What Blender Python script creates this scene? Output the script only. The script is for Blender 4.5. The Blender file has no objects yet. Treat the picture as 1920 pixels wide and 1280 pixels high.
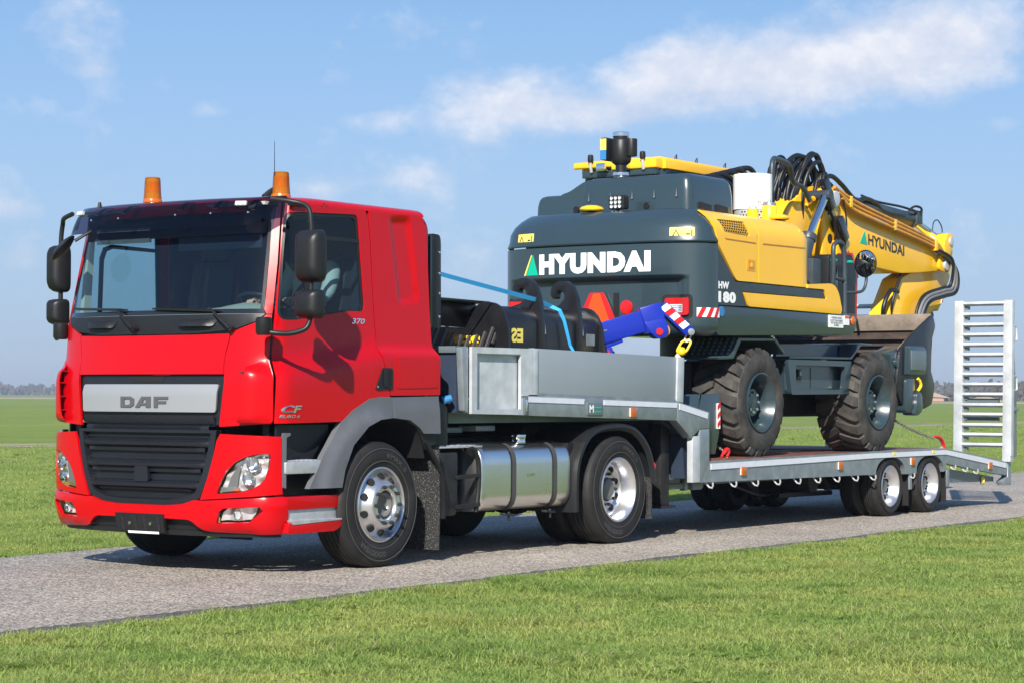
import bpy, bmesh, math, random
from mathutils import Vector, Matrix
from mathutils.geometry import delaunay_2d_cdt
random.seed(7)
S = bpy.context.scene
COL = S.collection
PI = math.pi
# ------------------------------------------------------------------ camera
cam = bpy.data.objects.new('camera', bpy.data.cameras.new('camera'))
COL.objects.link(cam)
cam.data.sensor_width = 36.0
cam.data.lens = 36.0 * 4119.0 / 1920.0
cam.data.clip_start = 0.1
cam.data.clip_end = 20000
CR = Vector((0.57492788, -0.81819665, 0.00348964))
CU = Vector((-0.02166561, -0.01096014, 0.99970519))
CF = Vector((0.8179172, 0.57483399, 0.02402802))
CP = Vector((-13.89607, -11.04934, 1.39))
cam.matrix_world = Matrix(((CR.x, CU.x, -CF.x, CP.x), (CR.y, CU.y, -CF.y, CP.y), (CR.z, CU.z, -CF.z, CP.z), (0, 0, 0, 1)))
S.camera = cam
S.render.resolution_x, S.render.resolution_y = 1024, 682
# ------------------------------------------------------------------ sun, sky, exposure
SUN = Vector((0.74, 0.345, -0.535)).normalized()
sun = bpy.data.objects.new('sun', bpy.data.lights.new('sun', 'SUN'))
COL.objects.link(sun)
sun.data.energy = 5.0
sun.data.angle = math.radians(0.5)
sun.data.color = (1.0, 0.95, 0.87)
sun.rotation_euler = SUN.to_track_quat('-Z', 'Y').to_euler()
sun.location = (-30, -15, 25)
S.view_settings.view_transform = 'Standard'
S.view_settings.look = 'None'
S.view_settings.exposure = 0.7
S.view_settings.gamma = 1.0
S.view_settings.use_curve_mapping = False
W = bpy.data.worlds.new('World'); S.world = W; W.use_nodes = True

class NT:
    """small node-tree helper"""
    def __init__(s, tree): s.t = tree
    def n(s, typ, **kw):
        nd = s.t.nodes.new(typ)
        for k, v in kw.items():
            if k.startswith('_'): nd.inputs[k[1:]].default_value = v
            else: setattr(nd, k, v)
        return nd
    def l(s, a, b): s.t.links.new(a, b)
    def math(s, op, a, b=None, clamp=False):
        m = s.n('ShaderNodeMath', operation=op, use_clamp=clamp)
        for i, v in enumerate((a, b)):
            if v is None: continue
            if hasattr(v, 'links'): s.l(v, m.inputs[i])
            else: m.inputs[i].default_value = v
        return m.outputs[0]
    def ramp(s, fac, *stops):
        r = s.n('ShaderNodeValToRGB')
        el = r.color_ramp.elements
        while len(el) < len(stops): el.new(0.5)
        for e, (p, c) in zip(el, stops):
            e.position = p; e.color = (*c, 1) if len(c) == 3 else c
        s.l(fac, r.inputs[0]); return r.outputs[0]
    def mix(s, fac, a, b, mode='MIX'):
        m = s.n('ShaderNodeMix', data_type='RGBA', blend_type=mode)
        for v, i in ((fac, 0), (a, 6), (b, 7)):
            if hasattr(v, 'links'): s.l(v, m.inputs[i])
            elif i == 0: m.inputs[0].default_value = v
            else: m.inputs[i].default_value = (*v, 1) if len(v) == 3 else v
        return m.outputs[2]
    def noise(s, vec, scale, detail=4, rough=.55, dim='3D'):
        q = s.n('ShaderNodeTexNoise', noise_dimensions=dim)
        q.inputs['Scale'].default_value = scale; q.inputs['Detail'].default_value = detail
        q.inputs['Roughness'].default_value = rough
        if vec is not None: s.l(vec, q.inputs['Vector'])
        return q.outputs['Fac']

def build_world():
    t = NT(W.node_tree); W.node_tree.nodes.clear()
    out = t.n('ShaderNodeOutputWorld')
    bg = t.n('ShaderNodeBackground')
    sky = t.n('ShaderNodeTexSky', sky_type='NISHITA')
    sky.sun_disc = False
    sky.sun_elevation = math.asin(-SUN.z)
    sky.sun_rotation = math.atan2(-SUN.x, -SUN.y)
    sky.altitude = 0; sky.air_density = 1.0; sky.dust_density = 1.6; sky.ozone_density = 2.2
    tc = t.n('ShaderNodeTexCoord')
    vec = tc.outputs['Generated']
    # clouds: fair-weather cumulus over the whole dome, denser in a few directions
    mp = t.n('ShaderNodeMapping'); mp.inputs['Scale'].default_value = (1, 1, 1.5)
    t.l(vec, mp.inputs[0])
    n1 = t.noise(mp.outputs[0], 17.0, 9, .60)
    n2 = t.noise(mp.outputs[0], 6.0, 3, .5)
    dens = t.math('ADD', t.math('MULTIPLY', n1, 1.5), t.math('MULTIPLY', n2, .45))
    def raydir(px, py):
        return (CF + CR * ((px - 960) / 4119) - CU * ((py - 640) / 4119)).normalized()
    blobs = [(1500, 110, 180, 66, .38), (1660, 75, 200, 90, .42), (1820, 60, 170, 95, .40), (1350, 135, 150, 50, .34), (1240, 120, 80, 36, .30), (1600, 150, 300, 45, .22),
             (930, 165, 110, 45, .27), (1010, 210, 150, 38, .31), (1150, 215, 120, 34, .30), (1330, 190, 170, 40, .24), (730, 225, 75, 30, .30), (310, 165, 40, 22, .26), (385, 207, 48, 20, .26),
             (170, 125, 60, 20, .19), (600, 355, 70, 25, .31), (15, 392, 45, 18, .32), (30, 490, 70, 22, .24), (800, 335, 100, 28, .18), (1890, 235, 60, 28, .30), (870, 540, 90, 30, .14), (1840, 440, 110, 34, .12)]
    total = None
    for (bx, by, rx, ry, amp) in blobs:
        d = raydir(bx, by)
        az = Vector((d.y, -d.x, 0)).normalized()
        up = az.cross(d)
        def dot(v):
            m = t.n('ShaderNodeVectorMath', operation='DOT_PRODUCT')
            t.l(vec, m.inputs[0]); m.inputs[1].default_value = v; return m.outputs['Value']
        a = t.math('MULTIPLY', dot(az), 4119.0 / rx); b = t.math('MULTIPLY', dot(up), 4119.0 / ry)
        r2 = t.math('ADD', t.math('MULTIPLY', a, a), t.math('MULTIPLY', b, b))
        g = t.math('MULTIPLY', t.math('EXPONENT', t.math('MULTIPLY', r2, -1.0)), amp)
        g = t.math('MULTIPLY', g, t.math('GREATER_THAN', dot(d), 0.0))
        total = g if total is None else t.math('ADD', total, g)
    dens = t.math('MULTIPLY', t.math('ADD', dens, total), .5)
    mp2 = t.n('ShaderNodeMapping'); mp2.inputs['Scale'].default_value = (1, 1, 1.5); mp2.inputs['Location'].default_value = (0, 0, .014)
    t.l(vec, mp2.inputs[0])
    lit = t.math('SUBTRACT', n1, t.noise(mp2.outputs[0], 17.0, 9, .60))
    fac = t.ramp(dens, (1.07 / 2, (0, 0, 0)), (1.20 / 2, (.20, .20, .20)), (1.40 / 2, (.62, .62, .62)), (1.66 / 2, (.90, .90, .90)))
    core = t.ramp(t.math('ADD', t.math('MULTIPLY', lit, 2.2), .5), (.18, (.385, .43, .535)), (.55, (.475, .50, .57)), (.85, (.58, .58, .61)))
    sep = t.n('ShaderNodeSeparateXYZ'); t.l(vec, sep.inputs[0])
    hor = t.ramp(sep.outputs[2], (0.0, (0, 0, 0)), (.03, (.5, .5, .5)), (.07, (1, 1, 1)))
    fac = t.math('MULTIPLY', fac, hor)
    base = t.ramp(sep.outputs[2], (0.0, (.30, .365, .46)), (.03, (.275, .372, .51)), (.08, (.245, .37, .55)), (.125, (.215, .352, .56)), (.185, (.160, .305, .535)), (.5, (.08, .18, .39)), (1.0, (.05, .12, .30)))
    nish = t.mix(1.0, sky.outputs[0], (SKYK, SKYK, SKYK), 'MULTIPLY')
    skyc = t.mix(.85, nish, base)
    col = t.mix(fac, skyc, core)
    t.l(col, bg.inputs['Color']); bg.inputs['Strength'].default_value = 1.0
    t.l(bg.outputs[0], out.inputs[0])
SKYK = 0.075
build_world()

# ------------------------------------------------------------------ materials
MATS = {}
def mat(name, base=(.5, .5, .5), rough=.5, metal=0., coat=0., spec=.5, var=0., vscale=3., bump=0., bscale=40., rvar=0., dirt=None, dscale=2., dlo=.5, dhi=.75, aniso=None):
    m = bpy.data.materials.new(name); m.use_nodes = True
    t = NT(m.node_tree)
    p = m.node_tree.nodes['Principled BSDF']
    p.inputs['Base Color'].default_value = (*base, 1)
    p.inputs['Roughness'].default_value = rough
    p.inputs['Metallic'].default_value = metal
    p.inputs['Coat Weight'].default_value = coat
    p.inputs['Coat Roughness'].default_value = .03
    p.inputs['Specular IOR Level'].default_value = spec
    co = t.n('ShaderNodeTexCoord').outputs['Object']
    c = None
    if var:
        f = t.noise(co, vscale, 6, .6)
        lo = tuple(x * (1 - var) for x in base); hi = tuple(min(1, x * (1 + var)) for x in base)
        c = t.ramp(f, (.3, lo), (.7, hi))
    if dirt:
        f = t.noise(co, dscale, 7, .65)
        k = t.ramp(f, (dlo, (0, 0, 0)), (dhi, (1, 1, 1)))
        c = t.mix(k, c if c is not None else base, dirt)
    if c is not None: t.l(c, p.inputs['Base Color'])
    if rvar:
        f = t.noise(co, vscale * 2.3, 5, .6)
        r = t.math('ADD', t.math('MULTIPLY', f, rvar * 2), rough - rvar)
        t.l(r, p.inputs['Roughness'])
    if bump:
        f = t.noise(co, bscale, 4, .6)
        b = t.n('ShaderNodeBump'); b.inputs['Strength'].default_value = bump; b.inputs['Distance'].default_value = .01
        t.l(f, b.inputs['Height']); t.l(b.outputs[0], p.inputs['Normal'])
    MATS[name] = m
    return m
def glass(name, tint, gloss_rough=.01, f0=.045):
    m = bpy.data.materials.new(name); m.use_nodes = True
    t = NT(m.node_tree); m.node_tree.nodes.clear()
    o = t.n('ShaderNodeOutputMaterial'); tr = t.n('ShaderNodeBsdfTransparent'); gl = t.n('ShaderNodeBsdfGlossy')
    tr.inputs[0].default_value = (*tint, 1); gl.inputs['Roughness'].default_value = gloss_rough
    lw = t.n('ShaderNodeLayerWeight')
    fr = t.math('ADD', t.math('MULTIPLY', t.math('POWER', lw.outputs['Facing'], 5.0), 1 - f0), f0)
    mx = t.n('ShaderNodeMixShader'); t.l(fr, mx.inputs[0]); t.l(tr.outputs[0], mx.inputs[1]); t.l(gl.outputs[0], mx.inputs[2])
    t.l(mx.outputs[0], o.inputs[0]); MATS[name] = m; return m
def amber(name, col, tcol):
    m = bpy.data.materials.new(name); m.use_nodes = True
    t = NT(m.node_tree); m.node_tree.nodes.clear()
    o = t.n('ShaderNodeOutputMaterial'); tr = t.n('ShaderNodeBsdfTransparent'); tr.inputs[0].default_value = (*tcol, 1)
    di = t.n('ShaderNodeBsdfTranslucent'); di.inputs[0].default_value = (*col, 1)
    d2 = t.n('ShaderNodeBsdfDiffuse'); d2.inputs[0].default_value = (*col, 1)
    gl = t.n('ShaderNodeBsdfGlossy'); gl.inputs['Roughness'].default_value = .05
    a = t.n('ShaderNodeMixShader'); a.inputs[0].default_value = .5; t.l(di.outputs[0], a.inputs[1]); t.l(d2.outputs[0], a.inputs[2])
    b = t.n('ShaderNodeMixShader'); b.inputs[0].default_value = .40; t.l(tr.outputs[0], b.inputs[1]); t.l(a.outputs[0], b.inputs[2])
    fr = t.n('ShaderNodeFresnel'); fr.inputs[0].default_value = 1.45
    c = t.n('ShaderNodeMixShader'); t.l(fr.outputs[0], c.inputs[0]); t.l(b.outputs[0], c.inputs[1]); t.l(gl.outputs[0], c.inputs[2])
    t.l(c.outputs[0], o.inputs[0]); MATS[name] = m; return m

mat('red_paint', (.445, .0008, .0045), .25, coat=.12, spec=.22, var=.03, vscale=1.2)
mat('red_dark', (.30, .003, .006), .35, coat=.4)
mat('black_plastic', (.011, .0115, .013), .42, spec=.35, var=.12, vscale=6, bump=.08, bscale=260)
mat('dark_plastic', (.011, .0125, .018), .36, spec=.4, var=.1, vscale=3, bump=.05, bscale=300)
mat('grey_plastic', (.105, .11, .125), .42, var=.06, vscale=4, bump=.05, bscale=300, dirt=(.16, .15, .14), dscale=3, dlo=.55, dhi=.9)
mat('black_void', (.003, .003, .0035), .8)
mat('chassis_black', (.008, .008, .009), .55, var=.3, vscale=8, dirt=(.025, .023, .02), dscale=5)
mat('gloss_black', (.010, .010, .012), .12, coat=.6)
mat('silver_paint', (.30, .31, .325), .36, metal=.3, coat=.3)
mat('badge_dark', (.10, .10, .115), .35, metal=.3)
mat('chrome', (.75, .75, .77), .12, metal=1.)
mat('alu_rim', (.62, .62, .64), .30, metal=.9, var=.08, vscale=9, rvar=.06)
mat('alu_step', (.52, .53, .55), .45, metal=.6, var=.15, vscale=10, bump=.15, bscale=90)
mat('steel_tank', (.74, .73, .71), .28, metal=1., var=.03, vscale=2, rvar=.02)
mat('rubber', (.014, .0135, .0135), .65, spec=.3, var=.3, vscale=5, bump=.06, bscale=150, dirt=(.042, .037, .032), dscale=4, dlo=.5, dhi=.95)
mat('rubber_print', (.055, .052, .05), .6)
mat('lug_rubber', (.030, .027, .025), .68, var=.35, vscale=4, bump=.25, bscale=60, dirt=(.105, .088, .072), dscale=5, dlo=.46, dhi=.85)
def flap():
    m = mat('mudflap_rubber', (.02, .02, .02), .6, bump=1., bscale=95)
    t = NT(m.node_tree); p = m.node_tree.nodes['Principled BSDF']
    co = t.n('ShaderNodeTexCoord').outputs['Object']
    f = t.noise(co, 85, 2, .5)
    t.l(t.ramp(f, (.5, (.015, .015, .015)), (.62, (.05, .05, .048)), (.72, (.20, .19, .18))), p.inputs['Base Color'])
flap()
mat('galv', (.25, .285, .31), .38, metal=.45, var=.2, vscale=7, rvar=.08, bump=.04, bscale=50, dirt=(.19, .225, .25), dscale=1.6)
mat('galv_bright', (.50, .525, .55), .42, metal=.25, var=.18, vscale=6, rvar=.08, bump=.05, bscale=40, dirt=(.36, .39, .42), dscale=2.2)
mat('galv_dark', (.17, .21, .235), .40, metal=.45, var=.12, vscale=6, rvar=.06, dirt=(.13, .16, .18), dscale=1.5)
mat('grey_board', (.225, .262, .295), .42, var=.03, vscale=2)
mat('navy_panel', (.022, .034, .062), .5, var=.12, vscale=4)
mat('stripe_white', (.58, .60, .66), .35, var=.05, vscale=12)
mat('white_paint', (.80, .80, .80), .35)
mat('deck_wood', (.17, .055, .028), .55, var=.3, vscale=9, bump=.2, bscale=30, dirt=(.06, .05, .05), dscale=2.5)
mat('rope_hook', (.52, .52, .52), .3, metal=.3)
mat('exc_green', (.022, .040, .050), .30, coat=.6, var=.05, vscale=2)
mat('exc_grey', (.030, .042, .055), .42, var=.06, vscale=3, dirt=(.05, .06, .068), dscale=3)
mat('exc_yellow', (.86, .46, .012), .34, coat=.3, var=.03, vscale=2)
mat('exc_yellow_matt', (.70, .34, .014), .45, var=.05, vscale=3)
mat('bright_yellow', (.85, .55, .01), .4)
mat('sign_yellow', (.75, .62, .12), .45)
mat('hose_black', (.009, .009, .011), .38, bump=.2, bscale=200)
mat('hose_grey', (.16, .16, .17), .4, bump=.4, bscale=120)
mat('pipe_ochre', (.52, .23, .03), .5, var=.2, vscale=8)
mat('rust_steel', (.055, .040, .034), .6, metal=.2, var=.3, vscale=5, bump=.3, bscale=30, dirt=(.14, .075, .04), dscale=6, dlo=.5, dhi=.85)
mat('worn_steel', (.30, .245, .20), .5, metal=.3, var=.25, vscale=4, dirt=(.16, .13, .11), dscale=6, bump=.2, bscale=30)
mat('bucket_black', (.008, .008, .010), .33, coat=.15, var=.2, vscale=4, dirt=(.017, .017, .019), dscale=4)
mat('jib_blue', (.003, .016, .30), .3, coat=.5)
mat('red_hook', (.55, .015, .012), .4)
mat('signal_red', (.50, .006, .008), .3, coat=.3)
mat('signal_orange', (.70, .065, .006), .4)
mat('strap_blue', (.03, .36, .62), .6)
mat('strap_light', (.04, .38, .80), .6)
mat('chain_steel', (.30, .29, .27), .35, metal=.8)
mat('logo_green', (.0, .40, .25), .4)
mat('logo_black', (.02, .02, .02), .4)
mat('sticker_blue', (.03, .18, .42), .4)
mat('cab_trim', (.33, .34, .32), .7)
mat('cab_dark', (.009, .012, .030), .8)
mat('dash_grey', (.30, .31, .28), .7)
mat('seat_fabric', (.035, .037, .045), .9)
mat('jacket', (.50, .53, .50), .85, bump=.5, bscale=18)
mat('skin', (.55, .30, .21), .55)
mat('hair', (.05, .035, .025), .7)
mat('headlamp_inner', (.74, .74, .73), .18, metal=.55)
mat('lamp_dark', (.12, .12, .12), .3)
mat('orange_lens', (.46, .10, .004), .25, coat=.5)
mat('bolt', (.07, .065, .06), .4, metal=.7)
glass('window_glass', (.48, .62, .66))
glass('windscreen_glass', (.62, .78, .80), f0=.075)
glass('lamp_glass', (.95, .96, .97))
glass('visor_tint', (.145, .13, .20), gloss_rough=.03)
glass('exc_window', (.35, .48, .46))
amber('amber_lens', (1., .36, .01), (1., .5, .05))
mat('mirror_glass', (.8, .82, .85), .03, metal=1.)

# ------------------------------------------------------------------ mesh builder
class MB:
    def __init__(s): s.v = []; s.f = []; s.m = []
    def add(s, vs, fs, m=0):
        o = len(s.v); s.v += [tuple(x) for x in vs]
        for f in fs: s.f.append([i + o for i in f]); s.m.append(m)
        return s
    def box(s, x0, x1, y0, y1, z0, z1, m=0):
        vs = [(x, y, z) for z in (z0, z1) for y in (y0, y1) for x in (x0, x1)]
        return s.add(vs, [(0, 2, 3, 1), (4, 5, 7, 6), (0, 1, 5, 4), (2, 6, 7, 3), (0, 4, 6, 2), (1, 3, 7, 5)], m)
    def obox(s, c, size, M, m=0):
        c = Vector(c); vs = []
        for z in (-.5, .5):
            for y in (-.5, .5):
                for x in (-.5, .5): vs.append(c + M @ Vector((x * size[0], y * size[1], z * size[2])))
        return s.add(vs, [(0, 2, 3, 1), (4, 5, 7, 6), (0, 1, 5, 4), (2, 6, 7, 3), (0, 4, 6, 2), (1, 3, 7, 5)], m)
    def bar(s, p0, p1, w, h, m=0, up=(0, 0, 1)):
        p0 = Vector(p0); p1 = Vector(p1); d = (p1 - p0); L = d.length; d.normalize()
        upv = Vector(up)
        if abs(d.dot(upv)) > .98: upv = Vector((1, 0, 0))
        y = upv.cross(d).normalized(); z = d.cross(y)
        M = Matrix((d, y, z)).transposed()
        return s.obox((p0 + p1) / 2, (L, w, h), M, m)
    def prism(s, poly, axis, a, b, m=0):
        n = len(poly)
        def P(u, w, k):
            return {'y': (u, k, w), 'x': (k, u, w), 'z': (u, w, k)}[axis]
        vs = [P(u, w, a) for u, w in poly] + [P(u, w, b) for u, w in poly]
        fs = [list(range(n))[::-1], [n + i for i in range(n)]] + [(i, (i + 1) % n, n + (i + 1) % n, n + i) for i in range(n)]
        return s.add(vs, fs, m)
    def cyl(s, p0, p1, r0, r1=None, n=16, caps=True, m=0):
        r1 = r0 if r1 is None else r1
        p0 = Vector(p0); p1 = Vector(p1); d = (p1 - p0).normalized()
        a = d.orthogonal().normalized(); b = d.cross(a)
        vs = [p0 + (a * math.cos(2 * PI * i / n) + b * math.sin(2 * PI * i / n)) * r0 for i in range(n)] + \
             [p1 + (a * math.cos(2 * PI * i / n) + b * math.sin(2 * PI * i / n)) * r1 for i in range(n)]
        fs = [(i, (i + 1) % n, n + (i + 1) % n, n + i) for i in range(n)]
        if caps: fs += [list(range(n))[::-1], [n + i for i in range(n)]]
        return s.add(vs, fs, m)
    def lathe(s, prof, org, axis, n=32, m=0, caps=False):
        """prof: list of (radius, height along axis)"""
        org = Vector(org); d = Vector(axis).normalized(); a = d.orthogonal().normalized(); b = d.cross(a)
        if abs(d.y) > .9: a = Vector((1, 0, 0)); b = d.cross(a)
        vs = []
        for r, h in prof:
            for i in range(n):
                t = 2 * PI * i / n
                vs.append(org + d * h + (a * math.cos(t) + b * math.sin(t)) * r)
        fs = []
        for k in range(len(prof) - 1):
            for i in range(n):
                j = (i + 1) % n
                fs.append((k * n + i, k * n + j, (k + 1) * n + j, (k + 1) * n + i))
        if caps:
            fs.append([i for i in range(n)][::-1]); fs.append([(len(prof) - 1) * n + i for i in range(n)])
        return s.add(vs, fs, m)
    def tube(s, pts, r, n=8, m=0, closed=False, caps=True):
        pts = [Vector(p) for p in pts]; N = len(pts); vs = []; prev = None
        for i, p in enumerate(pts):
            if closed: d = pts[(i + 1) % N] - pts[i - 1]
            else: d = pts[min(i + 1, N - 1)] - pts[max(i - 1, 0)]
            d.normalize()
            if prev is None: a = d.orthogonal().normalized()
            else:
                a = prev - d * prev.dot(d)
                a = a.normalized() if a.length > 1e-6 else d.orthogonal().normalized()
            prev = a; b = d.cross(a)
            rr = r[i] if isinstance(r, (list, tuple)) else r
            vs += [p + (a * math.cos(2 * PI * k / n) + b * math.sin(2 * PI * k / n)) * rr for k in range(n)]
        fs = []
        for i in range(N if closed else N - 1):
            j = (i + 1) % N
            for k in range(n):
                l = (k + 1) % n
                fs.append((i * n + k, i * n + l, j * n + l, j * n + k))
        if caps and not closed: fs += [list(range(n))[::-1], [(N - 1) * n + k for k in range(n)]]
        return s.add(vs, fs, m)
    def strip(s, pts, w, th, side, m=0):
        """flat band along pts; side = unit vector across"""
        pts = [Vector(p) for p in pts]; vs = []; many = isinstance(side, list)
        for i, p in enumerate(pts):
            sd = Vector(side[i] if many else side).normalized()
            d = (pts[min(i + 1, len(pts) - 1)] - pts[max(i - 1, 0)]).normalized()
            nn = d.cross(sd).normalized()
            for a, b in ((-1, -1), (1, -1), (1, 1), (-1, 1)): vs.append(p + sd * (a * w / 2) + nn * (b * th / 2))
        fs = [(i * 4 + k, i * 4 + (k + 1) % 4, (i + 1) * 4 + (k + 1) % 4, (i + 1) * 4 + k) for i in range(len(pts) - 1) for k in range(4)]
        L = (len(pts) - 1) * 4
        fs += [(3, 2, 1, 0), (L, L + 1, L + 2, L + 3)]
        return s.add(vs, fs, m)
    def panel(s, outline, fn, thick=.02, res=.06, holes=(), m=0):
        """2-D outline (with holes) triangulated on a grid, mapped by fn(u,v,off) and given thickness inwards"""
        loops = [outline] + list(holes)
        P = []; E = []
        for lp in loops:
            lp = resample(lp, res)
            o = len(P); P += [Vector(p) for p in lp]; E += [(o + i, o + (i + 1) % len(lp)) for i in range(len(lp))]
        us = [p[0] for p in outline]; vs_ = [p[1] for p in outline]
        nb = [resample(lp, res) for lp in loops]
        u = min(us) + res * .5; row = 0
        while u < max(us):
            v = min(vs_) + (res * .5 if row % 2 else res)
            while v < max(vs_):
                if inside((u, v), nb[0]) and not any(inside((u, v), h) for h in nb[1:]) and all((p[0] - u) ** 2 + (p[1] - v) ** 2 > (res * .45) ** 2 for lp in nb for p in lp):
                    P.append(Vector((u, v)))
                v += res
            u += res * .87; row += 1
        V, EE, F, *_ = delaunay_2d_cdt(P, E, [], 1 if not holes else 2, 1e-6)
        F = [f for f in F if inside(cen(V, f), nb[0]) and not any(inside(cen(V, f), h) for h in nb[1:])]
        n = len(V)
        top = [fn(p[0], p[1], 0.0) for p in V]
        fs = [list(f) for f in F]
        if thick:
            bot = [fn(p[0], p[1], -thick) for p in V]
            cnt = {}
            for f in F:
                for i in range(len(f)):
                    a, b = f[i], f[(i + 1) % len(f)]
                    cnt[(a, b)] = 1
            sidef = [(b, a, a + n, b + n) for (a, b) in cnt if (b, a) not in cnt]
            fs += [[i + n for i in f][::-1] for f in F] + sidef
            top = top + bot
        return s.add(top, fs, m)
    def build(s, name, mats, parent=None, bevel=0., seg=2, smooth=35, loc=None, merge=True, fix=True):
        me = bpy.data.meshes.new(name)
        org = Vector(loc) if loc is not None else (world_of(parent) if parent is not None else Vector((0, 0, 0)))
        me.from_pydata([Vector(v) - org for v in s.v], [], s.f)
        ml = mats if isinstance(mats, (list, tuple)) else [mats]
        for k in ml: me.materials.append(MATS[k])
        for p, k in zip(me.polygons, s.m): p.material_index = k
        bm = bmesh.new(); bm.from_mesh(me)
        if merge: bmesh.ops.remove_doubles(bm, verts=bm.verts, dist=2e-5)
        if fix: bmesh.ops.recalc_face_normals(bm, faces=bm.faces)
        if bevel:
            ed = [e for e in bm.edges if len(e.link_faces) == 2 and e.calc_face_angle(0) > math.radians(33)]
            bmesh.ops.bevel(bm, geom=ed, offset=bevel, segments=seg, profile=.6, affect='EDGES', clamp_overlap=True)
        for f in bm.faces: f.smooth = True
        bm.to_mesh(me); bm.free()
        me.set_sharp_from_angle(angle=math.radians(smooth))
        o = bpy.data.objects.new(name, me); COL.objects.link(o)
        if parent is not None:
            o.parent = parent
            if loc is not None: o.location = org - world_of(parent)
        else: o.location = org
        WL[o.name] = org
        return o
WL = {}
def world_of(o):
    return WL.get(o.name, Vector((0, 0, 0)))
def cen(V, f): return (sum(V[i][0] for i in f) / len(f), sum(V[i][1] for i in f) / len(f))
def resample(lp, res):
    out = []
    for i in range(len(lp)):
        a, b = lp[i], lp[(i + 1) % len(lp)]
        k = max(1, int(math.hypot(b[0] - a[0], b[1] - a[1]) / res + .5))
        for j in range(k): out.append((a[0] + (b[0] - a[0]) * j / k, a[1] + (b[1] - a[1]) * j / k))
    return out
def inside(p, lp):
    x, y = p; c = False; n = len(lp); j = n - 1
    for i in range(n):
        xi, yi = lp[i]; xj, yj = lp[j]
        if (yi > y) != (yj > y) and x < (xj - xi) * (y - yi) / (yj - yi) + xi: c = not c
        j = i
    return c
def rnd(poly, r, k=4):
    """round the corners of a 2-D polygon; r number or list"""
    out = []; n = len(poly)
    for i in range(n):
        p = Vector(poly[i]); a = Vector(poly[i - 1]); b = Vector(poly[(i + 1) % n])
        rr = r[i] if isinstance(r, (list, tuple)) else r
        da = (a - p); db = (b - p)
        q = min(rr, da.length * .45, db.length * .45)
        if q < 1e-4: out.append(tuple(p)); continue
        s0 = p + da.normalized() * q; s1 = p + db.normalized() * q
        for j in range(k + 1):
            t = j / k
            out.append(tuple(s0 * (1 - t) ** 2 + p * 2 * t * (1 - t) + s1 * t * t))
    return out
def rect(u0, u1, v0, v1): return [(u0, v0), (u1, v0), (u1, v1), (u0, v1)]
def spline(pts, k=6):
    """Catmull-Rom through 3-D points"""
    pts = [Vector(p) for p in pts]; out = []
    for i in range(len(pts) - 1):
        p0 = pts[max(0, i - 1)]; p1 = pts[i]; p2 = pts[i + 1]; p3 = pts[min(len(pts) - 1, i + 2)]
        for j in range(k):
            t = j / k
            out.append(.5 * ((2 * p1) + (p2 - p0) * t + (2 * p0 - 5 * p1 + 4 * p2 - p3) * t * t + (3 * p1 - p0 - 3 * p2 + p3) * t ** 3))
    out.append(pts[-1]); return out
def thing(name, label, cat, loc=(0, 0, 0), group=None):
    o = bpy.data.objects.new(name, None); COL.objects.link(o)
    o.location = loc; o.empty_display_size = .3
    o['label'] = label; o['category'] = cat
    if group: o['group'] = group
    WL[o.name] = Vector(loc); return o
def tag(o, label, cat, group=None):
    o['label'] = label; o['category'] = cat
    if group: o['group'] = group
    return o
def copy_part(o, offset, parent=None):
    c = o.copy(); COL.objects.link(c)
    c.location = Vector(o.location) + Vector(offset)
    if parent is not None: c.parent = parent
    WL[c.name] = world_of(o) + Vector(offset)
    for ch in [k for k in bpy.data.objects if k.parent == o]:
        d = ch.copy(); COL.objects.link(d); d.parent = c; WL[d.name] = world_of(ch) + Vector(offset)
    return c
def text_faces(body, size=1., bold=0., align='LEFT', shear=0., spacing=1.):
    cu = bpy.data.curves.new('lettering', 'FONT'); cu.body = body; cu.size = size; cu.offset = bold; cu.align_x = align
    cu.shear = shear; cu.space_character = spacing; cu.resolution_u = 3; cu.fill_mode = 'FRONT'
    ob = bpy.data.objects.new('lettering', cu); COL.objects.link(ob)
    dg = bpy.context.evaluated_depsgraph_get()
    me = bpy.data.meshes.new_from_object(ob.evaluated_get(dg))
    vs = [tuple(v.co[:2]) for v in me.vertices]; fs = [list(p.vertices) for p in me.polygons]
    bpy.data.objects.remove(ob); bpy.data.curves.remove(cu); bpy.data.meshes.remove(me)
    return vs, fs
def put_text(mb, body, fn, width=None, height=None, m=0, **kw):
    """lettering fitted into width x height; fn(u,v)->3-D point, u,v in 0..width, 0..height"""
    vs, fs = text_faces(body, **kw)
    x0 = min(v[0] for v in vs); x1 = max(v[0] for v in vs); y0 = min(v[1] for v in vs); y1 = max(v[1] for v in vs)
    w = width or (x1 - x0); h = height or (y1 - y0)
    mb.add([fn((v[0] - x0) / (x1 - x0) * w, (v[1] - y0) / (y1 - y0) * h) for v in vs], fs, m)
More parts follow.
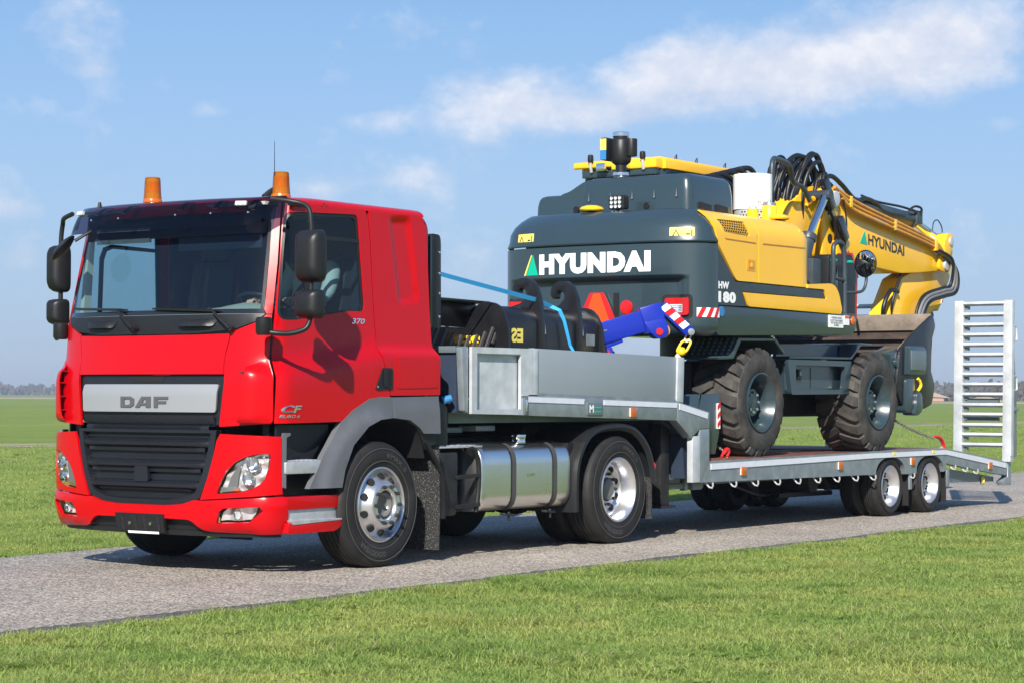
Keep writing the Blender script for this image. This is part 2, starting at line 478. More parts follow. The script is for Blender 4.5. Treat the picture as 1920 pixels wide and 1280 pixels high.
# ------------------------------------------------------------------ the setting: road, grass land, far trees
import numpy as np
def ground_mats():
    m = mat('asphalt', (.2, .19, .18), .75); t = NT(m.node_tree); p = m.node_tree.nodes['Principled BSDF']
    co = t.n('ShaderNodeTexCoord').outputs['Object']
    v = t.n('ShaderNodeTexVoronoi'); v.inputs['Scale'].default_value = 60; t.l(co, v.inputs['Vector'])
    stone = t.ramp(v.outputs['Color'], (.12, (.19, .170, .145)), (.5, (.40, .362, .308)), (.9, (.65, .59, .505)))
    gap = t.ramp(v.outputs['Distance'], (.35, (1, 1, 1)), (.75, (.42, .40, .39)))
    c = t.mix(1., stone, gap, 'MULTIPLY')
    big = t.ramp(t.noise(co, .8, 6, .65), (.3, (.86, .86, .86)), (.7, (1.18, 1.16, 1.14)))
    c = t.mix(1., c, big, 'MULTIPLY')
    fleck = t.ramp(t.noise(co, 32, 4, .8), (.34, (.45, .43, .41)), (.47, (1, 1, 1)), (.58, (1, 1, 1)), (.70, (1.7, 1.62, 1.5)))
    c = t.mix(1., c, fleck, 'MULTIPLY')
    mt = t.n('ShaderNodeMapping'); mt.inputs['Scale'].default_value = (.06, 1.3, 1); t.l(co, mt.inputs[0])
    c = t.mix(1., c, t.ramp(t.noise(mt.outputs[0], 1., 4, .6), (.32, (.86, .855, .85)), (.68, (1.12, 1.11, 1.10))), 'MULTIPLY')
    t.l(c, p.inputs['Base Color'])
    b = t.n('ShaderNodeBump'); b.inputs['Strength'].default_value = .8; b.inputs['Distance'].default_value = .006
    t.l(t.math('MULTIPLY', v.outputs['Distance'], -1.), b.inputs['Height']); t.l(b.outputs[0], p.inputs['Normal'])
    mat('asphalt_edge', (.075, .07, .066), .9, var=.5, vscale=25, bump=1., bscale=60, dirt=(.16, .15, .13), dscale=14)
    m = mat('soil_grass', (.05, .08, .015), .9); t = NT(m.node_tree); p = m.node_tree.nodes['Principled BSDF']
    co = t.n('ShaderNodeTexCoord').outputs['Object']
    a = t.ramp(t.noise(co, .35, 5, .6), (.3, (.135, .215, .045)), (.7, (.20, .26, .065)))
    f = t.ramp(t.noise(co, 9, 8, .75), (.3, (.55, .55, .5)), (.7, (1.35, 1.3, 1.3)))
    f2 = t.ramp(t.noise(co, 55, 3, .7), (.3, (.72, .72, .68)), (.7, (1.25, 1.22, 1.15)))
    c = t.mix(1., t.mix(1., a, f, 'MULTIPLY'), f2, 'MULTIPLY')
    mp = t.n('ShaderNodeMapping'); mp.inputs['Scale'].default_value = (.012, .09, 1); t.l(co, mp.inputs[0])
    bands = t.ramp(t.noise(mp.outputs[0], 1., 4, .6), (.42, (1, 1, 1)), (.7, (1.25, 1.12, 1.2)))
    c = t.mix(1., c, bands, 'MULTIPLY')
    t.l(c, p.inputs['Base Color']); p.inputs['Specular IOR Level'].default_value = .1
    b = t.n('ShaderNodeBump'); b.inputs['Strength'].default_value = .6; b.inputs['Distance'].default_value = .05
    t.l(t.noise(co, 18, 6, .7), b.inputs['Height']); t.l(b.outputs[0], p.inputs['Normal'])
    mat('bare_soil', (.26, .21, .13), .95, var=.35, vscale=.35, dirt=(.12, .17, .04), dscale=.9, dlo=.45, dhi=.62)
    mat('far_soil', (.33, .26, .16), .95, var=.2, vscale=.02)
    mat('far_tree', (.085, .072, .055), .9, var=.5, vscale=.25)
    mat('house_wall', (.40, .22, .15), .8); mat('house_roof', (.32, .24, .20), .7)
ground_mats()
def struct(o): o['kind'] = 'structure'; return o
def sheet(name, pts, z, m):
    o = MB().add([(x, y, z) for x, y in pts], [list(range(len(pts)))]).build(name, m); return struct(o)
# land out to the horizon
sheet('field', [(-3000, -3000), (6000, -3000), (6000, 6000), (-3000, 6000)], -.034, 'soil_grass')
tp = [(x, 32.8 + .8 * math.sin(x * .13) + .4 * math.sin(x * .41)) for x in range(-60, 260, 4)]
tq = [(x, 36.6 + .7 * math.sin(x * .11 + 2) + .4 * math.sin(x * .37)) for x in range(-60, 260, 4)]
sheet('dirt_track', tp + tq[::-1], -.028, 'bare_soil')
def far_pt(px, D):                       # ground position seen at picture column px, D metres out
    f = Vector((CF.x, CF.y, 0)).normalized(); r = Vector((f.y, -f.x, 0))
    q = CP + f * D + r * ((px - 960) / 4119 * D); return q.x, q.y
sheet('stubble_strip', [far_pt(-200, 520), far_pt(140, 520), far_pt(140, 700), far_pt(-200, 700)], -.02, 'far_soil')
sheet('stubble_strip', [far_pt(1650, 420), far_pt(2050, 420), far_pt(2050, 520), far_pt(1650, 520)], -.02, 'far_soil')
# road: raised chippings surface with a crumbled edge
def road():
    rng = random.Random(3); xs = [-70 + .5 * i for i in range(120)] + [-10 + .045 * i for i in range(800)] + [26 + .3 * i for i in range(120)] + [62 + 3 * i for i in range(60)]
    mb = MB(); n = len(xs); v = []
    for x in xs:
        j = lambda: rng.uniform(-1, 1)
        yn = -1.25 + .022 * j() + .03 * math.sin(x * .9) + .02 * math.sin(x * 3.1)
        yf = 3.33 + .05 * x + .03 * j() + .04 * math.sin(x * 1.1) if x > -66 else 0
        v += [(x, yn - .13 - .015 * j(), -.036), (x, yn - .045 + .02 * j(), -.020 + .007 * j()), (x, yn + .03 + .012 * j(), -.004), (x, yf - .03, -.004), (x, yf + .05, -.04)]
    F = []; M = []
    for i in range(n - 1):
        for k in range(4):
            F.append((i * 5 + k, (i + 1) * 5 + k, (i + 1) * 5 + k + 1, i * 5 + k + 1)); M.append(0 if k == 2 else 1)
    mb.v, mb.f, mb.m = v, F, M
    struct(mb.build('road', ['asphalt', 'asphalt_edge'], smooth=60))
road()
# grass blades
def grass():
    hidden = bpy.data.collections.new('grass_clumps')
    m = mat('grass_blade', (.09, .15, .02), .55); t = NT(m.node_tree); p = m.node_tree.nodes['Principled BSDF']
    at = t.n('ShaderNodeAttribute', attribute_name='tone')
    geo = t.n('ShaderNodeNewGeometry')
    g = t.ramp(at.outputs['Fac'], (0., (.205, .305, .065)), (.5, (.39, .48, .125)), (.82, (.50, .56, .19)), (.9, (.50, .48, .23)), (1., (.58, .51, .31)))
    patch = t.ramp(t.noise(geo.outputs['Position'], .9, 5, .65), (.30, (.62, .80, .62)), (.5, (1.0, 1.0, 1.)), (.70, (1.36, 1.14, 1.25)))
    t.l(t.mix(1., g, patch, 'MULTIPLY'), p.inputs['Base Color'])
    p.inputs['Specular IOR Level'].default_value = .25
    tl = t.n('ShaderNodeBsdfTranslucent'); t.l(t.mix(1., g, patch, 'MULTIPLY'), tl.inputs[0])
    mx = t.n('ShaderNodeMixShader'); mx.inputs[0].default_value = .48
    out = m.node_tree.nodes['Material Output']; t.l(p.outputs[0], mx.inputs[1]); t.l(tl.outputs[0], mx.inputs[2]); t.l(mx.outputs[0], out.inputs[0])
    rng = random.Random(11)
    def clump(name, nb, h0, h1, spread, w, leafy=False, dry=.06):
        v = []; f = []; tone = []
        for b in range(nb):
            a = rng.uniform(0, 2 * PI); r = spread * math.sqrt(rng.random()); bx, by = r * math.cos(a), r * math.sin(a)
            h = rng.uniform(h0, h1); d = rng.uniform(0, 2 * PI); lean = rng.uniform(.5, 1.9) * h
            wx, wy = -math.sin(d) * w / 2, math.cos(d) * w / 2
            if leafy: wx *= 3.2; wy *= 3.2; lean = h * rng.uniform(.8, 1.6)
            tn = rng.uniform(.9, 1.) if rng.random() < dry else min(.84, max(0, rng.gauss(.42, .22)))
            if leafy: tn = rng.uniform(.05, .4)
            o = len(v)
            for k, (q, ww) in enumerate(((0, .8), (.4, 1.), (.75, .75), (1., .08))):
                cx = bx + math.cos(d) * lean * q * q; cy = by + math.sin(d) * lean * q * q; z = h * (q - .33 * q * q * min(1.9, lean / h))
                v += [(cx - wx * ww, cy - wy * ww, z), (cx + wx * ww, cy + wy * ww, z)]
                tone += [tn, tn]
            for k in range(3): f.append((o + 2 * k, o + 2 * k + 1, o + 2 * k + 3, o + 2 * k + 2))
        me = bpy.data.meshes.new(name); me.from_pydata(v, [], f); me.materials.append(MATS['grass_blade'])
        a_ = me.attributes.new('tone', 'FLOAT', 'POINT'); a_.data.foreach_set('value', tone)
        for q in me.polygons: q.use_smooth = True
        ob = bpy.data.objects.new(name, me); hidden.objects.link(ob)
    clump('clump_a', 34, .018, .055, .085, .0038, dry=.03)
    clump('clump_b', 32, .02, .07, .08, .0038, dry=.03)
    clump('clump_c', 30, .015, .048, .09, .0042, dry=.10)
    clump('clump_d', 32, .04, .10, .06, .0040, dry=.03)
    clump('clump_e', 16, .02, .045, .05, .0060, leafy=True)
    clump('clump_f', 12, .012, .04, .09, .0034, dry=1.)
    def scatter(name, pts, sc, idx):
        me = bpy.data.meshes.new(name); me.from_pydata(pts, [], [])
        a = me.attributes.new('sc', 'FLOAT', 'POINT'); a.data.foreach_set('value', sc)
        a = me.attributes.new('idx', 'INT', 'POINT'); a.data.foreach_set('value', idx)
        a = me.attributes.new('rz', 'FLOAT', 'POINT'); a.data.foreach_set('value', [rng.uniform(0, 6.28) for _ in pts])
        ob = bpy.data.objects.new(name, me); COL.objects.link(ob); ob['kind'] = 'stuff'
        ng = bpy.data.node_groups.new(name + '_nodes', 'GeometryNodeTree')
        ng.interface.new_socket('Geometry', in_out='INPUT', socket_type='NodeSocketGeometry')
        ng.interface.new_socket('Geometry', in_out='OUTPUT', socket_type='NodeSocketGeometry')
        q = NT(ng); gi = q.n('NodeGroupInput'); go = q.n('NodeGroupOutput')
        ci = q.n('GeometryNodeCollectionInfo'); ci.inputs['Collection'].default_value = hidden
        ci.inputs['Separate Children'].default_value = True; ci.inputs['Reset Children'].default_value = True
        ip = q.n('GeometryNodeInstanceOnPoints'); ip.inputs['Pick Instance'].default_value = True
        def attr(nm, ty):
            k = q.n('GeometryNodeInputNamedAttribute', data_type=ty); k.inputs['Name'].default_value = nm
            return k.outputs['Attribute']
        cx = q.n('ShaderNodeCombineXYZ'); q.l(attr('rz', 'FLOAT'), cx.inputs[2])
        q.l(gi.outputs[0], ip.inputs['Points']); q.l(ci.outputs[0], ip.inputs['Instance'])
        q.l(attr('idx', 'INT'), ip.inputs['Instance Index']); q.l(cx.outputs[0], ip.inputs['Rotation']); q.l(attr('sc', 'FLOAT'), ip.inputs['Scale'])
        q.l(ip.outputs[0], go.inputs[0])
        md = ob.modifiers.new('scatter', 'NODES'); md.node_group = ng
        ob['label'] = 'short green meadow grass'
        return ob
    from mathutils import noise as mn
    def pick(x, y):
        k = mn.fractal(Vector((x * .8, y * .8, 0)), 1., 2., 4)
        k2 = mn.fractal(Vector((x * .5 + 40, y * .5, 7)), 1., 2., 3)
        r = rng.random()
        if r < .035: return 4, rng.uniform(.7, 1.4)
        if r < .06 + max(0, k2) * .14: return 5, rng.uniform(.7, 1.2)
        if k > .22 and r < .75: return 3, rng.uniform(.7, 1.15)
        return rng.choice((0, 0, 1, 1, 2, 3 if r > .9 else 2)), rng.uniform(.75, 1.25) * (1 + .35 * k)
    pts, sc, ix = [], [], []
    def fill(x0, x1, yl, yh, dens, k=1.):
        n = int((x1 - x0) * (max(yh(x0), yh(x1)) - min(yl(x0), yl(x1))) * dens)
        for _ in range(n):
            x = rng.uniform(x0, x1); lo, hi = yl(x), yh(x); y = lo + (hi - lo) * rng.random()
            q = Vector((x, y, 0)) - CP; d = q.dot(CF); u = q.dot(CR) / d * 4119 + 960; w = 640 - q.dot(CU) / d * 4119
            if u < -900 or u > 2700 or w > 2100: continue
            i, s_ = pick(x, y); pts.append((x, y, -.036)); ix.append(i); sc.append(s_ * k)
    fill(-10, 22, lambda x: -9.0, lambda x: -1.38, 330)
    fill(-10, 22, lambda x: -1.55, lambda x: -1.35 + .05 * math.sin(x * 2.3) + .03 * math.sin(x * 7.1), 240)
    scatter('meadow_grass', pts, sc, ix)
    pts.clear(); sc.clear(); ix.clear()
    fill(-6, 60, lambda x: 3.42 + .05 * x, lambda x: 9, 150, .85)
    fill(-4, 70, lambda x: 9, lambda x: 20, 40, 1.1)
    fill(-4, 95, lambda x: 20, lambda x: 32.5, 8, 1.5)
    o = scatter('meadow_grass', pts, sc, ix); o['label'] = 'short green grass beyond the road'
grass()
# a dandelion in the near grass
def dandelion(px, py):
    d = (CF + CR * ((px - 960) / 4119) - CU * ((py - 640) / 4119)); q = CP - d * (CP.z / d.z)
    t = thing('dandelion', 'single yellow dandelion flower in the near grass', 'flower', (q.x, q.y, 0))
    mb = MB(); rng = random.Random(2)
    for r_, n, z in ((.014, 14, .045), (.010, 12, .049), (.006, 8, .053)):
        for i in range(n):
            a = 2 * PI * i / n + r_ * 100
            c = Vector((q.x, q.y, z)); e = c + Vector((math.cos(a), math.sin(a), .25)) * r_; s_ = Vector((-math.sin(a), math.cos(a), 0)) * .0022
            mb.add([c - s_, c + s_, e + s_, e - s_], [(0, 1, 2, 3)])
    mb.build('flower_head', 'bright_yellow', t, fix=False)
    MB().tube([(q.x, q.y, -.04), (q.x + .004, q.y, .0), (q.x, q.y, .046)], .002, 6).build('stem', 'grass_blade', t)
dandelion(1631, 1120)
# far woods: thousands of small leaf facets along the horizon
def wood(name, label, px0, px1, D, hmin, hmax, n, depth, seed, z0=0):
    rng = random.Random(seed); mb = MB()
    for i in range(n):
        c = rng.random(); px = px0 + (px1 - px0) * c
        env = .55 + .25 * math.sin(px * .11 + seed) + .2 * math.sin(px * .31 + 2 * seed) + .12 * math.sin(px * .83)
        H = hmin + (hmax - hmin) * max(.05, min(1, env))
        x, y = far_pt(px, D + rng.random() * depth)
        z = H * (rng.random() ** .7); s_ = rng.uniform(.3, .9) * D / 1000
        a = rng.uniform(0, PI); u = Vector((math.cos(a), math.sin(a), rng.uniform(-.4, .4))) * s_; w = Vector((rng.uniform(-.4, .4), rng.uniform(-.4, .4), 1)) * s_
        p = Vector((x, y, z)); mb.add([p - u - w, p + u - w, p + u * .7 + w, p - u * .7 + w], [(0, 1, 2, 3)])
    o = mb.build(name, 'far_tree', merge=False, fix=False); o['kind'] = 'stuff'; o['label'] = label; return o
wood('far_wood', 'low hazy line of trees on the left horizon', -120, 560, 1500, 3.5, 8.0, 5000, 120, 1)
wood('far_wood', 'brownish belt of bare trees on the right horizon', 1300, 2060, 900, 5.5, 8.2, 6500, 120, 5)
wood('far_wood', 'darker thicket behind the loading ramp', 1850, 2060, 700, 3.5, 6.2, 2600, 80, 9)
wood('far_wood', 'low scrub in front of the brown trees', 1770, 1830, 640, 1.2, 3.2, 700, 30, 4)
def farm():
    x, y = far_pt(1752, 600)
    t = thing('farmhouse', 'low distant farm building with pale sloping roof behind the excavator', 'farmhouse', (x, y, 0))
    f = Vector((CF.x, CF.y, 0)).normalized(); r = Vector((f.y, -f.x, 0)); c = Vector((x, y, 0))
    def P(a, b, z): q = c + r * a + f * b; return (q.x, q.y, z)
    MB().add([P(-1.8, -4, 0), P(1.8, -4, 0), P(1.8, 6, 0), P(-1.8, 6, 0), P(-1.8, -4, 1.3), P(1.8, -4, 1.3), P(1.8, 6, 1.3), P(-1.8, 6, 1.3)], [(0, 1, 5, 4), (1, 2, 6, 5), (2, 3, 7, 6), (3, 0, 4, 7)]).build('wall', 'house_wall', t)
    MB().add([P(-2.2, -4.4, 1.2), P(3.6, -4.4, .9), P(3.6, 6.4, .9), P(-2.2, 6.4, 1.2), P(-1.2, -4.4, 2.5), P(-1.2, 6.4, 2.5)], [(0, 4, 5, 3), (4, 1, 2, 5), (0, 1, 4), (3, 5, 2)]).build('roof', 'house_roof', t)
    x, y = far_pt(1845, 560)
    m = MB(); m.lathe([(0.02, 1.5), (1.5, 1.25), (4, .5), (7.5, -.05)], (x, y, 0), (0, 0, 1), 20)
    tag(m.build('sand_heap', 'far_soil', loc=(x, y, 0)), 'low pale sand heap far behind the loading ramp', 'sand heap')
farm()
# thin spring haze over the land
def haze():
    m = bpy.data.materials.new('haze'); m.use_nodes = True; m.node_tree.nodes.clear(); t = NT(m.node_tree)
    o = t.n('ShaderNodeOutputMaterial'); v = t.n('ShaderNodeVolumePrincipled')
    v.inputs['Color'].default_value = (.70, .80, .95, 1); v.inputs['Density'].default_value = .00038; v.inputs['Anisotropy'].default_value = .2
    t.l(v.outputs[0], o.inputs['Volume']); MATS['haze'] = m
    ob = MB().box(-400, 2200, -800, 2400, -1.05, 9.2).build('haze', 'haze'); ob['kind'] = 'stuff'
# ------------------------------------------------------------------ lorry: wrap-round cab surface
YC=1.27; XF=-1.40; LC=0.34; PC=2.4; XS=XF+LC
def _ref(n=400):
    pts=[]
    for i in range(n+1):
        t=i/n*math.pi/2
        # v from 1 (side) to 0 (centre)
        c,s=math.cos(t),math.sin(t)
        v=c**(2/PC) if c>1e-9 else 0.0
        q=s**(2/PC) if s>1e-9 else 0.0
        pts.append((XS-LC*q, v))
    acc=[0.0]
    for a,b in zip(pts,pts[1:]):
        acc.append(acc[-1]+math.hypot(b[0]-a[0],(b[1]-a[1])*1.18))
    return pts,acc
_RP,_RA=_ref(); SC=_RA[-1]
def _sm(t): t=max(0.,min(1.,t)); return t*t*(3-2*t)
def halfw(z,x,low=False):
    if low: return 1.222-0.05*_sm((0.55-z)/0.3)
    up=1.165-.04*max(0,min(1,(z-1.8)/1.0))
    xc=max(-1.25,min(0,x)); zc=1.745+.132*xc; hw=.055+.05*(-xc/1.25)
    return up+(1.24-up)*_sm((zc+hw-z)/(2*hw))
def dxf(z,low=False):
    if low: return -.02-.02*_sm((z-.3)/.4)+.03*_sm((.42-z)/.15)
    return .03*_sm((z-1.45)/.5)+.205*max(0,(z-1.95)/.9)
def cab(s,z,low=False,off=0.0):
    """off pushes outward"""
    if off:
        e=.004
        a=cab(s-e,z,low); b=cab(s+e,z,low); c=cab(s,z-e,low); d=cab(s,z+e,low)
        u=[b[i]-a[i] for i in range(3)]; v=[d[i]-c[i] for i in range(3)]
        n=[u[1]*v[2]-u[2]*v[1],u[2]*v[0]-u[0]*v[2],u[0]*v[1]-u[1]*v[0]]
        l=math.sqrt(sum(k*k for k in n)) or 1
        p=cab(s,z,low); 
        return tuple(p[i]-off*n[i]/l for i in range(3))   # outward
    m=1
    ss=s
    if s>SC: ss=2*SC-s; m=-1
    if ss<=0: x,v=XS-ss,1.0
    else:
        lo,hi=0,len(_RA)-1
        while hi-lo>1:
            k=(lo+hi)//2
            if _RA[k]<=ss: lo=k
            else: hi=k
        f=(ss-_RA[lo])/max(1e-12,_RA[hi]-_RA[lo])
        x=_RP[lo][0]+f*(_RP[hi][0]-_RP[lo][0]); v=_RP[lo][1]+f*(_RP[hi][1]-_RP[lo][1])
    g=_sm((ss+.25)/.45)
    w=halfw(z,x,low)
    return (x+dxf(z,low)*g, YC-m*v*w, z)
def far(pts): return [(2 * SC - s, z) for s, z in pts]
def cs(s, z, off=0.): return cab(s, z, False, off)
def csl(s, z, off=0.): return cab(s, z, True, off)
def on_surf(base, extra=0.):
    return lambda s, z, off=0.: base(s, z, off + extra)
def poly_depth(poly, p):
    d = 1e9; n = len(poly)
    for i in range(n):
        ax, ay = poly[i]; bx, by = poly[(i + 1) % n]; dx, dy = bx - ax, by - ay
        t = max(0, min(1, ((p[0] - ax) * dx + (p[1] - ay) * dy) / (dx * dx + dy * dy + 1e-12)))
        d = min(d, math.hypot(p[0] - ax - t * dx, p[1] - ay - t * dy))
    return d
truck = thing('tractor_unit', 'red tractor lorry with two amber beacons coupled to the low-loader', 'lorry', (0, 1.27, 0))
def P2(name, outline, m, parent=truck, fn=cs, thick=.02, res=.07, holes=(), bevel=0.):
    return MB().panel(outline, fn, thick, res, holes).build(name, m, parent, bevel=bevel)
DOOR = [(.158, 1.163), (-.612, 1.172), (-.765, 1.26), (-.98, 1.352), (-1.125, 1.362), (-1.205, 1.366), (-1.197, 1.556), (-1.137, 1.60), (-1.084, 1.749), (-1.106, 1.858), (-1.085, 2.16), (-1.07, 2.637), (-1.052, 2.80), (-1.02, 2.872), (.168, 2.872), (.135, 2.40), (.123, 1.99), (.140, 1.584)]
WIN = rnd([(.10, 1.955), (.148, 2.79), (-.925, 2.832), (-.982, 2.045), (-.80, 2.052), (-.10, 1.955)], [.10, .06, .07, .07, .25, .2], 5)
def inset(poly, d):
    cx = sum(p[0] for p in poly) / len(poly); cz = sum(p[1] for p in poly) / len(poly)
    hx = max(abs(p[0] - cx) for p in poly); hz = max(abs(p[1] - cz) for p in poly)
    return [(cx + (p[0] - cx) * (1 - d / hx), cz + (p[1] - cz) * (1 - d / hz)) for p in poly]
RECESS = rnd([(-1.338, 2.84), (-1.607, 2.858), (-1.708, 2.16), (-1.438, 2.12)], .05, 4)
def recess_fn(s, z, off=0.):
    k = 0.
    if inside((s, z), RECESS): k = -.022 * _sm(poly_depth(RECESS, (s, z)) / .035)
    return cs(s, z, off + k)
for side in (0, 1):
    F = (lambda q: q) if side == 0 else far
    d = P2('door', F(DOOR), 'red_paint', holes=[F(WIN)], res=.075)
    P2('window_frame', F(WIN), 'black_plastic', d, on_surf(cs, -.008), .02, .06, holes=[F(inset(WIN, .028))])
    P2('window_pane', F(inset(WIN, .026)), 'window_glass', d, on_surf(cs, -.016), 0, .12)
    bar = [(-.30, 1.99), (-.30, 2.50), (-.33, 2.58), (-.40, 2.605), (-.96, 2.60), (-.96, 2.63), (-.39, 2.64), (-.30, 2.61), (-.262, 2.52), (-.262, 1.985)]
    P2('window_bar', F(bar), 'black_plastic', d, on_surf(cs, -.006), .018, .08)
    P2('side_panel', F(rnd([(-1.217, 1.378), (-1.885, 1.384), (-1.885, 1.70), (-1.862, 1.80), (-1.845, 2.10), (-1.835, 2.75), (-1.78, 2.872), (-1.062, 2.872), (-1.082, 2.637), (-1.097, 2.16), (-1.118, 1.858), (-1.096, 1.749), (-1.149, 1.60), (-1.209, 1.556)], [.004, .02, .02, .05, .02, .1, .05, .004] + [.01] * 6, 3)), 'red_paint', fn=recess_fn, res=.032)
    P2('locker_hatch', F(rnd([(-1.30, 1.435), (-1.305, 1.695), (-1.845, 1.70), (-1.845, 1.445)], .02)), 'red_paint', fn=on_surf(cs, .006), thick=.008, res=.08)
    P2('corner_panel', F([(.595, 1.135), (.178, 1.16), (.158, 1.584), (.142, 1.993), (.188, 1.993), (.262, 1.936), (.437, 1.872), (.472, 1.853), (.548, 1.535)]), 'red_paint', res=.04)
    P2('windscreen_pillar', F([(.142, 2.0), (.19, 2.0), (.21, 2.035), (.212, 2.18), (.238, 2.766), (.25, 2.872), (.186, 2.872), (.152, 2.40)]), 'red_paint', res=.05)
    # air deflector standing off the corner, open to the front with three fins
    def defl(s, z, off=0.):
        k = .062 * _sm((s - .14) / .20) * _sm((z - 1.13) / .07) * _sm((1.64 - z) / .10)
        return cs(s, z, off + k + .004)
    if side: dfn = lambda s, z, off=0.: (lambda p: (p[0], 2 * YC - p[1], p[2]))(defl(2 * SC - s, z, off))
    else: dfn = defl
    a = P2('air_deflector', F(rnd([(.165, 1.165), (.165, 1.66), (.35, 1.585), (.385, 1.24), (.43, 1.165)], .03)), 'red_paint', fn=dfn, thick=.012, res=.035)
    for zz in (1.25, 1.36, 1.47, 1.56):
        mb = MB(); mb.panel(F([(.20, zz), (.372, zz), (.372, zz + .008), (.20, zz + .008)]), (lambda s, z, off=0.: dfn(s, z, off * 2.4 - .013)), .02, .05); mb.build('fin', 'red_dark', a)
    if side == 0:
        P2('slit_shade_patch', [(.425, 1.555), (.345, 1.558), (.352, 1.525)], 'black_void', a, on_surf(cs, .003), .004, .05)  # black triangle laid on the panel as the shade inside the slit
    # handle
    hq = rnd([(-1.012, 1.425), (-1.232, 1.434), (-1.231, 1.602), (-1.105, 1.602)], .015)
    h = P2('handle', F(hq), 'black_plastic', d, on_surf(cs, .010), .012, .05)
    P2('finger_recess', F(rnd([(-1.16, 1.455), (-1.222, 1.455), (-1.222, 1.585), (-1.16, 1.585)], .015)), 'black_void', d, on_surf(cs, .012), .003, .05)
    P2('grip', F(rnd([(-1.115, 1.45), (-1.158, 1.45), (-1.155, 1.59), (-1.118, 1.59)], .012)), 'black_plastic', d, on_surf(cs, .024), .014, .03)
    b = MB(); p = cs(F([(-1.035, 1.448)])[0][0], 1.448, .010); q = cs(F([(-1.035, 1.448)])[0][0], 1.448, .014); b.cyl(p, q, .009, n=12); b.build('lock', 'chrome', d)
    P2('headlamp_panel', F([(.545, 1.082), (.30, 1.072), (.065, 1.062), (.056, .675), (.050, .622), (.725, .572), (.655, .74), (.604, .911), (.577, 1.028)]), 'red_paint', fn=csl, res=.045,
       holes=[F([(.574, .621), (.542, .708), (.493, .796), (.425, .861), (.34, .906), (.241, .929), (.154, .932), (.142, .916), (.154, .818), (.187, .737), (.223, .698), (.284, .662), (.377, .638)])])
    # headlamp: chrome bowl, dark inner trims, clear lens
    HL = [(.57, .625), (.539, .708), (.49, .793), (.423, .858), (.34, .902), (.241, .925), (.158, .928), (.148, .914), (.158, .818), (.19, .74), (.226, .702), (.286, .667), (.377, .643)]
    hl = P2('headlight', F(HL), 'headlamp_inner', fn=lambda s, z, off=0.: csl(s, z, off - .055 - .02 * math.sin(z * 60) * math.sin(s * 23)), thick=.01, res=.02)
    for (cx_, cz_, r_) in ((.27, .85, .060), (.31, .745, .055)):
        c = Vector(csl(F([(cx_, cz_)])[0][0], cz_, -.05)); e = Vector(csl(F([(cx_, cz_)])[0][0], cz_, -.012)); ax = Vector((-1, -.15 if side == 0 else .15, 0)).normalized()
        b = MB(); b.lathe([(.012, -.03), (.03, -.02), (r_ * .8, .005), (r_, .035), (r_ * .96, .035), (r_ * .75, .01), (.0, -.01)], c, ax, 24); b.build('reflector', 'chrome', hl)
    P2('trim', F([(.50, .66), (.46, .76), (.405, .84), (.37, .865), (.40, .76), (.415, .66)]), 'lamp_dark', hl, on_surf(csl, -.03), .01, .03)
    P2('trim', F([(.56, .632), (.545, .672), (.39, .672), (.39, .65)]), 'chrome', hl, on_surf(csl, -.022), .01, .03)
    P2('indicator_bulb', F([(.43, .646), (.43, .664), (.39, .664), (.39, .646)]), 'orange_lens', hl, on_surf(csl, -.014), .01, .03)
    P2('lens', F(HL), 'lamp_glass', hl, on_surf(csl, -.004), 0, .05)
    FG = rnd([(.552, .408), (.541, .474), (.508, .503), (.245, .518), (.262, .468), (.30, .418)], .008)
    fg = P2('fog_light', F(FG), 'headlamp_inner', fn=lambda s, z, off=0.: csl(s, z, off - .042 + .018 * math.cos((s - .4) * 34)), thick=.01, res=.02)
    c = Vector(csl(F([(.40, .46)])[0][0], .46, -.02)); b = MB(); b.lathe([(.0, -.015), (.03, -.01), (.040, .012), (.036, .012)], c, (-1, 0, 0), 20); b.build('reflector', 'chrome', fg)
    P2('lens', F(FG), 'lamp_glass', fg, on_surf(csl, -.004), 0, .05)
    P2('sill_trim', F([(.055, 1.06), (.056, .675), (.022, .665), (.020, 1.055), (-.02, 1.07), (-.02, 1.09), (.05, 1.09)]), 'grey_plastic', fn=on_surf(csl, .002), thick=.02, res=.05)
MS = lambda pts: pts + far(pts)[::-1]
# bumper: one wrap-round moulding with two lamp openings
BUMP = [(.045, .606), (.018, .53), (-.016, .316), (.30, .312), (.621, .323), (.695, .341), (.785, .403), (.83, .418), (1.06, .421)]
BTOP = [(1.06, .521), (.886, .536), (.774, .570), (.70, .566)]
bo = BUMP + far(BUMP)[::-1] + far(BTOP[::-1]) + BTOP
bo = BUMP + far(BUMP)[::-1] + far(BTOP)[::-1][:0]
bo = BUMP + far(BUMP)[::-1] + far(BTOP[::-1]) + BTOP
FGO = [(.565, .398), (.553, .480), (.515, .512), (.225, .527), (.20, .50), (.30, .408)]
def bump_fn(s, z, off=0.):
    ss = min(s, 2 * SC - s)
    k = .016 * _sm((z - .30) / .05) * _sm((.60 - z) / .05)
    return csl(s, z, off + k - .045 * _sm((.36 - z) / .06) * _sm((ss - .2) / .1) * .5)
P2('bumper', bo, 'red_paint', fn=bump_fn, res=.05, holes=[FGO, far(FGO)], thick=.03)
for F in ((lambda q: q), far):
    P2('lamp_recess', F(FGO), 'red_dark', fn=on_surf(csl, -.075), thick=.01, res=.06)
P2('bumper_air_intake', MS([(.60, .305), (.84, .43)]), 'black_plastic', fn=on_surf(csl, -.045), thick=.02, res=.06)
P2('bumper_underlip', MS([(.02, .285), (.02, .318)]), 'black_plastic', fn=on_surf(csl, -.03), thick=.03, res=.06)
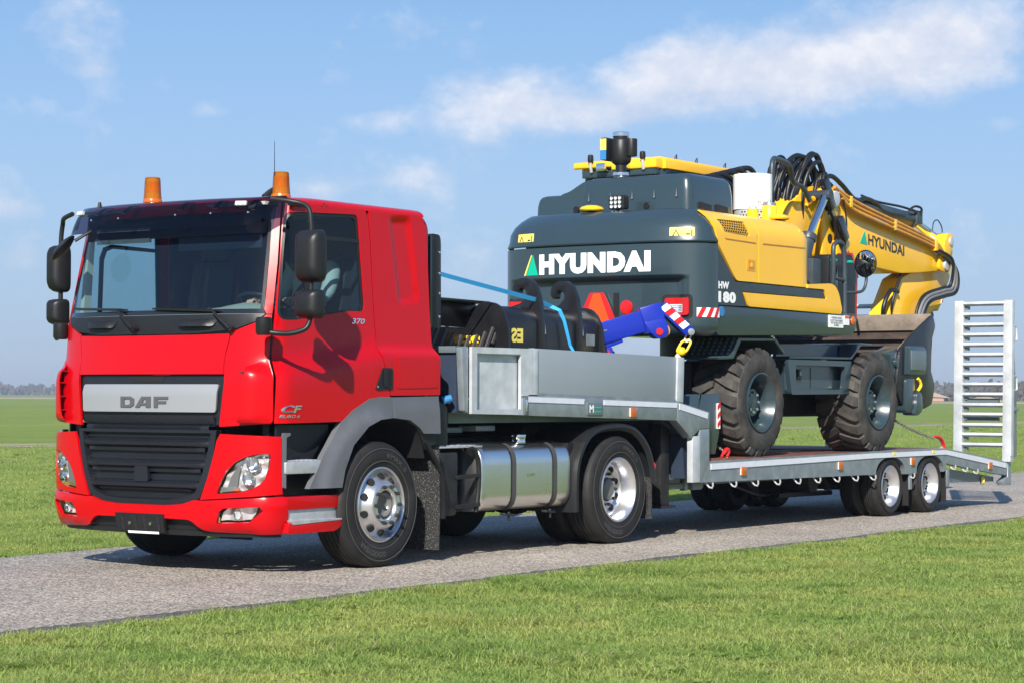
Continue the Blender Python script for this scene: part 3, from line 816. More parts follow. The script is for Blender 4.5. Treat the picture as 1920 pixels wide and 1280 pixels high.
# lower grille
GR = [(.585, 1.108), (.612, .911), (.663, .74), (.735, .585), (.79, .565), (.89, .531), (1.06, .517)]
def grille_fn(s, z, off=0.): return csl(s, z, off - .03)
P2('grille_frame', MS(GR), 'dark_plastic', fn=on_surf(csl, -.075), thick=.01, res=.06)
edge = MB(); ro = GR + far(GR)[::-1]
ri = [(SC + (p[0] - SC) * .93, 1.085 if p[1] > 1.09 else .56 + (p[1] - .517) * .97) for p in ro]
edge.panel(ro, on_surf(csl, -.012), .05, .05, holes=[ri]); gf = edge.build('grille_surround', 'dark_plastic', truck)
mesh = MB()
for k, (zr, s0) in enumerate(((1.062, .665), (.898, .70), (.738, .74), (.592, .83))):
    rows = [(zr + .082, -.035), (zr + .070, .0), (zr + .040, -.012), (zr + .036, -.05)]
    lip = [(zr - .032, -.05), (zr - .038, .010), (zr - .052, .034), (zr - .075, .030), (zr - .092, .0), (zr - .094, -.06)]
    for nm, pr_ in (('grille_slat', rows), ('grille_lip', lip)):
        if k == 3 and nm == 'grille_lip': continue
        mb = MB(); N = 26; vs = []; ext = .045 if nm == 'grille_lip' else .0
        for i in range(N + 1):
            t = i / N; s_ = (s0 - ext) + (2 * SC - 2 * (s0 - ext)) * t
            e = min(1, min(t, 1 - t) * 9)
            vs += [csl(s_, z, -.03 + o_ * (.2 + .8 * _sm(e))) for z, o_ in pr_]
        n = len(pr_); mb.add(vs, [(i * n + j, (i + 1) * n + j, (i + 1) * n + j + 1, i * n + j + 1) for i in range(N) for j in range(n - 1)]); mb.build(nm, 'dark_plastic', truck, smooth=50)
    # honeycomb
    r = .019; row = 0; z = zr - .022
    while z < zr + .032:
        s_ = s0 + (r * .87 if row % 2 else 0)
        while s_ < 2 * SC - s0:
            o = len(mesh.v); vs = []
            for q in range(6):
                a = PI / 6 + q * PI / 3
                for rr in (r, r * .70): vs.append(csl(s_ + math.cos(a) * rr, z + math.sin(a) * rr, -.045))
            mesh.add(vs, [(2 * q, (2 * q + 2) % 12, (2 * q + 3) % 12, 2 * q + 1) for q in range(6)])
            s_ += r * 1.74
        z += r * 1.5; row += 1
mo = mesh.build('grille_mesh', 'dark_plastic', truck, fix=False); mo['kind'] = 'stuff'
P2('grille_emblem_base', rnd([(SC - .075, .70), (SC + .075, .70), (SC + .065, .83), (SC - .065, .83)], .02), 'dark_plastic', fn=on_surf(csl, -.005), thick=.03, res=.05)
# front centre: red flap, black cowl, badge bar
P2('front_flap', MS([(.552, 1.54), (.480, 1.85), (.80, 1.842)]), 'red_paint', res=.08)
P2('wiper_cowl', MS([(.80, 1.852), (.445, 1.882), (.268, 1.943), (.196, 2.0)]), 'black_plastic', res=.05)
P2('badge_surround', MS([(.66, 1.135), (.588, 1.165), (.555, 1.533)]), 'dark_plastic', fn=on_surf(cs, -.03), res=.06)
P2('badge_shelf', MS([(.64, 1.15), (.64, 1.215)]), 'dark_plastic', fn=lambda s, z, off=0.: cs(s, z, off - .02 + .03 * _sm((z - 1.14) / .05)), res=.05)
P2('camera_recess', [(SC + .16, 1.478), (SC - .16, 1.478), (SC - .19, 1.525), (SC + .19, 1.525)], 'black_void', fn=on_surf(cs, -.026), thick=.006, res=.06)
BB = rnd([(.625, 1.245), (.612, 1.462), (2 * SC - .612, 1.462), (2 * SC - .625, 1.245)], .02)
bb = P2('badge_bar', BB, 'silver_paint', fn=lambda s, z, off=0.: cs(s, z, off + .004 - .35 * max(0, z - 1.405)), res=.04)
def logo():
    mb = MB(); z0, H = 1.279, .086
    L3 = [  # D, A, F drawn as slabs (u 0..1 per letter)
        [[(0, 0), (.70, 0), (.95, .22), (.95, .78), (.70, 1), (0, 1)], [(.27, .24), (.58, .24), (.68, .34), (.68, .66), (.58, .76), (.27, .76)]],
        [[(0, 0), (.30, 0), (.38, .20), (.70, .20), (.70, 0), (1, 0), (1, 1), (.42, 1)], [(.48, .42), (.70, .42), (.70, .78), (.62, .78)]],
        [[(0, 0), (.28, 0), (.28, .36), (.86, .36), (.86, .60), (.28, .60), (.28, .75), (1, .75), (1, 1), (0, 1)]]]
    x = 1.555
    for lt, wd, gp in zip(L3, (.150, .160, .142), (.004, .034, 0)):
        f = lambda poly: [(x - u * wd, z0 + v * H) for u, v in poly][::-1]
        mb.panel(f(lt[0]), on_surf(cs, .012), .008, .05, holes=[f(h) for h in lt[1:]]); x -= wd + gp
    mb.build('badge_letters', 'badge_dark', bb)
logo()
for (a, b) in ((2.06, 1.65), (1.02, .585)):
    lo, hi = min(a, b), max(a, b)
    w_ = P2('washer_pod', rnd([(lo + .05, 1.905), (hi - .05, 1.905), (hi, 1.965), (lo, 1.965)], .02), 'black_plastic', fn=lambda s, z, off=0.: cs(s, z, off + .05 * _sm((s - lo) / .12) * _sm((hi - s) / .12) * _sm((1.97 - z) / .05)), res=.03)
# windscreen
WS = MS([(.202, 2.005), (.222, 2.06), (.222, 2.18), (.246, 2.766), (.25, 2.84)])
wso = P2('windscreen', WS, 'windscreen_glass', fn=on_surf(cs, -.006), thick=0, res=.07)
WSI = MS([(.242, 2.04), (.244, 2.18), (.268, 2.75), (.275, 2.80)])
P2('seal', WS, 'gloss_black', wso, on_surf(cs, -.003), .008, .06, holes=[WSI])
P2('header_panel', MS([(.25, 2.80), (.245, 2.872)]), 'red_paint', fn=on_surf(cs, .002), res=.07)
# roof
def roof():
    mb = MB(); per = []
    N = 90; s0 = -1.80
    for i in range(N + 1): per.append(Vector(cs(s0 + (2 * SC - 2 * s0) * i / N, 2.87)))
    a, b = per[-1], per[0]
    for k in range(1, 12): per.append(a.lerp(b, k / 12))
    rings = []; n = len(per)
    for r, dz in ((1, 0), (.992, .022), (.975, .040), (.95, .053), (.90, .064), (.75, .076), (.45, .085), (0, .09)):
        ring = []
        for p in per:
            ax = Vector((max(-.62, min(.35, p.x)), YC, 0)); q = ax.lerp(Vector((p.x, p.y, 0)), r)
            front = _sm((-.55 - q.x) / .7)
            ring.append((q.x, q.y, 2.87 + dz * (1 - .45 * front)))
        rings.append(ring)
    for R_ in rings: mb.v += R_
    for k in range(len(rings) - 1):
        for i in range(n):
            j = (i + 1) % n; mb.f.append([k * n + i, k * n + j, (k + 1) * n + j, (k + 1) * n + i]); mb.m.append(0)
    mb.build('roof', 'red_paint', truck, smooth=60)
roof()
MB().prism(rnd([(.17, 1.10), (2.37, 1.10), (2.37, 2.80), (2.30, 2.90), (.24, 2.90), (.17, 2.80)], .05), 'x', .795, .835).build('cab_back', 'red_dark', truck, bevel=.01)
# tinted sun visor with brackets and marker lamps
def visor():
    rows = [(2.895, .015), (2.90, .06), (2.885, .11), (2.85, .150), (2.79, .182), (2.72, .20), (2.662, .208)]
    mb = MB(); N = 50; vs = []
    for i in range(N + 1):
        t = i / N; s_ = .13 + (2 * SC - .26) * t; e = _sm(min(t, 1 - t) * 8)
        for k, (z, o) in enumerate(rows):
            zz = z + (1 - e) * .075 * k / 6
            vs.append(cs(s_, min(2.87, zz), o * (.35 + .65 * e))[:2] + (zz + .01,))
    n = len(rows); mb.add(vs, [(i * n + j, (i + 1) * n + j, (i + 1) * n + j + 1, i * n + j + 1) for i in range(N) for j in range(n - 1)])
    v = mb.build('sun_visor', 'visor_tint', truck, smooth=60)
    for s_ in (.36, .66, 1.0, SC + .32, 2 * SC - .66):
        b = MB(); pts = [cs(s_, 2.86, .02)[:2] + (2.888,), cs(s_, 2.86, .09)[:2] + (2.885,), cs(s_, 2.83, .135)[:2] + (2.85,), cs(s_, 2.78, .165)]
        b.strip(pts, .05, .006, Vector(cs(s_ + .05, 2.8)) - Vector(cs(s_ - .05, 2.8))); b.build('bracket', 'black_plastic', v)
        q = Vector(cs(s_, 2.735, .2)); b = MB(); b.cyl(q, q + Vector((-.012, 0, 0)), .008, n=8); b.build('screw', 'chrome', v)
    for s_ in (.44, 2 * SC - .42):
        b = MB(); b.panel(rnd([(s_ - .045, 2.80), (s_ + .045, 2.80), (s_ + .045, 2.835), (s_ - .045, 2.835)], .008), on_surf(cs, .178), .02, .04); l = b.build('marker_lamp', 'headlamp_inner', v)
        for k in (-.02, .02): MB().cyl(cs(s_ + k, 2.817, .179), cs(s_ + k, 2.817, .184), .012, n=12).build('marker_bulb', 'white_paint', v)
    b = MB()
    for s_ in [.2 + (2 * SC - .4) * i / 30 for i in range(31)]: pass
visor()
# beacons, aerial, horn
def beacon(x, y, z):
    mb = MB(); mb.lathe([(0, 0), (.078, 0), (.078, .018), (.072, .03), (0, .03)], (x, y, z), (0, 0, 1), 28); b = mb.build('beacon', 'orange_lens', truck, loc=(x, y, z))
    m2 = MB(); m2.lathe([(.073, .03), (.070, .06), (.067, .10), (.062, .195), (.055, .203), (0, .204)], (x, y, z), (0, 0, 1), 28); m2.build('dome', 'amber_lens', b, loc=(x, y, z))
    m3 = MB()
    for k in range(10): m3.lathe([(.0665 - k * .0004, .085 + k * .009), (.0690 - k * .0004, .0885 + k * .009), (.0665 - k * .0004, .092 + k * .009)], (x, y, z), (0, 0, 1), 28)
    m3.build('ribs', 'amber_lens', b, loc=(x, y, z))
    m4 = MB(); m4.lathe([(.0, .0), (.022, .008), (.038, .03), (.040, .05)], (x + .02, y, z + .12), (-1, -.3, 0), 16); m4.cyl((x, y, z + .03), (x, y, z + .12), .012, n=10); m4.build('reflector', 'chrome', b, loc=(x, y, z))
beacon(-.76, .42, 2.935); beacon(-1.07, 1.52, 2.925)
mb = MB(); mb.tube([(-.86, .50, 2.93), (-.82, .48, 2.985), (-.80, .455, 3.02)], [.035, .02, .006], 8); mb.tube([(-.80, .455, 3.0), (-.84, .42, 3.2), (-.875, .39, 3.37)], [.004, .003, .002], 6); mb.build('aerial', 'black_plastic', truck)
mb = MB(); mb.tube([(-1.12, 2.07, 2.90), (-1.12, 2.07, 2.95)], [.022, .012], 10); mb.build('washer_nozzle', 'black_plastic', truck)
mb = MB(); mb.obox(cs(-.04, 2.86, .01), (.16, .03, .035), Matrix.Identity(3)); mb.build('mirror_mount', 'black_plastic', truck, bevel=.006)
for s_, z_ in ((-.50, 2.89), (-.47, 2.868), (-.53, 2.868)): MB().cyl(cs(s_, z_, -.002), cs(s_, z_, .004), .006, n=8).build('blanking_plug', 'gloss_black', truck)
# mirrors
def mirror(sy, cx, cy, cz, ws=1., name='door_mirror'):
    """housing on a bent tube; sy=-1 near, +1 far side"""
    Y = lambda y: cy + sy * -y if sy < 0 else cy + y
    def housing(x, y, z, w, h, d):
        mb = MB(); prof = []
        N = 7; vs = []
        secs = [(0, .92, .94), (.12, 1., 1.), (.45, .97, .97), (.72, .86, .88), (.90, .66, .72), (1., .40, .48)]
        K = 28
        for t, a, b in secs:
            for k in range(K):
                an = 2 * PI * k / K; c, s_ = math.cos(an), math.sin(an)
                pw = .32
                uy = math.copysign(abs(c) ** pw, c) * w / 2 * a; uz = math.copysign(abs(s_) ** pw, s_) * h / 2 * b
                vs.append((x - d * t + .02, y + uy + (.015 * sy * t), z + uz + .008 * t))
        mb.add(vs, [(i * K + k, i * K + (k + 1) % K, (i + 1) * K + (k + 1) % K, (i + 1) * K + k) for i in range(len(secs) - 1) for k in range(K)] + [[(len(secs) - 1) * K + k for k in range(K)]])
        return mb
    t = housing(cx, cy, cz + .36, .265 * ws, .40, .15).build(name, 'black_plastic', truck, smooth=50, bevel=.0)
    MB().panel(rnd(rect(-.118 * ws, .118 * ws, -.18, .18), .03), lambda u, v, off=0.: (cx + .016 - off * 0, cy + u, cz + .36 + v), 0, .12).build('mirror_glass', 'mirror_glass', t)
    w2 = housing(cx - .01, cy, cz - .005, .255 * ws, .22, .14).build('wide_angle_housing', 'black_plastic', t, smooth=50)
    MB().panel(rnd(rect(-.11 * ws, .11 * ws, -.09, .09), .03), lambda u, v, off=0.: (cx + .006, cy + u, cz - .005 + v), 0, .12).build('mirror_glass', 'mirror_glass', t)
    yd = cy - sy * .30      # door side
    arm = [(cx - .16, yd - sy * -.02, cz + .80), (cx - .10, cy - sy * .12, cz + .775), (cx - .03, cy - sy * .03, cz + .735), (cx - .02, cy, cz + .60), (cx - .02, cy, cz + .3), (cx - .02, cy, cz - .02), (cx - .03, cy, cz - .12), (cx - .06, cy - sy * .02, cz - .19), (cx - .14, cy - sy * .09, cz - .225), (cx - .22, cy - sy * .17, cz - .225), (cx - .27, cy - sy * .26, cz - .21)]
    MB().tube(spline(arm, 5), .020, 12).build('mirror_arm', 'black_plastic', t, smooth=60)
    q = Vector((cx - .26, cy - sy * .26, cz - .17)); MB().lathe([(.0, -.07), (.05, -.07), (.062, -.05), (.062, .05), (.05, .065), (0, .065)], q, (0, 0, 1), 20).build('arm_socket', 'black_plastic', t)
mirror(-1, -1.13, -.225, 2.07); mirror(1, -.93, 2.70, 2.07, .66)
mb = MB(); mb.lathe([(0, -.03), (.05, -.026), (.10, -.012), (.118, .0), (.11, .012), (.06, .028), (0, .032)], (0, 0, 0), (0, 0, 1), 24)
A_ = Vector((.30, -.60, .74)).normalized(); B_ = A_.cross(Vector((.8, .58, .0))).normalized(); D_ = A_.cross(B_); mb.v = [tuple(Vector((-1.50, 2.09, 2.555)) + A_ * v[0] * 1.12 + D_ * v[1] + B_ * v[2] * 1.25) for v in mb.v]
km = mb.build('front_mirror', 'black_plastic', truck)
MB().tube(spline([(-1.46, 2.0, 2.61), (-1.36, 1.92, 2.69), (-1.24, 1.88, 2.74)], 4), .013, 8).build('arm', 'black_plastic', km)
# wipers
for (p, e, a, b) in (((1.427, 1.897), (1.657, 2.045), (2.31, 2.068), (1.538, 2.042)), ((.458, 1.885), (.667, 2.043), (1.261, 2.046), (.575, 2.020))):
    w_ = MB(); c = Vector(cs(*p, .01)); w_.cyl(c, Vector(cs(*p, .06)), .024, .018, n=14); w = w_.build('wiper', 'black_plastic', truck)
    mid = ((p[0] + e[0]) / 2, (p[1] + e[1]) / 2)
    MB().tube([cs(*p, .055), cs(*mid, .055), cs(*e, .035)], [.017, .013, .008], 8).build('wiper_arm', 'black_plastic', w)
    pts = [cs(a[0] + (b[0] - a[0]) * i / 10, a[1] + (b[1] - a[1]) * i / 10, .022) for i in range(11)]
    MB().tube(pts, [.006] + [.011] * 9 + [.006], 6).build('wiper_blade', 'gloss_black', w)
# lettering on the door
def door_text():
    mb = MB(); put_text(mb, '370', lambda u, v: cs(-.81 - u, 1.948 + v, .004), .165, .045, bold=.02, shear=.25); mb.build('power_badge', 'chrome', truck, fix=False)
    mb = MB(); put_text(mb, 'CF', lambda u, v: cs(.105 - u, 1.243 + v, .004), .215, .058, bold=.03, shear=.25); put_text(mb, 'EURO 6', lambda u, v: cs(.122 - u, 1.205 + v, .004), .205, .024, bold=.02, shear=.25); mb.build('model_badge', 'chrome', truck, fix=False)
door_text()
# number-plate holder without a plate
ph = P2('number_plate_holder', rnd(MS([(SC - .255, .312), (SC - .255, .452)]), .006), 'black_plastic', fn=on_surf(csl, .03), thick=.03, res=.08)
for du in (-.12, .10):
    q = csl(SC + du, .38, .03); MB().cyl(q, (q[0] - .008, q[1], q[2]), .013, n=12).build('screw', 'chrome', ph)
for du in (-.2, -.06, .04, .18):
    P2('rib', rect(SC + du - .012, SC + du + .012, .33, .44), 'gloss_black', ph, on_surf(csl, .034), .006, .08)
P2('dealer_strip', rect(SC - .19, SC + .14, .298, .318), 'white_paint', ph, on_surf(csl, .032), .004, .08)
mb = MB(); put_text(mb, 'T R A N S P O R T', lambda u, v: csl(SC + .12 - u, .303 + v, .0345), .22, .008); 
# interior
def interior():
    MB().box(-1.0, .78, .2, 2.34, 1.25, 1.45).build('cab_floor_light_blocker', 'cab_dark', truck)  # dark box added at floor level to keep light out of the cab
    MB().prism([(-.02, 1.45), (.78, 1.45), (.78, 2.85), (-.02, 2.85)], 'y', 2.30, 2.34).build('sleeper_wall', 'cab_dark', truck)
    MB().prism([(-.0, 1.45), (.78, 1.45), (.78, 2.85), (.12, 2.85)], 'y', .22, .25).build('sleeper_wall', 'cab_dark', truck)
    MB().box(.70, .74, .22, 2.32, 1.45, 2.85).build('rear_lining', 'cab_dark', truck)
    MB().box(.10, .14, .30, 1.75, 1.9, 2.84).build('bunk_curtain', 'cab_dark', truck, bevel=.01)
    MB().box(-1.15, .78, .24, 2.30, 2.846, 2.872).build('roof_lining', 'cab_trim', truck)
    d = MB(); prof = [(-1.22, 1.98), (-1.16, 2.035), (-.95, 2.06), (-.80, 2.04), (-.74, 1.95), (-.80, 1.6), (-1.22, 1.55)]
    N = 16; vs = []
    for i in range(N + 1):
        y = .27 + 2.0 * i / N
        bump_ = .045 * math.exp(-((y - .62) / .22) ** 2)
        vs += [(x + (.12 * abs((y - YC) / 1.1) ** 3), y, z + (bump_ if k in (2, 3) else 0)) for k, (x, z) in enumerate(prof)]
    n = len(prof); d.add(vs, [(i * n + j, (i + 1) * n + j, (i + 1) * n + (j + 1) % n, i * n + (j + 1) % n) for i in range(N) for j in range(n)]); d.build('dashboard', 'dash_grey', truck, smooth=50)
    MB().prism(rnd([(-1.13, 2.62), (-1.10, 2.85), (-.72, 2.85), (-.80, 2.70)], .04), 'y', .3, 2.2).build('header_shelf', 'cab_dark', truck)
    MB().box(-1.1, -1.085, .32, 1.2, 2.52, 2.66).build('sun_blind', 'cab_dark', truck)
    MB().box(-1.12, -1.10, 1.5, 2.1, 2.60, 2.72).build('sun_blind', 'cab_trim', truck)
    for y in (.66, 1.88):
        s_ = MB(); s_.box(-.45, .05, y - .26, y + .26, 1.75, 1.92); seat = s_.build('seat', 'seat_fabric', truck, bevel=.05, seg=3)
        MB().prism(rnd([(-.08, 1.85), (.07, 1.85), (.19, 2.5), (.06, 2.52)], .05), 'y', y - .25, y + .25).build('backrest', 'seat_fabric', seat, bevel=.04, seg=3)
        MB().prism(rnd([(.06, 2.53), (.17, 2.53), (.20, 2.72), (.09, 2.73)], .04), 'y', y - .14, y + .14).build('headrest', 'seat_fabric', seat, bevel=.03)
    c = Vector((-.66, .66, 2.08)); ax = Vector((.45, 0, .9)).normalized(); a = Vector((0, 1, 0)); b = ax.cross(a)
    w = MB().tube([c + (a * math.cos(2 * PI * k / 32) + b * math.sin(2 * PI * k / 32)) * .225 for k in range(32)], .015, 8, closed=True)
    for an in (.3, PI - .3, -PI / 2): w.tube([c - ax * .02, c + (a * math.cos(an) + b * math.sin(an)) * .22], .012, 6)
    w.cyl(c - ax * .05, c + ax * .01, .06, n=16); w.build('steering_wheel', 'black_plastic', truck, smooth=60)
    for yy in (.27, 2.27): MB().prism([(-1.12, 2.03), (-1.04, 2.03), (-.98, 2.84), (-1.03, 2.84)], 'y', yy - .02, yy + .02).build('pillar_trim', 'cab_trim', truck)
interior()
# ------------------------------------------------------------------ lorry: wheels, chassis, tank, arches
def arc_text(mb, body, c, r, a0, span, height, y, m=0, clockwise=True):
    """lettering round a sidewall seen from -Y (x to the right, z up); a measured from +x towards +z"""
    def fn(u, v):
        a = a0 - u / 1.0; rr = r + v
        return (c[0] + rr * math.cos(a), y, c[2] + rr * math.sin(a))
    put_text(mb, body, fn, span, height, m, bold=.03)
def tyre(name, x, y0, w, R, rim, parent, side=-1, worn=False):
    """tyre with outer face at y0, going inwards (+y for side=-1)"""
    o = lambda h: h
    prof = [(rim, .02 * w), (rim + .012, .0 + .005), (rim + .03, .0), (rim + (R - rim) * .35, -.012), (rim + (R - rim) * .62, -.014), (R - .045, .004), (R - .025, .012), (R - .008, .028), (R, .05)]
    k = .05
    n = 5; step = (w - .10) / n
    for i in range(n):
        a = .05 + i * step
        prof += [(R, a + step * .78), (R - .012, a + step * .82), (R - .012, a + step * .96), (R, a + step)] if i < n - 1 else [(R, a + step)]
    prof += [(R - .008, w - .028), (R - .025, w - .012), (R - .045, w - .004), (rim + (R - rim) * .6, w + .012), (rim + .03, w), (rim, w - .02 * w)]
    c = (x, y0, R - .006)
    mb = MB(); mb.lathe(prof, c, (0, -side, 0), 72)
    return mb, c
def lorry_wheel(x, y0, side, style, R=.507, w=.315, rim=.292, parent=truck, letters=True, name='wheel'):
    ax = (0, -side, 0)
    c = (x, y0, R - .006)
    hub = bpy.data.objects.new(name, None); COL.objects.link(hub); hub.parent = parent; WL[hub.name] = Vector(c); hub.location = Vector(c) - world_of(parent)
    mb, c = tyre('tyre', x, y0, w, R, rim, hub, side)
    t = mb.build('tyre', 'rubber', hub, smooth=40)
    if letters:
        q = MB(); yy = y0 + side * .0145
        sgn = 1 if side < 0 else -1
        def ring(body, a0, r, span, h):
            put_text(q, body, lambda u, v: (x + sgn * (r + v) * math.cos(a0 - u / r), yy, c[2] + (r + v) * math.sin(a0 - u / r)), span, h, bold=.02)
        ring('GOODYEAR', -PI / 2 + .12, rim + .085, .33, .042)
        ring('KMAX  S', PI / 2 - .15, rim + .09, .27, .036)
        for r_ in (rim + .055, rim + .155):
            q.lathe([(r_, -.0125), (r_ + .004, -.0148), (r_ + .008, -.0125)], (x, y0, c[2]), ax, 72)
        q.build('sidewall_print', 'rubber_print', hub, fix=False)
    if style == 'front':
        prof = [(rim + .008, .03), (rim + .012, -.004), (rim + .002, -.010), (rim - .010, .0), (rim - .016, .03), (rim - .030, .045), (rim - .052, .030), (rim - .085, -.012), (.186, -.048), (.178, -.056), (.172, -.060), (.128, -.060), (.120, -.054), (.112, -.030), (.108, .04)]
    else:
        prof = [(rim + .008, .03), (rim + .012, -.004), (rim + .002, -.010), (rim - .008, -.002), (rim - .014, .025), (rim - .028, .04), (rim - .034, w * .42), (rim - .046, w * .50), (rim - .075, w * .56), (.19 * rim / .292, w * .50), (.17 * rim / .292, w * .47), (.115 * rim / .292, w * .47), (.110 * rim / .292, w * .40)]
    r_ = MB().lathe(prof, c, ax, 64).build('rim', 'alu_rim', hub, smooth=40)
    for i in range(10):
        a = 2 * PI * (i + .5) / 10
        if style == 'front':
            r0, h0, nr = .232, -.006, Vector((math.cos(a) * .62, 0, math.sin(a) * .62)) + Vector((0, side, 0)) * .78
            sz = .030
        else:
            r0, h0, nr = rim * .73, w * .525, Vector((math.cos(a) * -.35, 0, math.sin(a) * -.35)) + Vector((0, side, 0)) * .94
            sz = .030 * rim / .292
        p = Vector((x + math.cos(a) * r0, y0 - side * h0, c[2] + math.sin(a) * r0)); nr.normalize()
        MB().cyl(p - nr * .03, p + nr * .0035, sz, n=16).build('hand_hole_dark_disc', 'black_void', hub)  # solid black disc on the rim stands in for the shade inside an opening
        a = 2 * PI * i / 10; rb = .150 * rim / .292
        hb = -.060 if style == 'front' else w * .47
        p = Vector((x + math.cos(a) * rb, y0 - side * hb, c[2] + math.sin(a) * rb)); d = Vector((0, side, 0))
        MB().cyl(p, p + d * .022, .0165 * rim / .292, n=6).cyl(p + d * .022, p + d * .034, .009 * rim / .292, n=8).build('wheel_nut', 'bolt', hub)
    hubp = [(.112, .02), (.108, -.02), (.095, -.035), (.085, -.03), (.070, .0), (.0, .005)] if style == 'front' else [(.105, w * .5), (.10, w * .36), (.088, w * .33), (.06, w * .32), (0, w * .32)]
    k = rim / .292
    MB().lathe([(r * k, h) for r, h in hubp], c, ax, 28).build('hub', 'lamp_dark', hub, smooth=40)
    return hub
lorry_wheel(0, .0, -1, 'front'); lorry_wheel(0, 2.50, 1, 'front', letters=False)
lorry_wheel(3.6, .015, -1, 'rear'); lorry_wheel(3.6, 2.485, 1, 'rear', letters=False)
for y in (.38, 2.12 - .0):
    mb, c = tyre('tyre', 3.6, y, .30, .507, .25, truck, -1 if y < 1 else 1); mb.build('inner_tyre', 'rubber', truck, smooth=40)
# frame, axles, black mass added under the cab to block light, fifth wheel
def chassis():
    for y in (.85, 1.63): MB().box(-1.1, 4.55, y, y + .08, .72, 1.0).build('frame_rail', 'chassis_black', truck, bevel=.01)
    MB().box(-1.15, .75, .62, 1.92, .42, 1.25).build('engine_light_blocker', 'chassis_black', truck, bevel=.05)  # plain black box added in the engine's place, blocks light from below
    MB().cyl((0, .3, .5), (0, 2.2, .5), .07, n=12).build('front_axle', 'chassis_black', truck)
    MB().cyl((3.6, .3, .5), (3.6, 2.2, .5), .10, n=14).lathe([(0, -.28), (.16, -.26), (.26, -.12), (.28, 0), (.26, .12), (.16, .26), (0, .28)], (3.6, 1.25, .5), (0, 1, 0), 20).build('rear_axle', 'chassis_black', truck)
    MB().prism(rnd([(3.0, 1.0), (4.3, 1.0), (4.2, 1.12), (3.1, 1.12)], .03), 'y', .75, 1.8).build('fifth_wheel', 'chassis_black', truck, bevel=.01)
    MB().box(1.0, 2.7, 1.85, 2.45, .4, .95).build('exhaust_box', 'chassis_black', truck, bevel=.04)
    MB().box(.95, 1.02, .65, 2.2, .45, 1.15).build('cross_member', 'chassis_black', truck)
    MB().box(2.86, 2.95, .1, 2.3, .42, .95).build('cross_member', 'chassis_black', truck)
    MB().cyl((1.3, 1.1, .62), (1.3, 1.75, .62), .13, n=18).build('air_tank', 'chassis_black', truck)
    MB().tube(spline([(1.05, 1.0, 1.15), (1.25, .95, 1.3), (1.5, .9, 1.25), (1.8, .95, 1.1)], 5), .02, 8).build('air_hose', 'hose_black', truck)
    MB().box(1.55, 1.85, .55, .80, 1.05, 1.10).build('hose_bracket', 'galv', truck, bevel=.01)
    MB().box(2.05, 2.35, .55, .75, 1.06, 1.11).build('hose_bracket', 'galv_bright', truck, bevel=.01)
chassis()
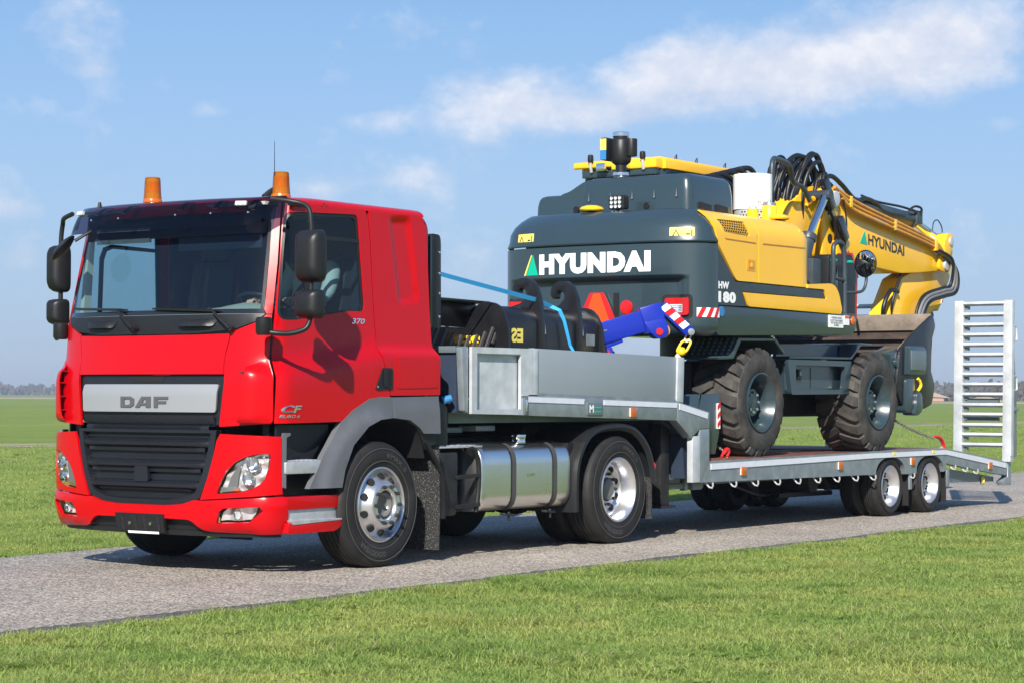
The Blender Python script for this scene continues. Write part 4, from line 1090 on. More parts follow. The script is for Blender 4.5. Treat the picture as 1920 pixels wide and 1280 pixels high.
# front wheel arches
AR_O = [(-.86, .655), (-.70, .90), (-.48, 1.163), (-.33, 1.262), (-.12, 1.352), (.02, 1.368), (.16, 1.366)]
AR_B = [(.162, 1.366), (.80, 1.374), (.815, 1.062), (.585, 1.065)]
AR_I = [(.53, 1.115), (.40, 1.178), (.20, 1.196)]
AR_J = [(.19, 1.197), (-.016, 1.184), (-.173, 1.13), (-.36, .985), (-.465, .795), (-.503, .655)]
for sy in (0, 1):
    Yf = lambda y: y if sy == 0 else 2.5 - y
    def arch_fn(u, v, off=0.):
        r = math.hypot(u, v - .5)
        k = .035 * _sm((.80 - r) / .12) * _sm((.25 - u) / .3) + .02
        return (u, Yf(.045 - k - off), v)
    a = MB().panel(AR_O + AR_J, arch_fn, .05, .05).build('wheel_arch', 'grey_plastic', truck, smooth=45)
    MB().panel([(.168, 1.364)] + AR_B[1:] + AR_I + [(.197, 1.196)], lambda u, v, off=0.: (u, Yf(.028 - off - .012 * _sm((1.33 - v) / .05)), v), .05, .06).build('arch_rear_panel', 'grey_plastic', truck, smooth=45)
    pts = [(x, z) for x, z in [(-.503, .655), (-.465, .795), (-.36, .985), (-.173, 1.13), (-.016, 1.184), (.20, 1.196), (.40, 1.178), (.53, 1.115), (.60, .98), (.64, .86)]]
    mb = MB(); vs = []
    for x, z in pts: vs += [(x, Yf(.05), z), (x, Yf(.62), z)]
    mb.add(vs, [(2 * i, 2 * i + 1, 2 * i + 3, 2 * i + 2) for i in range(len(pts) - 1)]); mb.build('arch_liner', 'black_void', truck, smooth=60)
    MB().box(-.49, -.48, Yf(.60), Yf(.62), .6, 1.2)
    MB().prism(rnd([(-.505, .80), (-.47, .87), (-.44, .87), (-.475, .80)], .006), 'y', Yf(-.012), Yf(.0)).build('side_marker', 'lamp_glass', truck)
    MB().prism([(.58, 1.075), (.815, 1.055), (.815, .98), (.66, .93)], 'y', Yf(.06), Yf(.5)).build('mudguard_rear', 'black_plastic', truck)
    # mud flap of rough rubber
    fl = MB(); fl.panel([(Yf(.02), .09), (Yf(.40), .09), (Yf(.40), .93), (Yf(.02), .93)], lambda u, v, off=0.: (.80 + off + .02 * math.sin(v * 3), u, v), .015, .08); fl.build('mud_flap', 'mudflap_rubber', truck)
    MB().tube(spline([(.62, Yf(.03), 1.0), (.70, Yf(.02), .90), (.83, Yf(.02), .72), (.87, Yf(.03), .5), (.87, Yf(.03), .35)], 4), .022, 6).build('flap_bracket', 'black_plastic', truck)
    # boarding steps between bumper and wheel
    MB().prism([(-1.14, .60), (-.50, .60), (-.50, 1.13), (-1.14, 1.15)], 'y', Yf(.20), Yf(.26)).build('step_well', 'dark_plastic', truck)
    MB().panel([(-1.14, .60), (-.84, .60), (-.52, 1.10), (-.52, 1.15), (-1.14, 1.15)], lambda u, v, off=0.: (u, Yf(.12 + .07 * math.sin((u + 1.14) * 5) - off), v), .02, .06).build('step_well_panel', 'dark_plastic', truck, smooth=50)
    st = MB().prism(rnd([(-1.13, .775), (-.69, .775), (-.68, .875), (-1.13, .868)], .015), 'y', Yf(.03), Yf(.20)).build('step', 'alu_step', truck, bevel=.008)
    for i in range(7):
        MB().box(-1.08 + i * .055, -1.05 + i * .055, Yf(.05), Yf(.17), .872, .880).build('tread_bar', 'alu_step', st)
    MB().prism(rnd([(-1.11, .60), (-.47, .60), (-.47, .50), (-1.11, .50)], .01), 'y', Yf(.035), Yf(.12)).build('sill_upper', 'red_paint', truck, bevel=.008)
    MB().prism(rnd([(-1.11, .315), (-.56, .315), (-.48, .345), (-.465, .40), (-1.11, .40)], .02), 'y', Yf(.02), Yf(.16)).build('sill_lower', 'red_paint', truck, bevel=.008)
    s2 = MB().prism([(-1.07, .395), (-.47, .41), (-.465, .500), (-1.09, .500), (-1.09, .44)], 'y', Yf(.055), Yf(.18)).build('lower_step', 'alu_step', truck, bevel=.006)
    MB().prism(rnd([(-1.06, .385), (-.467, .402), (-.467, .415), (-1.09, .42)], .01), 'y', Yf(.015), Yf(.16)).build('step_lip', 'alu_step', s2, bevel=.004)
# cooling duct / wing behind cab and rear corner stack
MB().prism(rnd([(.87, 1.95), (1.02, 1.94), (1.0, 2.735), (.87, 2.735)], .02), 'y', .235, .30).build('gap_seal', 'black_plastic', truck, bevel=.01)
MB().prism(rnd([(.92, 1.95), (.955, 1.95), (.95, 2.735), (.92, 2.735)], .01), 'y', .215, .24).build('seal_rib', 'gloss_black', truck, bevel=.006)
MB().panel(rnd([(1.01, 1.945), (1.27, 1.965), (1.19, 2.68), (1.13, 2.75), (1.0, 2.755)], [.02, .05, .09, .08, .02], 5), lambda u, v, off=0.: (u, .26 - off + .10 * _sm((u - 1.02) / .28) ** 2, v), .05, .05).build('side_fairing', 'black_plastic', truck, smooth=45)
for zz in (2.05, 2.25, 2.42, 2.6): MB().cyl((1.12, .275, zz), (1.12, .262, zz), .011, n=8).build('fairing_screw', 'chrome', truck)
MB().prism(rnd([(.84, .95), (1.06, .95), (1.06, 1.28), (.98, 1.33), (.84, 1.33)], .04), 'y', .12, .45).build('intake_box', 'black_plastic', truck, bevel=.02)
MB().cyl((1.0, .14, 1.335), (1.06, .09, 1.36), .035, .03, n=14).build('coupling_cap', 'sticker_blue', truck)
MB().tube([(.99, .30, 1.3), (.98, .28, 1.6), (.97, .28, 1.95)], .018, 8).build('grab_pole', 'black_plastic', truck)
MB().box(.90, 1.50, .08, .62, .935, .95).build('catwalk', 'alu_step', truck, bevel=.003)
for i in range(6):
    for j in range(3): MB().box(.94 + i * .09, 1.0 + i * .09, .12 + j * .16, .20 + j * .16, .951, .957).build('tread_stud', 'alu_step', truck)
# battery box with step rungs
MB().prism(rnd([(.90, .36), (1.16, .36), (1.18, .90), (.90, .90)], .04), 'y', .10, .6).build('battery_box', 'chassis_black', truck, bevel=.02)
MB().prism(rnd([(1.18, .40), (1.42, .40), (1.42, .90), (1.18, .90)], .03), 'y', .28, .6).build('valve_box', 'navy_panel', truck, bevel=.02)
MB().tube(spline([(1.42, .09, .38), (1.45, .08, .60), (1.44, .08, .82), (1.38, .09, .92), (1.28, .10, .925)], 5), .022, 8).build('step_stay', 'black_plastic', truck)
for zz in (.44, .69): MB().bar((1.12, .08, zz - .005), (1.45, .08, zz + .005), .04, .035).build('step_rung', 'black_plastic', truck, bevel=.006)
# polished fuel tank
def tank():
    sec = rnd([(.05, .375), (.68, .375), (.68, .965), (.05, .965)], [.16, .12, .14, .19], 8)
    mb = MB(); K = len(sec); vs = []
    cy = .365; cz = .67
    xs = [(1.455, .93), (1.462, .97), (1.475, .99), (1.50, 1.0), (1.515, 1.006), (1.525, 1.0), (2.80, 1.0), (2.822, 1.004), (2.835, .98), (2.84, .95)]
    for x, k in xs: vs += [(x, cy + (y - cy) * k, cz + (z - cz) * k) for y, z in sec]
    mb.add(vs, [(i * K + j, i * K + (j + 1) % K, (i + 1) * K + (j + 1) % K, (i + 1) * K + j) for i in range(len(xs) - 1) for j in range(K)] + [list(range(K))[::-1], [(len(xs) - 1) * K + j for j in range(K)]])
    t = mb.build('fuel_tank', 'steel_tank', truck, smooth=40)
    for x in (1.93, 2.575):
        s_ = MB(); pts = [(x, cy + (y - cy) * 1.02, cz + (z - cz) * 1.02) for y, z in sec]
        n = len(pts); vs = []
        for (px_, y, z) in pts: vs += [(x - .032, y, z), (x + .032, y, z)]
        s_.add(vs, [(2 * i, 2 * ((i + 1) % n), 2 * ((i + 1) % n) + 1, 2 * i + 1) for i in range(n)]); s_.build('tank_strap', 'rubber_print', t, smooth=40)
        b = MB(); b.bar((x - .10, .10, .345), (x + .08, .12, .33), .05, .02); b.cyl((x, .10, .36), (x, .10, .28), .012, n=8); b.build('strap_bolt', 'chassis_black', t, bevel=.003)
    c = MB(); c.cyl((2.18, .17, .955), (2.18, .17, 1.00), .062, .058, n=20).cyl((2.18, .17, 1.0), (2.18, .17, 1.035), .066, n=14); c.build('filler_cap', 'chrome', t, bevel=.004)
    q = MB(); put_text(q, 'DAF', lambda u, v: (2.14 + u, .047, .665 + v), .13, .028, bold=.03); q.box(2.14, 2.275, .045, .05, .652, .656); q.build('tank_lettering', 'chrome', t, fix=False)
tank()
# rear mudguard over the drive wheels
def mudguard(side):
    Yf = lambda y: y if side == 0 else 2.5 - y
    for nm, pts in (('front', [(2.86, .32), (2.86, .60), (2.90, .80), (3.0, .95)]), ('top', [(3.0, .95), (3.12, 1.04), (3.30, 1.095), (3.6, 1.115), (3.85, 1.085), (4.02, 1.0)]), ('rear', [(4.02, 1.0), (4.14, .88), (4.22, .72), (4.26, .55)])):
        mb = MB(); vs = []
        P = [q.to_2d() for q in spline([(a, b, 0) for a, b in pts], 5)]
        for p in P:
            c = Vector((3.6, .5)); d = (p - c).normalized()
            for y, k in ((.03, -.06), (-.005, -.03), (.0, .0), (.04, .012), (.60, .012), (.60, -.02), (.05, -.025)): vs.append((p.x + d.x * k, Yf(y), p.y + d.y * k))
        K = 7; mb.add(vs, [(i * K + j, i * K + (j + 1) % K, (i + 1) * K + (j + 1) % K, (i + 1) * K + j) for i in range(len(P) - 1) for j in range(K)] + [list(range(K)), [(len(P) - 1) * K + j for j in range(K)][::-1]])
        mb.build('mudguard', 'black_plastic', truck, smooth=40)
    MB().panel([(Yf(.04), .20), (Yf(.60), .20), (Yf(.60), .72), (Yf(.04), .72)], lambda u, v, off=0.: (4.24 + off, u, v), .015, .1).build('mud_flap', 'mudflap_rubber', truck)
    MB().lathe([(0, .0), (.05, .0), (.055, -.02), (.045, -.03), (0, -.032)], (4.30, Yf(.10), .70), (-1, 0, 0), 16).build('tail_lamp', 'signal_red', truck)
mudguard(0); mudguard(1)
# ------------------------------------------------------------------ driver
def driver():
    root = thing('person', 'driver in a pale grey jacket behind the wheel of the red lorry', 'person', (-.15, .66, 1.92))
    V = [(-.14, .66, 1.98), (-.12, .66, 2.12), (-.08, .66, 2.30), (-.06, .66, 2.44), (-.06, .66, 2.50),
         (-.07, .45, 2.40), (-.22, .40, 2.17), (-.50, .46, 2.12), (-.07, .87, 2.40), (-.22, .92, 2.17), (-.50, .84, 2.12),
         (-.42, .56, 1.97), (-.72, .55, 1.90), (-.78, .55, 1.55), (-.42, .76, 1.97), (-.72, .77, 1.90), (-.78, .77, 1.55)]
    E = [(0, 1), (1, 2), (2, 3), (3, 4), (3, 5), (5, 6), (6, 7), (3, 8), (8, 9), (9, 10), (0, 11), (11, 12), (12, 13), (0, 14), (14, 15), (15, 16)]
    Rr = [.16, .17, .18, .11, .055, .085, .065, .042, .085, .065, .042, .095, .075, .05, .095, .075, .05]
    me = bpy.data.meshes.new('body'); org = world_of(root)
    me.from_pydata([Vector(v) - org for v in V], E, []); ob = bpy.data.objects.new('body', me); COL.objects.link(ob)
    sk = ob.modifiers.new('skin', 'SKIN'); sk.use_smooth_shade = True
    me.attributes
    for i, r in enumerate(Rr): me.skin_vertices[0].data[i].radius = (r, r * (.8 if i < 4 else 1))
    me.skin_vertices[0].data[0].use_root = True
    ob.modifiers.new('sub', 'SUBSURF').render_levels = 2; ob.modifiers['sub'].levels = 2
    dg = bpy.context.evaluated_depsgraph_get(); m2 = bpy.data.meshes.new_from_object(ob.evaluated_get(dg))
    bpy.data.objects.remove(ob)
    b = bpy.data.objects.new('body', m2); COL.objects.link(b); m2.materials.clear(); m2.materials.append(MATS['jacket']); b.parent = root
    for p in m2.polygons: p.use_smooth = True
    WL[b.name] = org
    h = MB(); c = Vector((-.08, .66, 2.63))
    prof = [(-.125, .045, .05, -.03), (-.10, .06, .065, -.02), (-.06, .07, .085, -.008), (0, .078, .098, 0), (.05, .078, .10, .004), (.09, .065, .085, .01), (.115, .035, .05, .012), (.12, .0, .0, .012)]
    K = 20; vs = []
    for z, ry, rx, dx in prof:
        for k in range(K):
            a = 2 * PI * k / K; nose = .022 * max(0, math.cos(a - PI)) ** 30 * (1 if -.05 < z < .03 else 0)
            vs.append(c + Vector((dx + math.cos(a) * (rx + nose), math.sin(a) * ry, z)))
    h.add(vs, [(i * K + k, i * K + (k + 1) % K, (i + 1) * K + (k + 1) % K, (i + 1) * K + k) for i in range(len(prof) - 1) for k in range(K)])
    for sy in (-1, 1): h.lathe([(0, -.008), (.022, -.004), (.026, .006), (.012, .012)], c + Vector((.01, sy * .08, -.005)), (0, sy, 0), 10)
    hd = h.build('head', 'skin', root, smooth=70)
    e = MB()
    for sy in (-1, 1): e.lathe([(0, .0), (.008, .002), (.012, .008)], c + Vector((-.095, sy * .03, .012)), (1, 0, 0), 8)
    e.build('eyes', 'hair', hd)
    MB().box(c.x - .096, c.x - .088, c.y - .022, c.y + .022, c.z - .056, c.z - .050).build('mouth', 'red_dark', hd)
    hr = MB(); vs = []
    for z, ry, rx, dx in [(-.03, .08, .10, .02), (.03, .084, .106, .018), (.075, .078, .10, .014), (.105, .06, .075, .014), (.128, .03, .04, .014), (.132, 0, 0, .014)]:
        for k in range(K):
            a = 2 * PI * k / K; f = -.9 if z < .06 else -2
            cx = math.cos(a); vs.append(c + Vector((dx + max(cx, f if z > .06 else -.35) * rx, math.sin(a) * ry, z)))
    hr.add(vs, [(i * K + k, i * K + (k + 1) % K, (i + 1) * K + (k + 1) % K, (i + 1) * K + k) for i in range(5) for k in range(K)]); hr.build('hair', 'hair', root, smooth=70)
    for sy in (-1, 1):
        yy = .66 + sy * .19; p0 = Vector((-.53, yy, 2.12)); hb = MB().tube([(-.48, yy, 2.12), (-.54, yy, 2.125), (-.60, yy - sy * .01, 2.13)], [.035, .040, .030], 10)
        for f in range(4):
            q = p0 + Vector((-.065, (f - 1.5) * .019, .012 - .003 * f)); hb.tube([q, q + Vector((-.035, 0, .012)), q + Vector((-.055, 0, -.012)), q + Vector((-.04, 0, -.032 + .002 * f))], [.0095, .009, .0085, .007], 7)
        q = p0 + Vector((-.02, -sy * .035, .015)); hb.tube([q, q + Vector((-.025, -sy * .02, .012)), q + Vector((-.05, -sy * .025, .0))], [.012, .010, .008], 7)
        hb.build('hand', 'skin', root, smooth=70)
    MB().strip(spline([(.05, .43, 2.50), (-.10, .50, 2.46), (-.27, .60, 2.28), (-.30, .74, 2.08), (-.24, .86, 1.95)], 5), .05, .006, (.35, .8, .5)).build('seat_belt', 'seat_fabric', root)
driver()
# ------------------------------------------------------------------ low-loader trailer
trailer = thing('lowloader_trailer', 'galvanised low-loader trailer with raised loading ramps carrying the yellow excavator', 'trailer', (6, 1.27, 0))
TW = 2.54
def T(mb, name, m, parent=None, **k): return mb.build(name, m, parent or trailer, **k)
for near in (1, 0):
    Y = (lambda y: y) if near else (lambda y: TW - y)
    # neck beam: level part, slope, leg
    T(MB().prism([(2.0, 1.384), (4.66, 1.325), (4.63, 1.142), (2.0, 1.207)], 'y', Y(.0), Y(.10)), 'neck_beam', 'galv', bevel=.006)
    T(MB().prism([(4.665, 1.325), (5.275, 1.222), (5.275, 1.06), (5.085, 1.055), (4.92, .965), (4.635, 1.142)], 'y', Y(.0), Y(.10)), 'neck_slope', 'galv', bevel=.006)
    T(MB().prism([(5.086, 1.05), (5.274, 1.055), (5.274, .72), (5.255, .70), (5.085, .525)], 'y', Y(.0), Y(.10)), 'neck_leg', 'galv', bevel=.006)
    T(MB().box(4.95, 5.083, Y(.004), Y(.07), .525, .985), 'leg_flange', 'galv_bright', bevel=.006)
    for a, b, c, d in (((2.05, 1.372), (2.98, 1.352), .048, 0), ((3.31, 1.344), (4.64, 1.315), .048, 0), ((4.68, 1.310), (5.24, 1.215), .060, 0)):
        T(MB().prism([a, b, (b[0] - .01, b[1] - c), (a[0], a[1] - c)], 'y', Y(-.006), Y(.004)), 'reflective_stripe', 'stripe_white')
    # deck side rail with two wheel cut-outs
    def arch(cx, up, n=12):
        r = .40; return [(cx + r * math.cos(PI - PI * i / n) * .98, .475 + .21 * math.sin(PI * i / n) ** .8) for i in range(n + 1)]
    rail = [(5.26, .705), (5.09, .522), (9.06, .492)] + arch(9.47, 0)[0:] + arch(10.56, 0) + [(11.0, .49), (11.02, .575), (11.9, .475), (12.93, .375), (12.93, .545), (12.05, .650), (11.0, .757), (9.6, .757)]
    rail2 = [(5.276, .728)] + rail
    T(MB().panel(rail2, lambda u, v, off=0.: (u, Y(.004 - off), v), .09, .12), 'side_rail', 'galv', smooth=30)
    st = [(5.30, .705), (9.0, .735), (11.0, .737), (12.02, .632), (12.88, .532), (12.88, .470), (12.0, .570), (11.0, .682), (9.0, .680), (5.30, .645)]
    T(MB().panel(st, lambda u, v, off=0.: (u, Y(-.006 - off), v), .008, .3), 'reflective_stripe', 'stripe_white')
    T(MB().prism([(12.935, .56), (13.04, .55), (13.04, .25), (12.80, .25), (12.76, .30), (12.93, .36)], 'y', Y(.0), Y(.09)), 'end_bracket', 'galv', bevel=.006)
    for x, z in ((3.818, 1.227), (5.961, .615), (8.164, .616), (10.05, .622), (12.352, .515)):
        m = MB(); m.box(x - .05, x + .068, Y(-.010), Y(.002), z - .042, z + .042)
        l = T(m, 'side_marker', 'white_paint', bevel=.004)
        MB().box(x - .051, x + .048, Y(-.020), Y(-.006), z - .044, z + .044).build('lens', 'orange_lens', l, bevel=.006)
    for x in (5.27, 5.75, 6.21, 6.69, 7.15, 7.61, 8.07, 8.53, 8.98, 10.02, 11.20, 11.55, 11.88):
        z = (.515 - .008 * (x - 5.1)) if x < 11 else .565 - .1 * (x - 11)
        T(MB().tube([(x, Y(.05), z + .02), (x, Y(.03), z - .015), (x + .012, Y(.005), z - .045), (x + .012, Y(-.025), z - .05), (x + .005, Y(-.04), z - .025), (x, Y(-.04), z + .005)], .0095, 7), 'rope_hook', 'rope_hook')
    # neck side: pocket frame with pressed panel, board and posts
    px_ = [(1.235, 1.795), (2.155, 1.795), (2.155, 1.39), (2.0, 1.39), (2.0, 1.212), (1.235, 1.225)]
    T(MB().panel(px_, lambda u, v, off=0.: (u, Y(.0 - off), v), .03, .2, holes=[rect(1.31, 1.965, 1.262, 1.742)]), 'pocket_frame', 'galv_bright', smooth=25)
    T(MB().box(1.30, 1.975, Y(.045), Y(.06), 1.25, 1.75), 'pocket_panel', 'galv_bright')
    for q in ([(1.31, 1.735), (1.965, 1.735), (1.965, 1.745), (1.31, 1.745)],): T(MB().prism(q, 'y', Y(.002), Y(.05)), 'pocket_edge', 'galv')
    T(MB().prism([(1.13, 1.79), (1.232, 1.80), (1.232, 1.222), (1.17, 1.25), (1.15, 1.5)], 'y', Y(.03), Y(.10)), 'front_corner', 'galv', bevel=.02)
    T(MB().prism([(2.16, 1.80), (2.235, 1.797), (2.235, 1.387), (2.16, 1.389)], 'y', Y(.002), Y(.06)), 'board_post', 'galv_bright', bevel=.006)
    T(MB().prism([(4.66, 1.762), (4.785, 1.758), (4.765, 1.315), (4.64, 1.330)], 'y', Y(.002), Y(.06)), 'board_post', 'galv_bright', bevel=.006)
    T(MB().prism([(2.24, 1.799), (4.655, 1.763), (4.635, 1.345), (2.24, 1.402)], 'y', Y(.016), Y(.05)), 'side_board', 'grey_board', bevel=.004)
    T(MB().prism([(2.235, 1.405), (4.645, 1.348), (4.645, 1.326), (2.235, 1.378)], 'y', Y(.010), Y(.30)), 'board_ledge', 'galv')
    lt = T(MB().box(2.01, 2.06, Y(-.012), Y(.002), 1.215, 1.372), 'latch', 'galv_dark', bevel=.004)
    MB().box(2.022, 2.048, Y(-.02), Y(-.006), 1.24, 1.345).build('latch_bolt', 'chrome', lt, bevel=.004)
    T(MB().box(1.96, 2.07, Y(-.010), Y(.0), 1.378, 1.388), 'latch_ledge', 'galv_bright')
    # plates between and behind wheels
    for x in (10.03, 11.10):
        T(MB().prism([(x - .035, .50), (x + .035, .50), (x + .03, .29), (x - .03, .29)], 'y', Y(.01), Y(.20)), 'guard_bracket', 'galv', bevel=.004)
        T(MB().panel([(Y(.03), .10), (Y(.46), .10), (Y(.46), .50), (Y(.03), .50)], lambda u, v, off=0.: (x - .02 + off, u, v), .015, .1), 'mud_flap', 'rubber')
    for x in (9.47, 10.56):
        pts = arch(x, 0, 14); vs = []; mb = MB()
        for a, b in pts: vs += [(a, Y(.006), b + .002), (a, Y(.5), b + .002)]
        mb.add(vs, [(2 * i, 2 * i + 1, 2 * i + 3, 2 * i + 2) for i in range(len(pts) - 1)]); T(mb, 'arch_liner', 'rubber', smooth=60)
    for x in (9.49, 10.58):
        lorry_wheel(x, .02 if near else TW - .02, -1 if near else 1, 'rear', R=.352, w=.225, rim=.228, parent=trailer, letters=False)
        mb, c = tyre('tyre', x, Y(.29), .225, .352, .20, trailer, -1 if near else 1); mb.build('inner_tyre', 'rubber', trailer, smooth=40)
    for x in (9.55, 10.64):
        T(MB().prism([(x - .04, .74), (x + .04, .74), (x + .04, .705), (x - .04, .705)], 'y', Y(-.009), Y(-.0)), 'arch_sticker', 'sign_yellow')
    # loading ramp: two stiles, fifteen rungs, side plate
    R0 = 0. if near else 1.86
    y0, y1 = R0 - .035, R0 + .725
    lean = lambda z: 12.95 + .03 * (z - .7)
    for yy, w in ((y1 - .04, .075), (y0 + .04, .09)):
        T(MB().bar((lean(.62), yy, .62), (lean(2.625), yy, 2.625), .12, w, up=(1, 0, 0)), 'ramp_stile', 'galv_bright', bevel=.006)
    for z in (2.585, 2.445, 2.31, 2.18, 2.055, 1.925, 1.795, 1.67, 1.54, 1.41, 1.275, 1.15, 1.015, .89, .76):
        T(MB().obox((lean(z), (y0 + y1) / 2, z), (.075, y1 - y0 - .12, .036), Matrix.Rotation(.35, 3, 'Y')), 'ramp_rung', 'galv_bright', bevel=.005)
        T(MB().box(lean(z) + .03, lean(z) + .10, y1 - .14, y1 - .08, z - .07, z - .02), 'rung_gusset', 'galv_dark', bevel=.004)
    T(MB().prism([(12.99, 2.30), (13.06, 2.15), (13.15, 1.3), (13.15, .62), (12.99, .55)], 'y', y0 - .0, y0 + .035), 'ramp_side_plate', 'galv', bevel=.006)
    T(MB().prism([(12.93, 1.255), (13.02, 1.255), (13.02, .55), (12.90, .55)], 'y', y0 - .012, y0 + .10), 'ramp_hinge_plate', 'galv_bright', bevel=.006)
    T(MB().box(13.0, 13.17, y0 - .02, y0 + .04, 1.20, 1.25), 'ramp_stop', 'galv', bevel=.004)
    for z in (2.2, 1.56):
        T(MB().tube(spline([(13.03, y0 + .01, z + .09), (13.13, y0 - .0, z + .09), (13.15, y0, z + .05), (13.15, y0, z - .05), (13.13, y0, z - .09), (13.03, y0 + .01, z - .09)], 3), .011, 6), 'ramp_handle', 'galv_bright')
    T(MB().box(13.02, 13.07, y0 + .2, y1 - .1, 1.30, 1.36), 'ramp_brace', 'galv_dark')
    T(MB().box(13.02, 13.07, y0 + .2, y1 - .1, 1.07, 1.12), 'ramp_brace', 'galv_dark')
# front bulkhead, neck floor, neck underside
T(MB().box(1.14, 1.20, .10, 2.44, 1.235, 1.742), 'bulkhead', 'navy_panel')
T(MB().box(1.11, 1.205, .09, 2.45, 1.744, 1.80), 'bulkhead_rail', 'galv_dark', bevel=.006)
for y in (.55, 1.25, 1.95): T(MB().box(1.115, 1.139, y, y + .05, 1.24, 1.742), 'bulkhead_rib', 'galv_dark')
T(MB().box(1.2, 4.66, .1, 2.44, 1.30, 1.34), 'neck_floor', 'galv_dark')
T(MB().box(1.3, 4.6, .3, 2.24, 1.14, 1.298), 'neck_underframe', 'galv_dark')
T(MB().prism([(4.6, 1.335), (5.25, 1.20), (5.25, .56), (5.06, .56), (5.0, 1.0), (4.6, 1.15)], 'y', .16, 2.38), 'neck_drop_panel', 'navy_panel')
T(MB().cyl((3.6, 1.27, 1.06), (3.6, 1.27, 1.16), .045, n=14), 'kingpin', 'chassis_black')
for y in (.22, 2.2):
    T(MB().box(4.70, 4.86, y, y + .14, .30, 1.12), 'landing_leg', 'chassis_black', bevel=.01)
    T(MB().box(4.64, 4.92, y - .04, y + .18, .275, .30), 'landing_foot', 'chassis_black', bevel=.006)
    T(MB().prism([(4.93, .60), (5.20, .60), (5.12, .545), (4.80, .545)], 'y', y + .1, y + .3), 'leg_gusset', 'galv_bright')
    T(MB().bar((4.9, y + .18, .47), (5.8, y + .18, .47), .05, .06), 'guard_bar', 'galv_dark', bevel=.006)
    T(MB().box(4.98, 5.03, y + .14, y + .20, .38, .54), 'guard_stay', 'galv', bevel=.004)
    T(MB().box(5.40, 5.46, y + .14, y + .20, .42, .54), 'guard_stay', 'galv', bevel=.004)
    T(MB().prism(rnd([(5.52, .505), (5.72, .505), (5.72, .425), (5.52, .425)], .02), 'y', y + .12, y + .22), 'guard_end', 'galv_dark', bevel=.006)
# deck planks and cross members
N = 8; w = (2.36) / N
for i in range(N):
    T(MB().box(5.29, 9.15, .09 + i * w + .006, .09 + (i + 1) * w - .006, .715, .752 - .002 * (i % 3)), 'deck_plank', 'deck_wood', bevel=.003)
    T(MB().box(9.16, 11.0, .09 + i * w + .006, .09 + (i + 1) * w - .006, .722, .758 - .002 * (i % 2)), 'deck_plank', 'deck_wood', bevel=.003)
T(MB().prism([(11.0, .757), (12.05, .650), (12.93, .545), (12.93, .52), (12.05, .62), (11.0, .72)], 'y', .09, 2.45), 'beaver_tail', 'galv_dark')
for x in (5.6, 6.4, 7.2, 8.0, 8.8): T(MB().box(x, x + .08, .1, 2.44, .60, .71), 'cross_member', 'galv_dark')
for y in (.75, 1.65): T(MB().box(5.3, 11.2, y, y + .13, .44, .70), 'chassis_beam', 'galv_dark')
for x in (9.49, 10.58): T(MB().cyl((x, .3, .346), (x, 2.24, .346), .06, n=14), 'axle', 'chassis_black')
T(MB().cyl((8.5, .5, .42), (8.5, 1.2, .42), .13, n=18), 'air_tank', 'chassis_black')
T(MB().prism([(8.75, .46), (9.0, .30), (9.05, .30), (8.85, .5)], 'y', .55, .62), 'spring_hanger', 'chassis_black')
T(MB().prism([(7.6, .45), (7.95, .22), (8.02, .22), (7.85, .46)], 'y', .9, .98), 'valve_bracket', 'chassis_black')
T(MB().tube(spline([(7.2, .8, .40), (7.6, .75, .30), (8.0, .8, .28), (8.6, .85, .33), (9.4, .9, .36)], 5), .018, 6), 'brake_hose', 'hose_black')
T(MB().bar((8.0, .7, .27), (9.3, .7, .26), .06, .05), 'brake_rod', 'chassis_black')
T(MB().prism([(11.1, .52), (12.75, .36), (12.75, .30), (11.1, .33)], 'y', .12, .16), 'tail_web', 'galv_dark')
T(MB().lathe([(0, .0), (.055, .0), (.06, -.04), (0, -.045)], (12.40, .10, .33), (.5, -.8, 0), 16), 'tail_lamp', 'sign_yellow')
# spare wheels carried under the neck drop (dark tyres under the deck)
for x, y in ((5.75, 1.95), (6.35, 1.95)):
    mb, c = tyre('tyre', x, y, .225, .352, .22, trailer, -1); mb.build('spare_tyre', 'rubber', trailer, smooth=40)
# maker's plate
pl = T(MB().prism(rnd(rect(3.02, 3.275, 1.205, 1.318), .01), 'y', -.012, .002), 'maker_plate', 'galv_dark', bevel=.003)
q = MB(); put_text(q, 'M', lambda u, v: (3.05 + u, -.014, 1.228 + v), .07, .07, bold=.03); q.build('plate_letters', 'white_paint', pl, fix=False)
q = MB()
for k, (a, b) in enumerate(((3.125, 3.25), (3.135, 3.24))): q.box(a, b, -.015, -.011, 1.262 - .035 * k, 1.275 - .035 * k)
MB().box(3.125, 3.25, -.015, -.011, 1.268, 1.280).build('plate_line', 'logo_green', pl); MB().box(3.14, 3.245, -.015, -.011, 1.230, 1.240).build('plate_line', 'logo_green', pl)
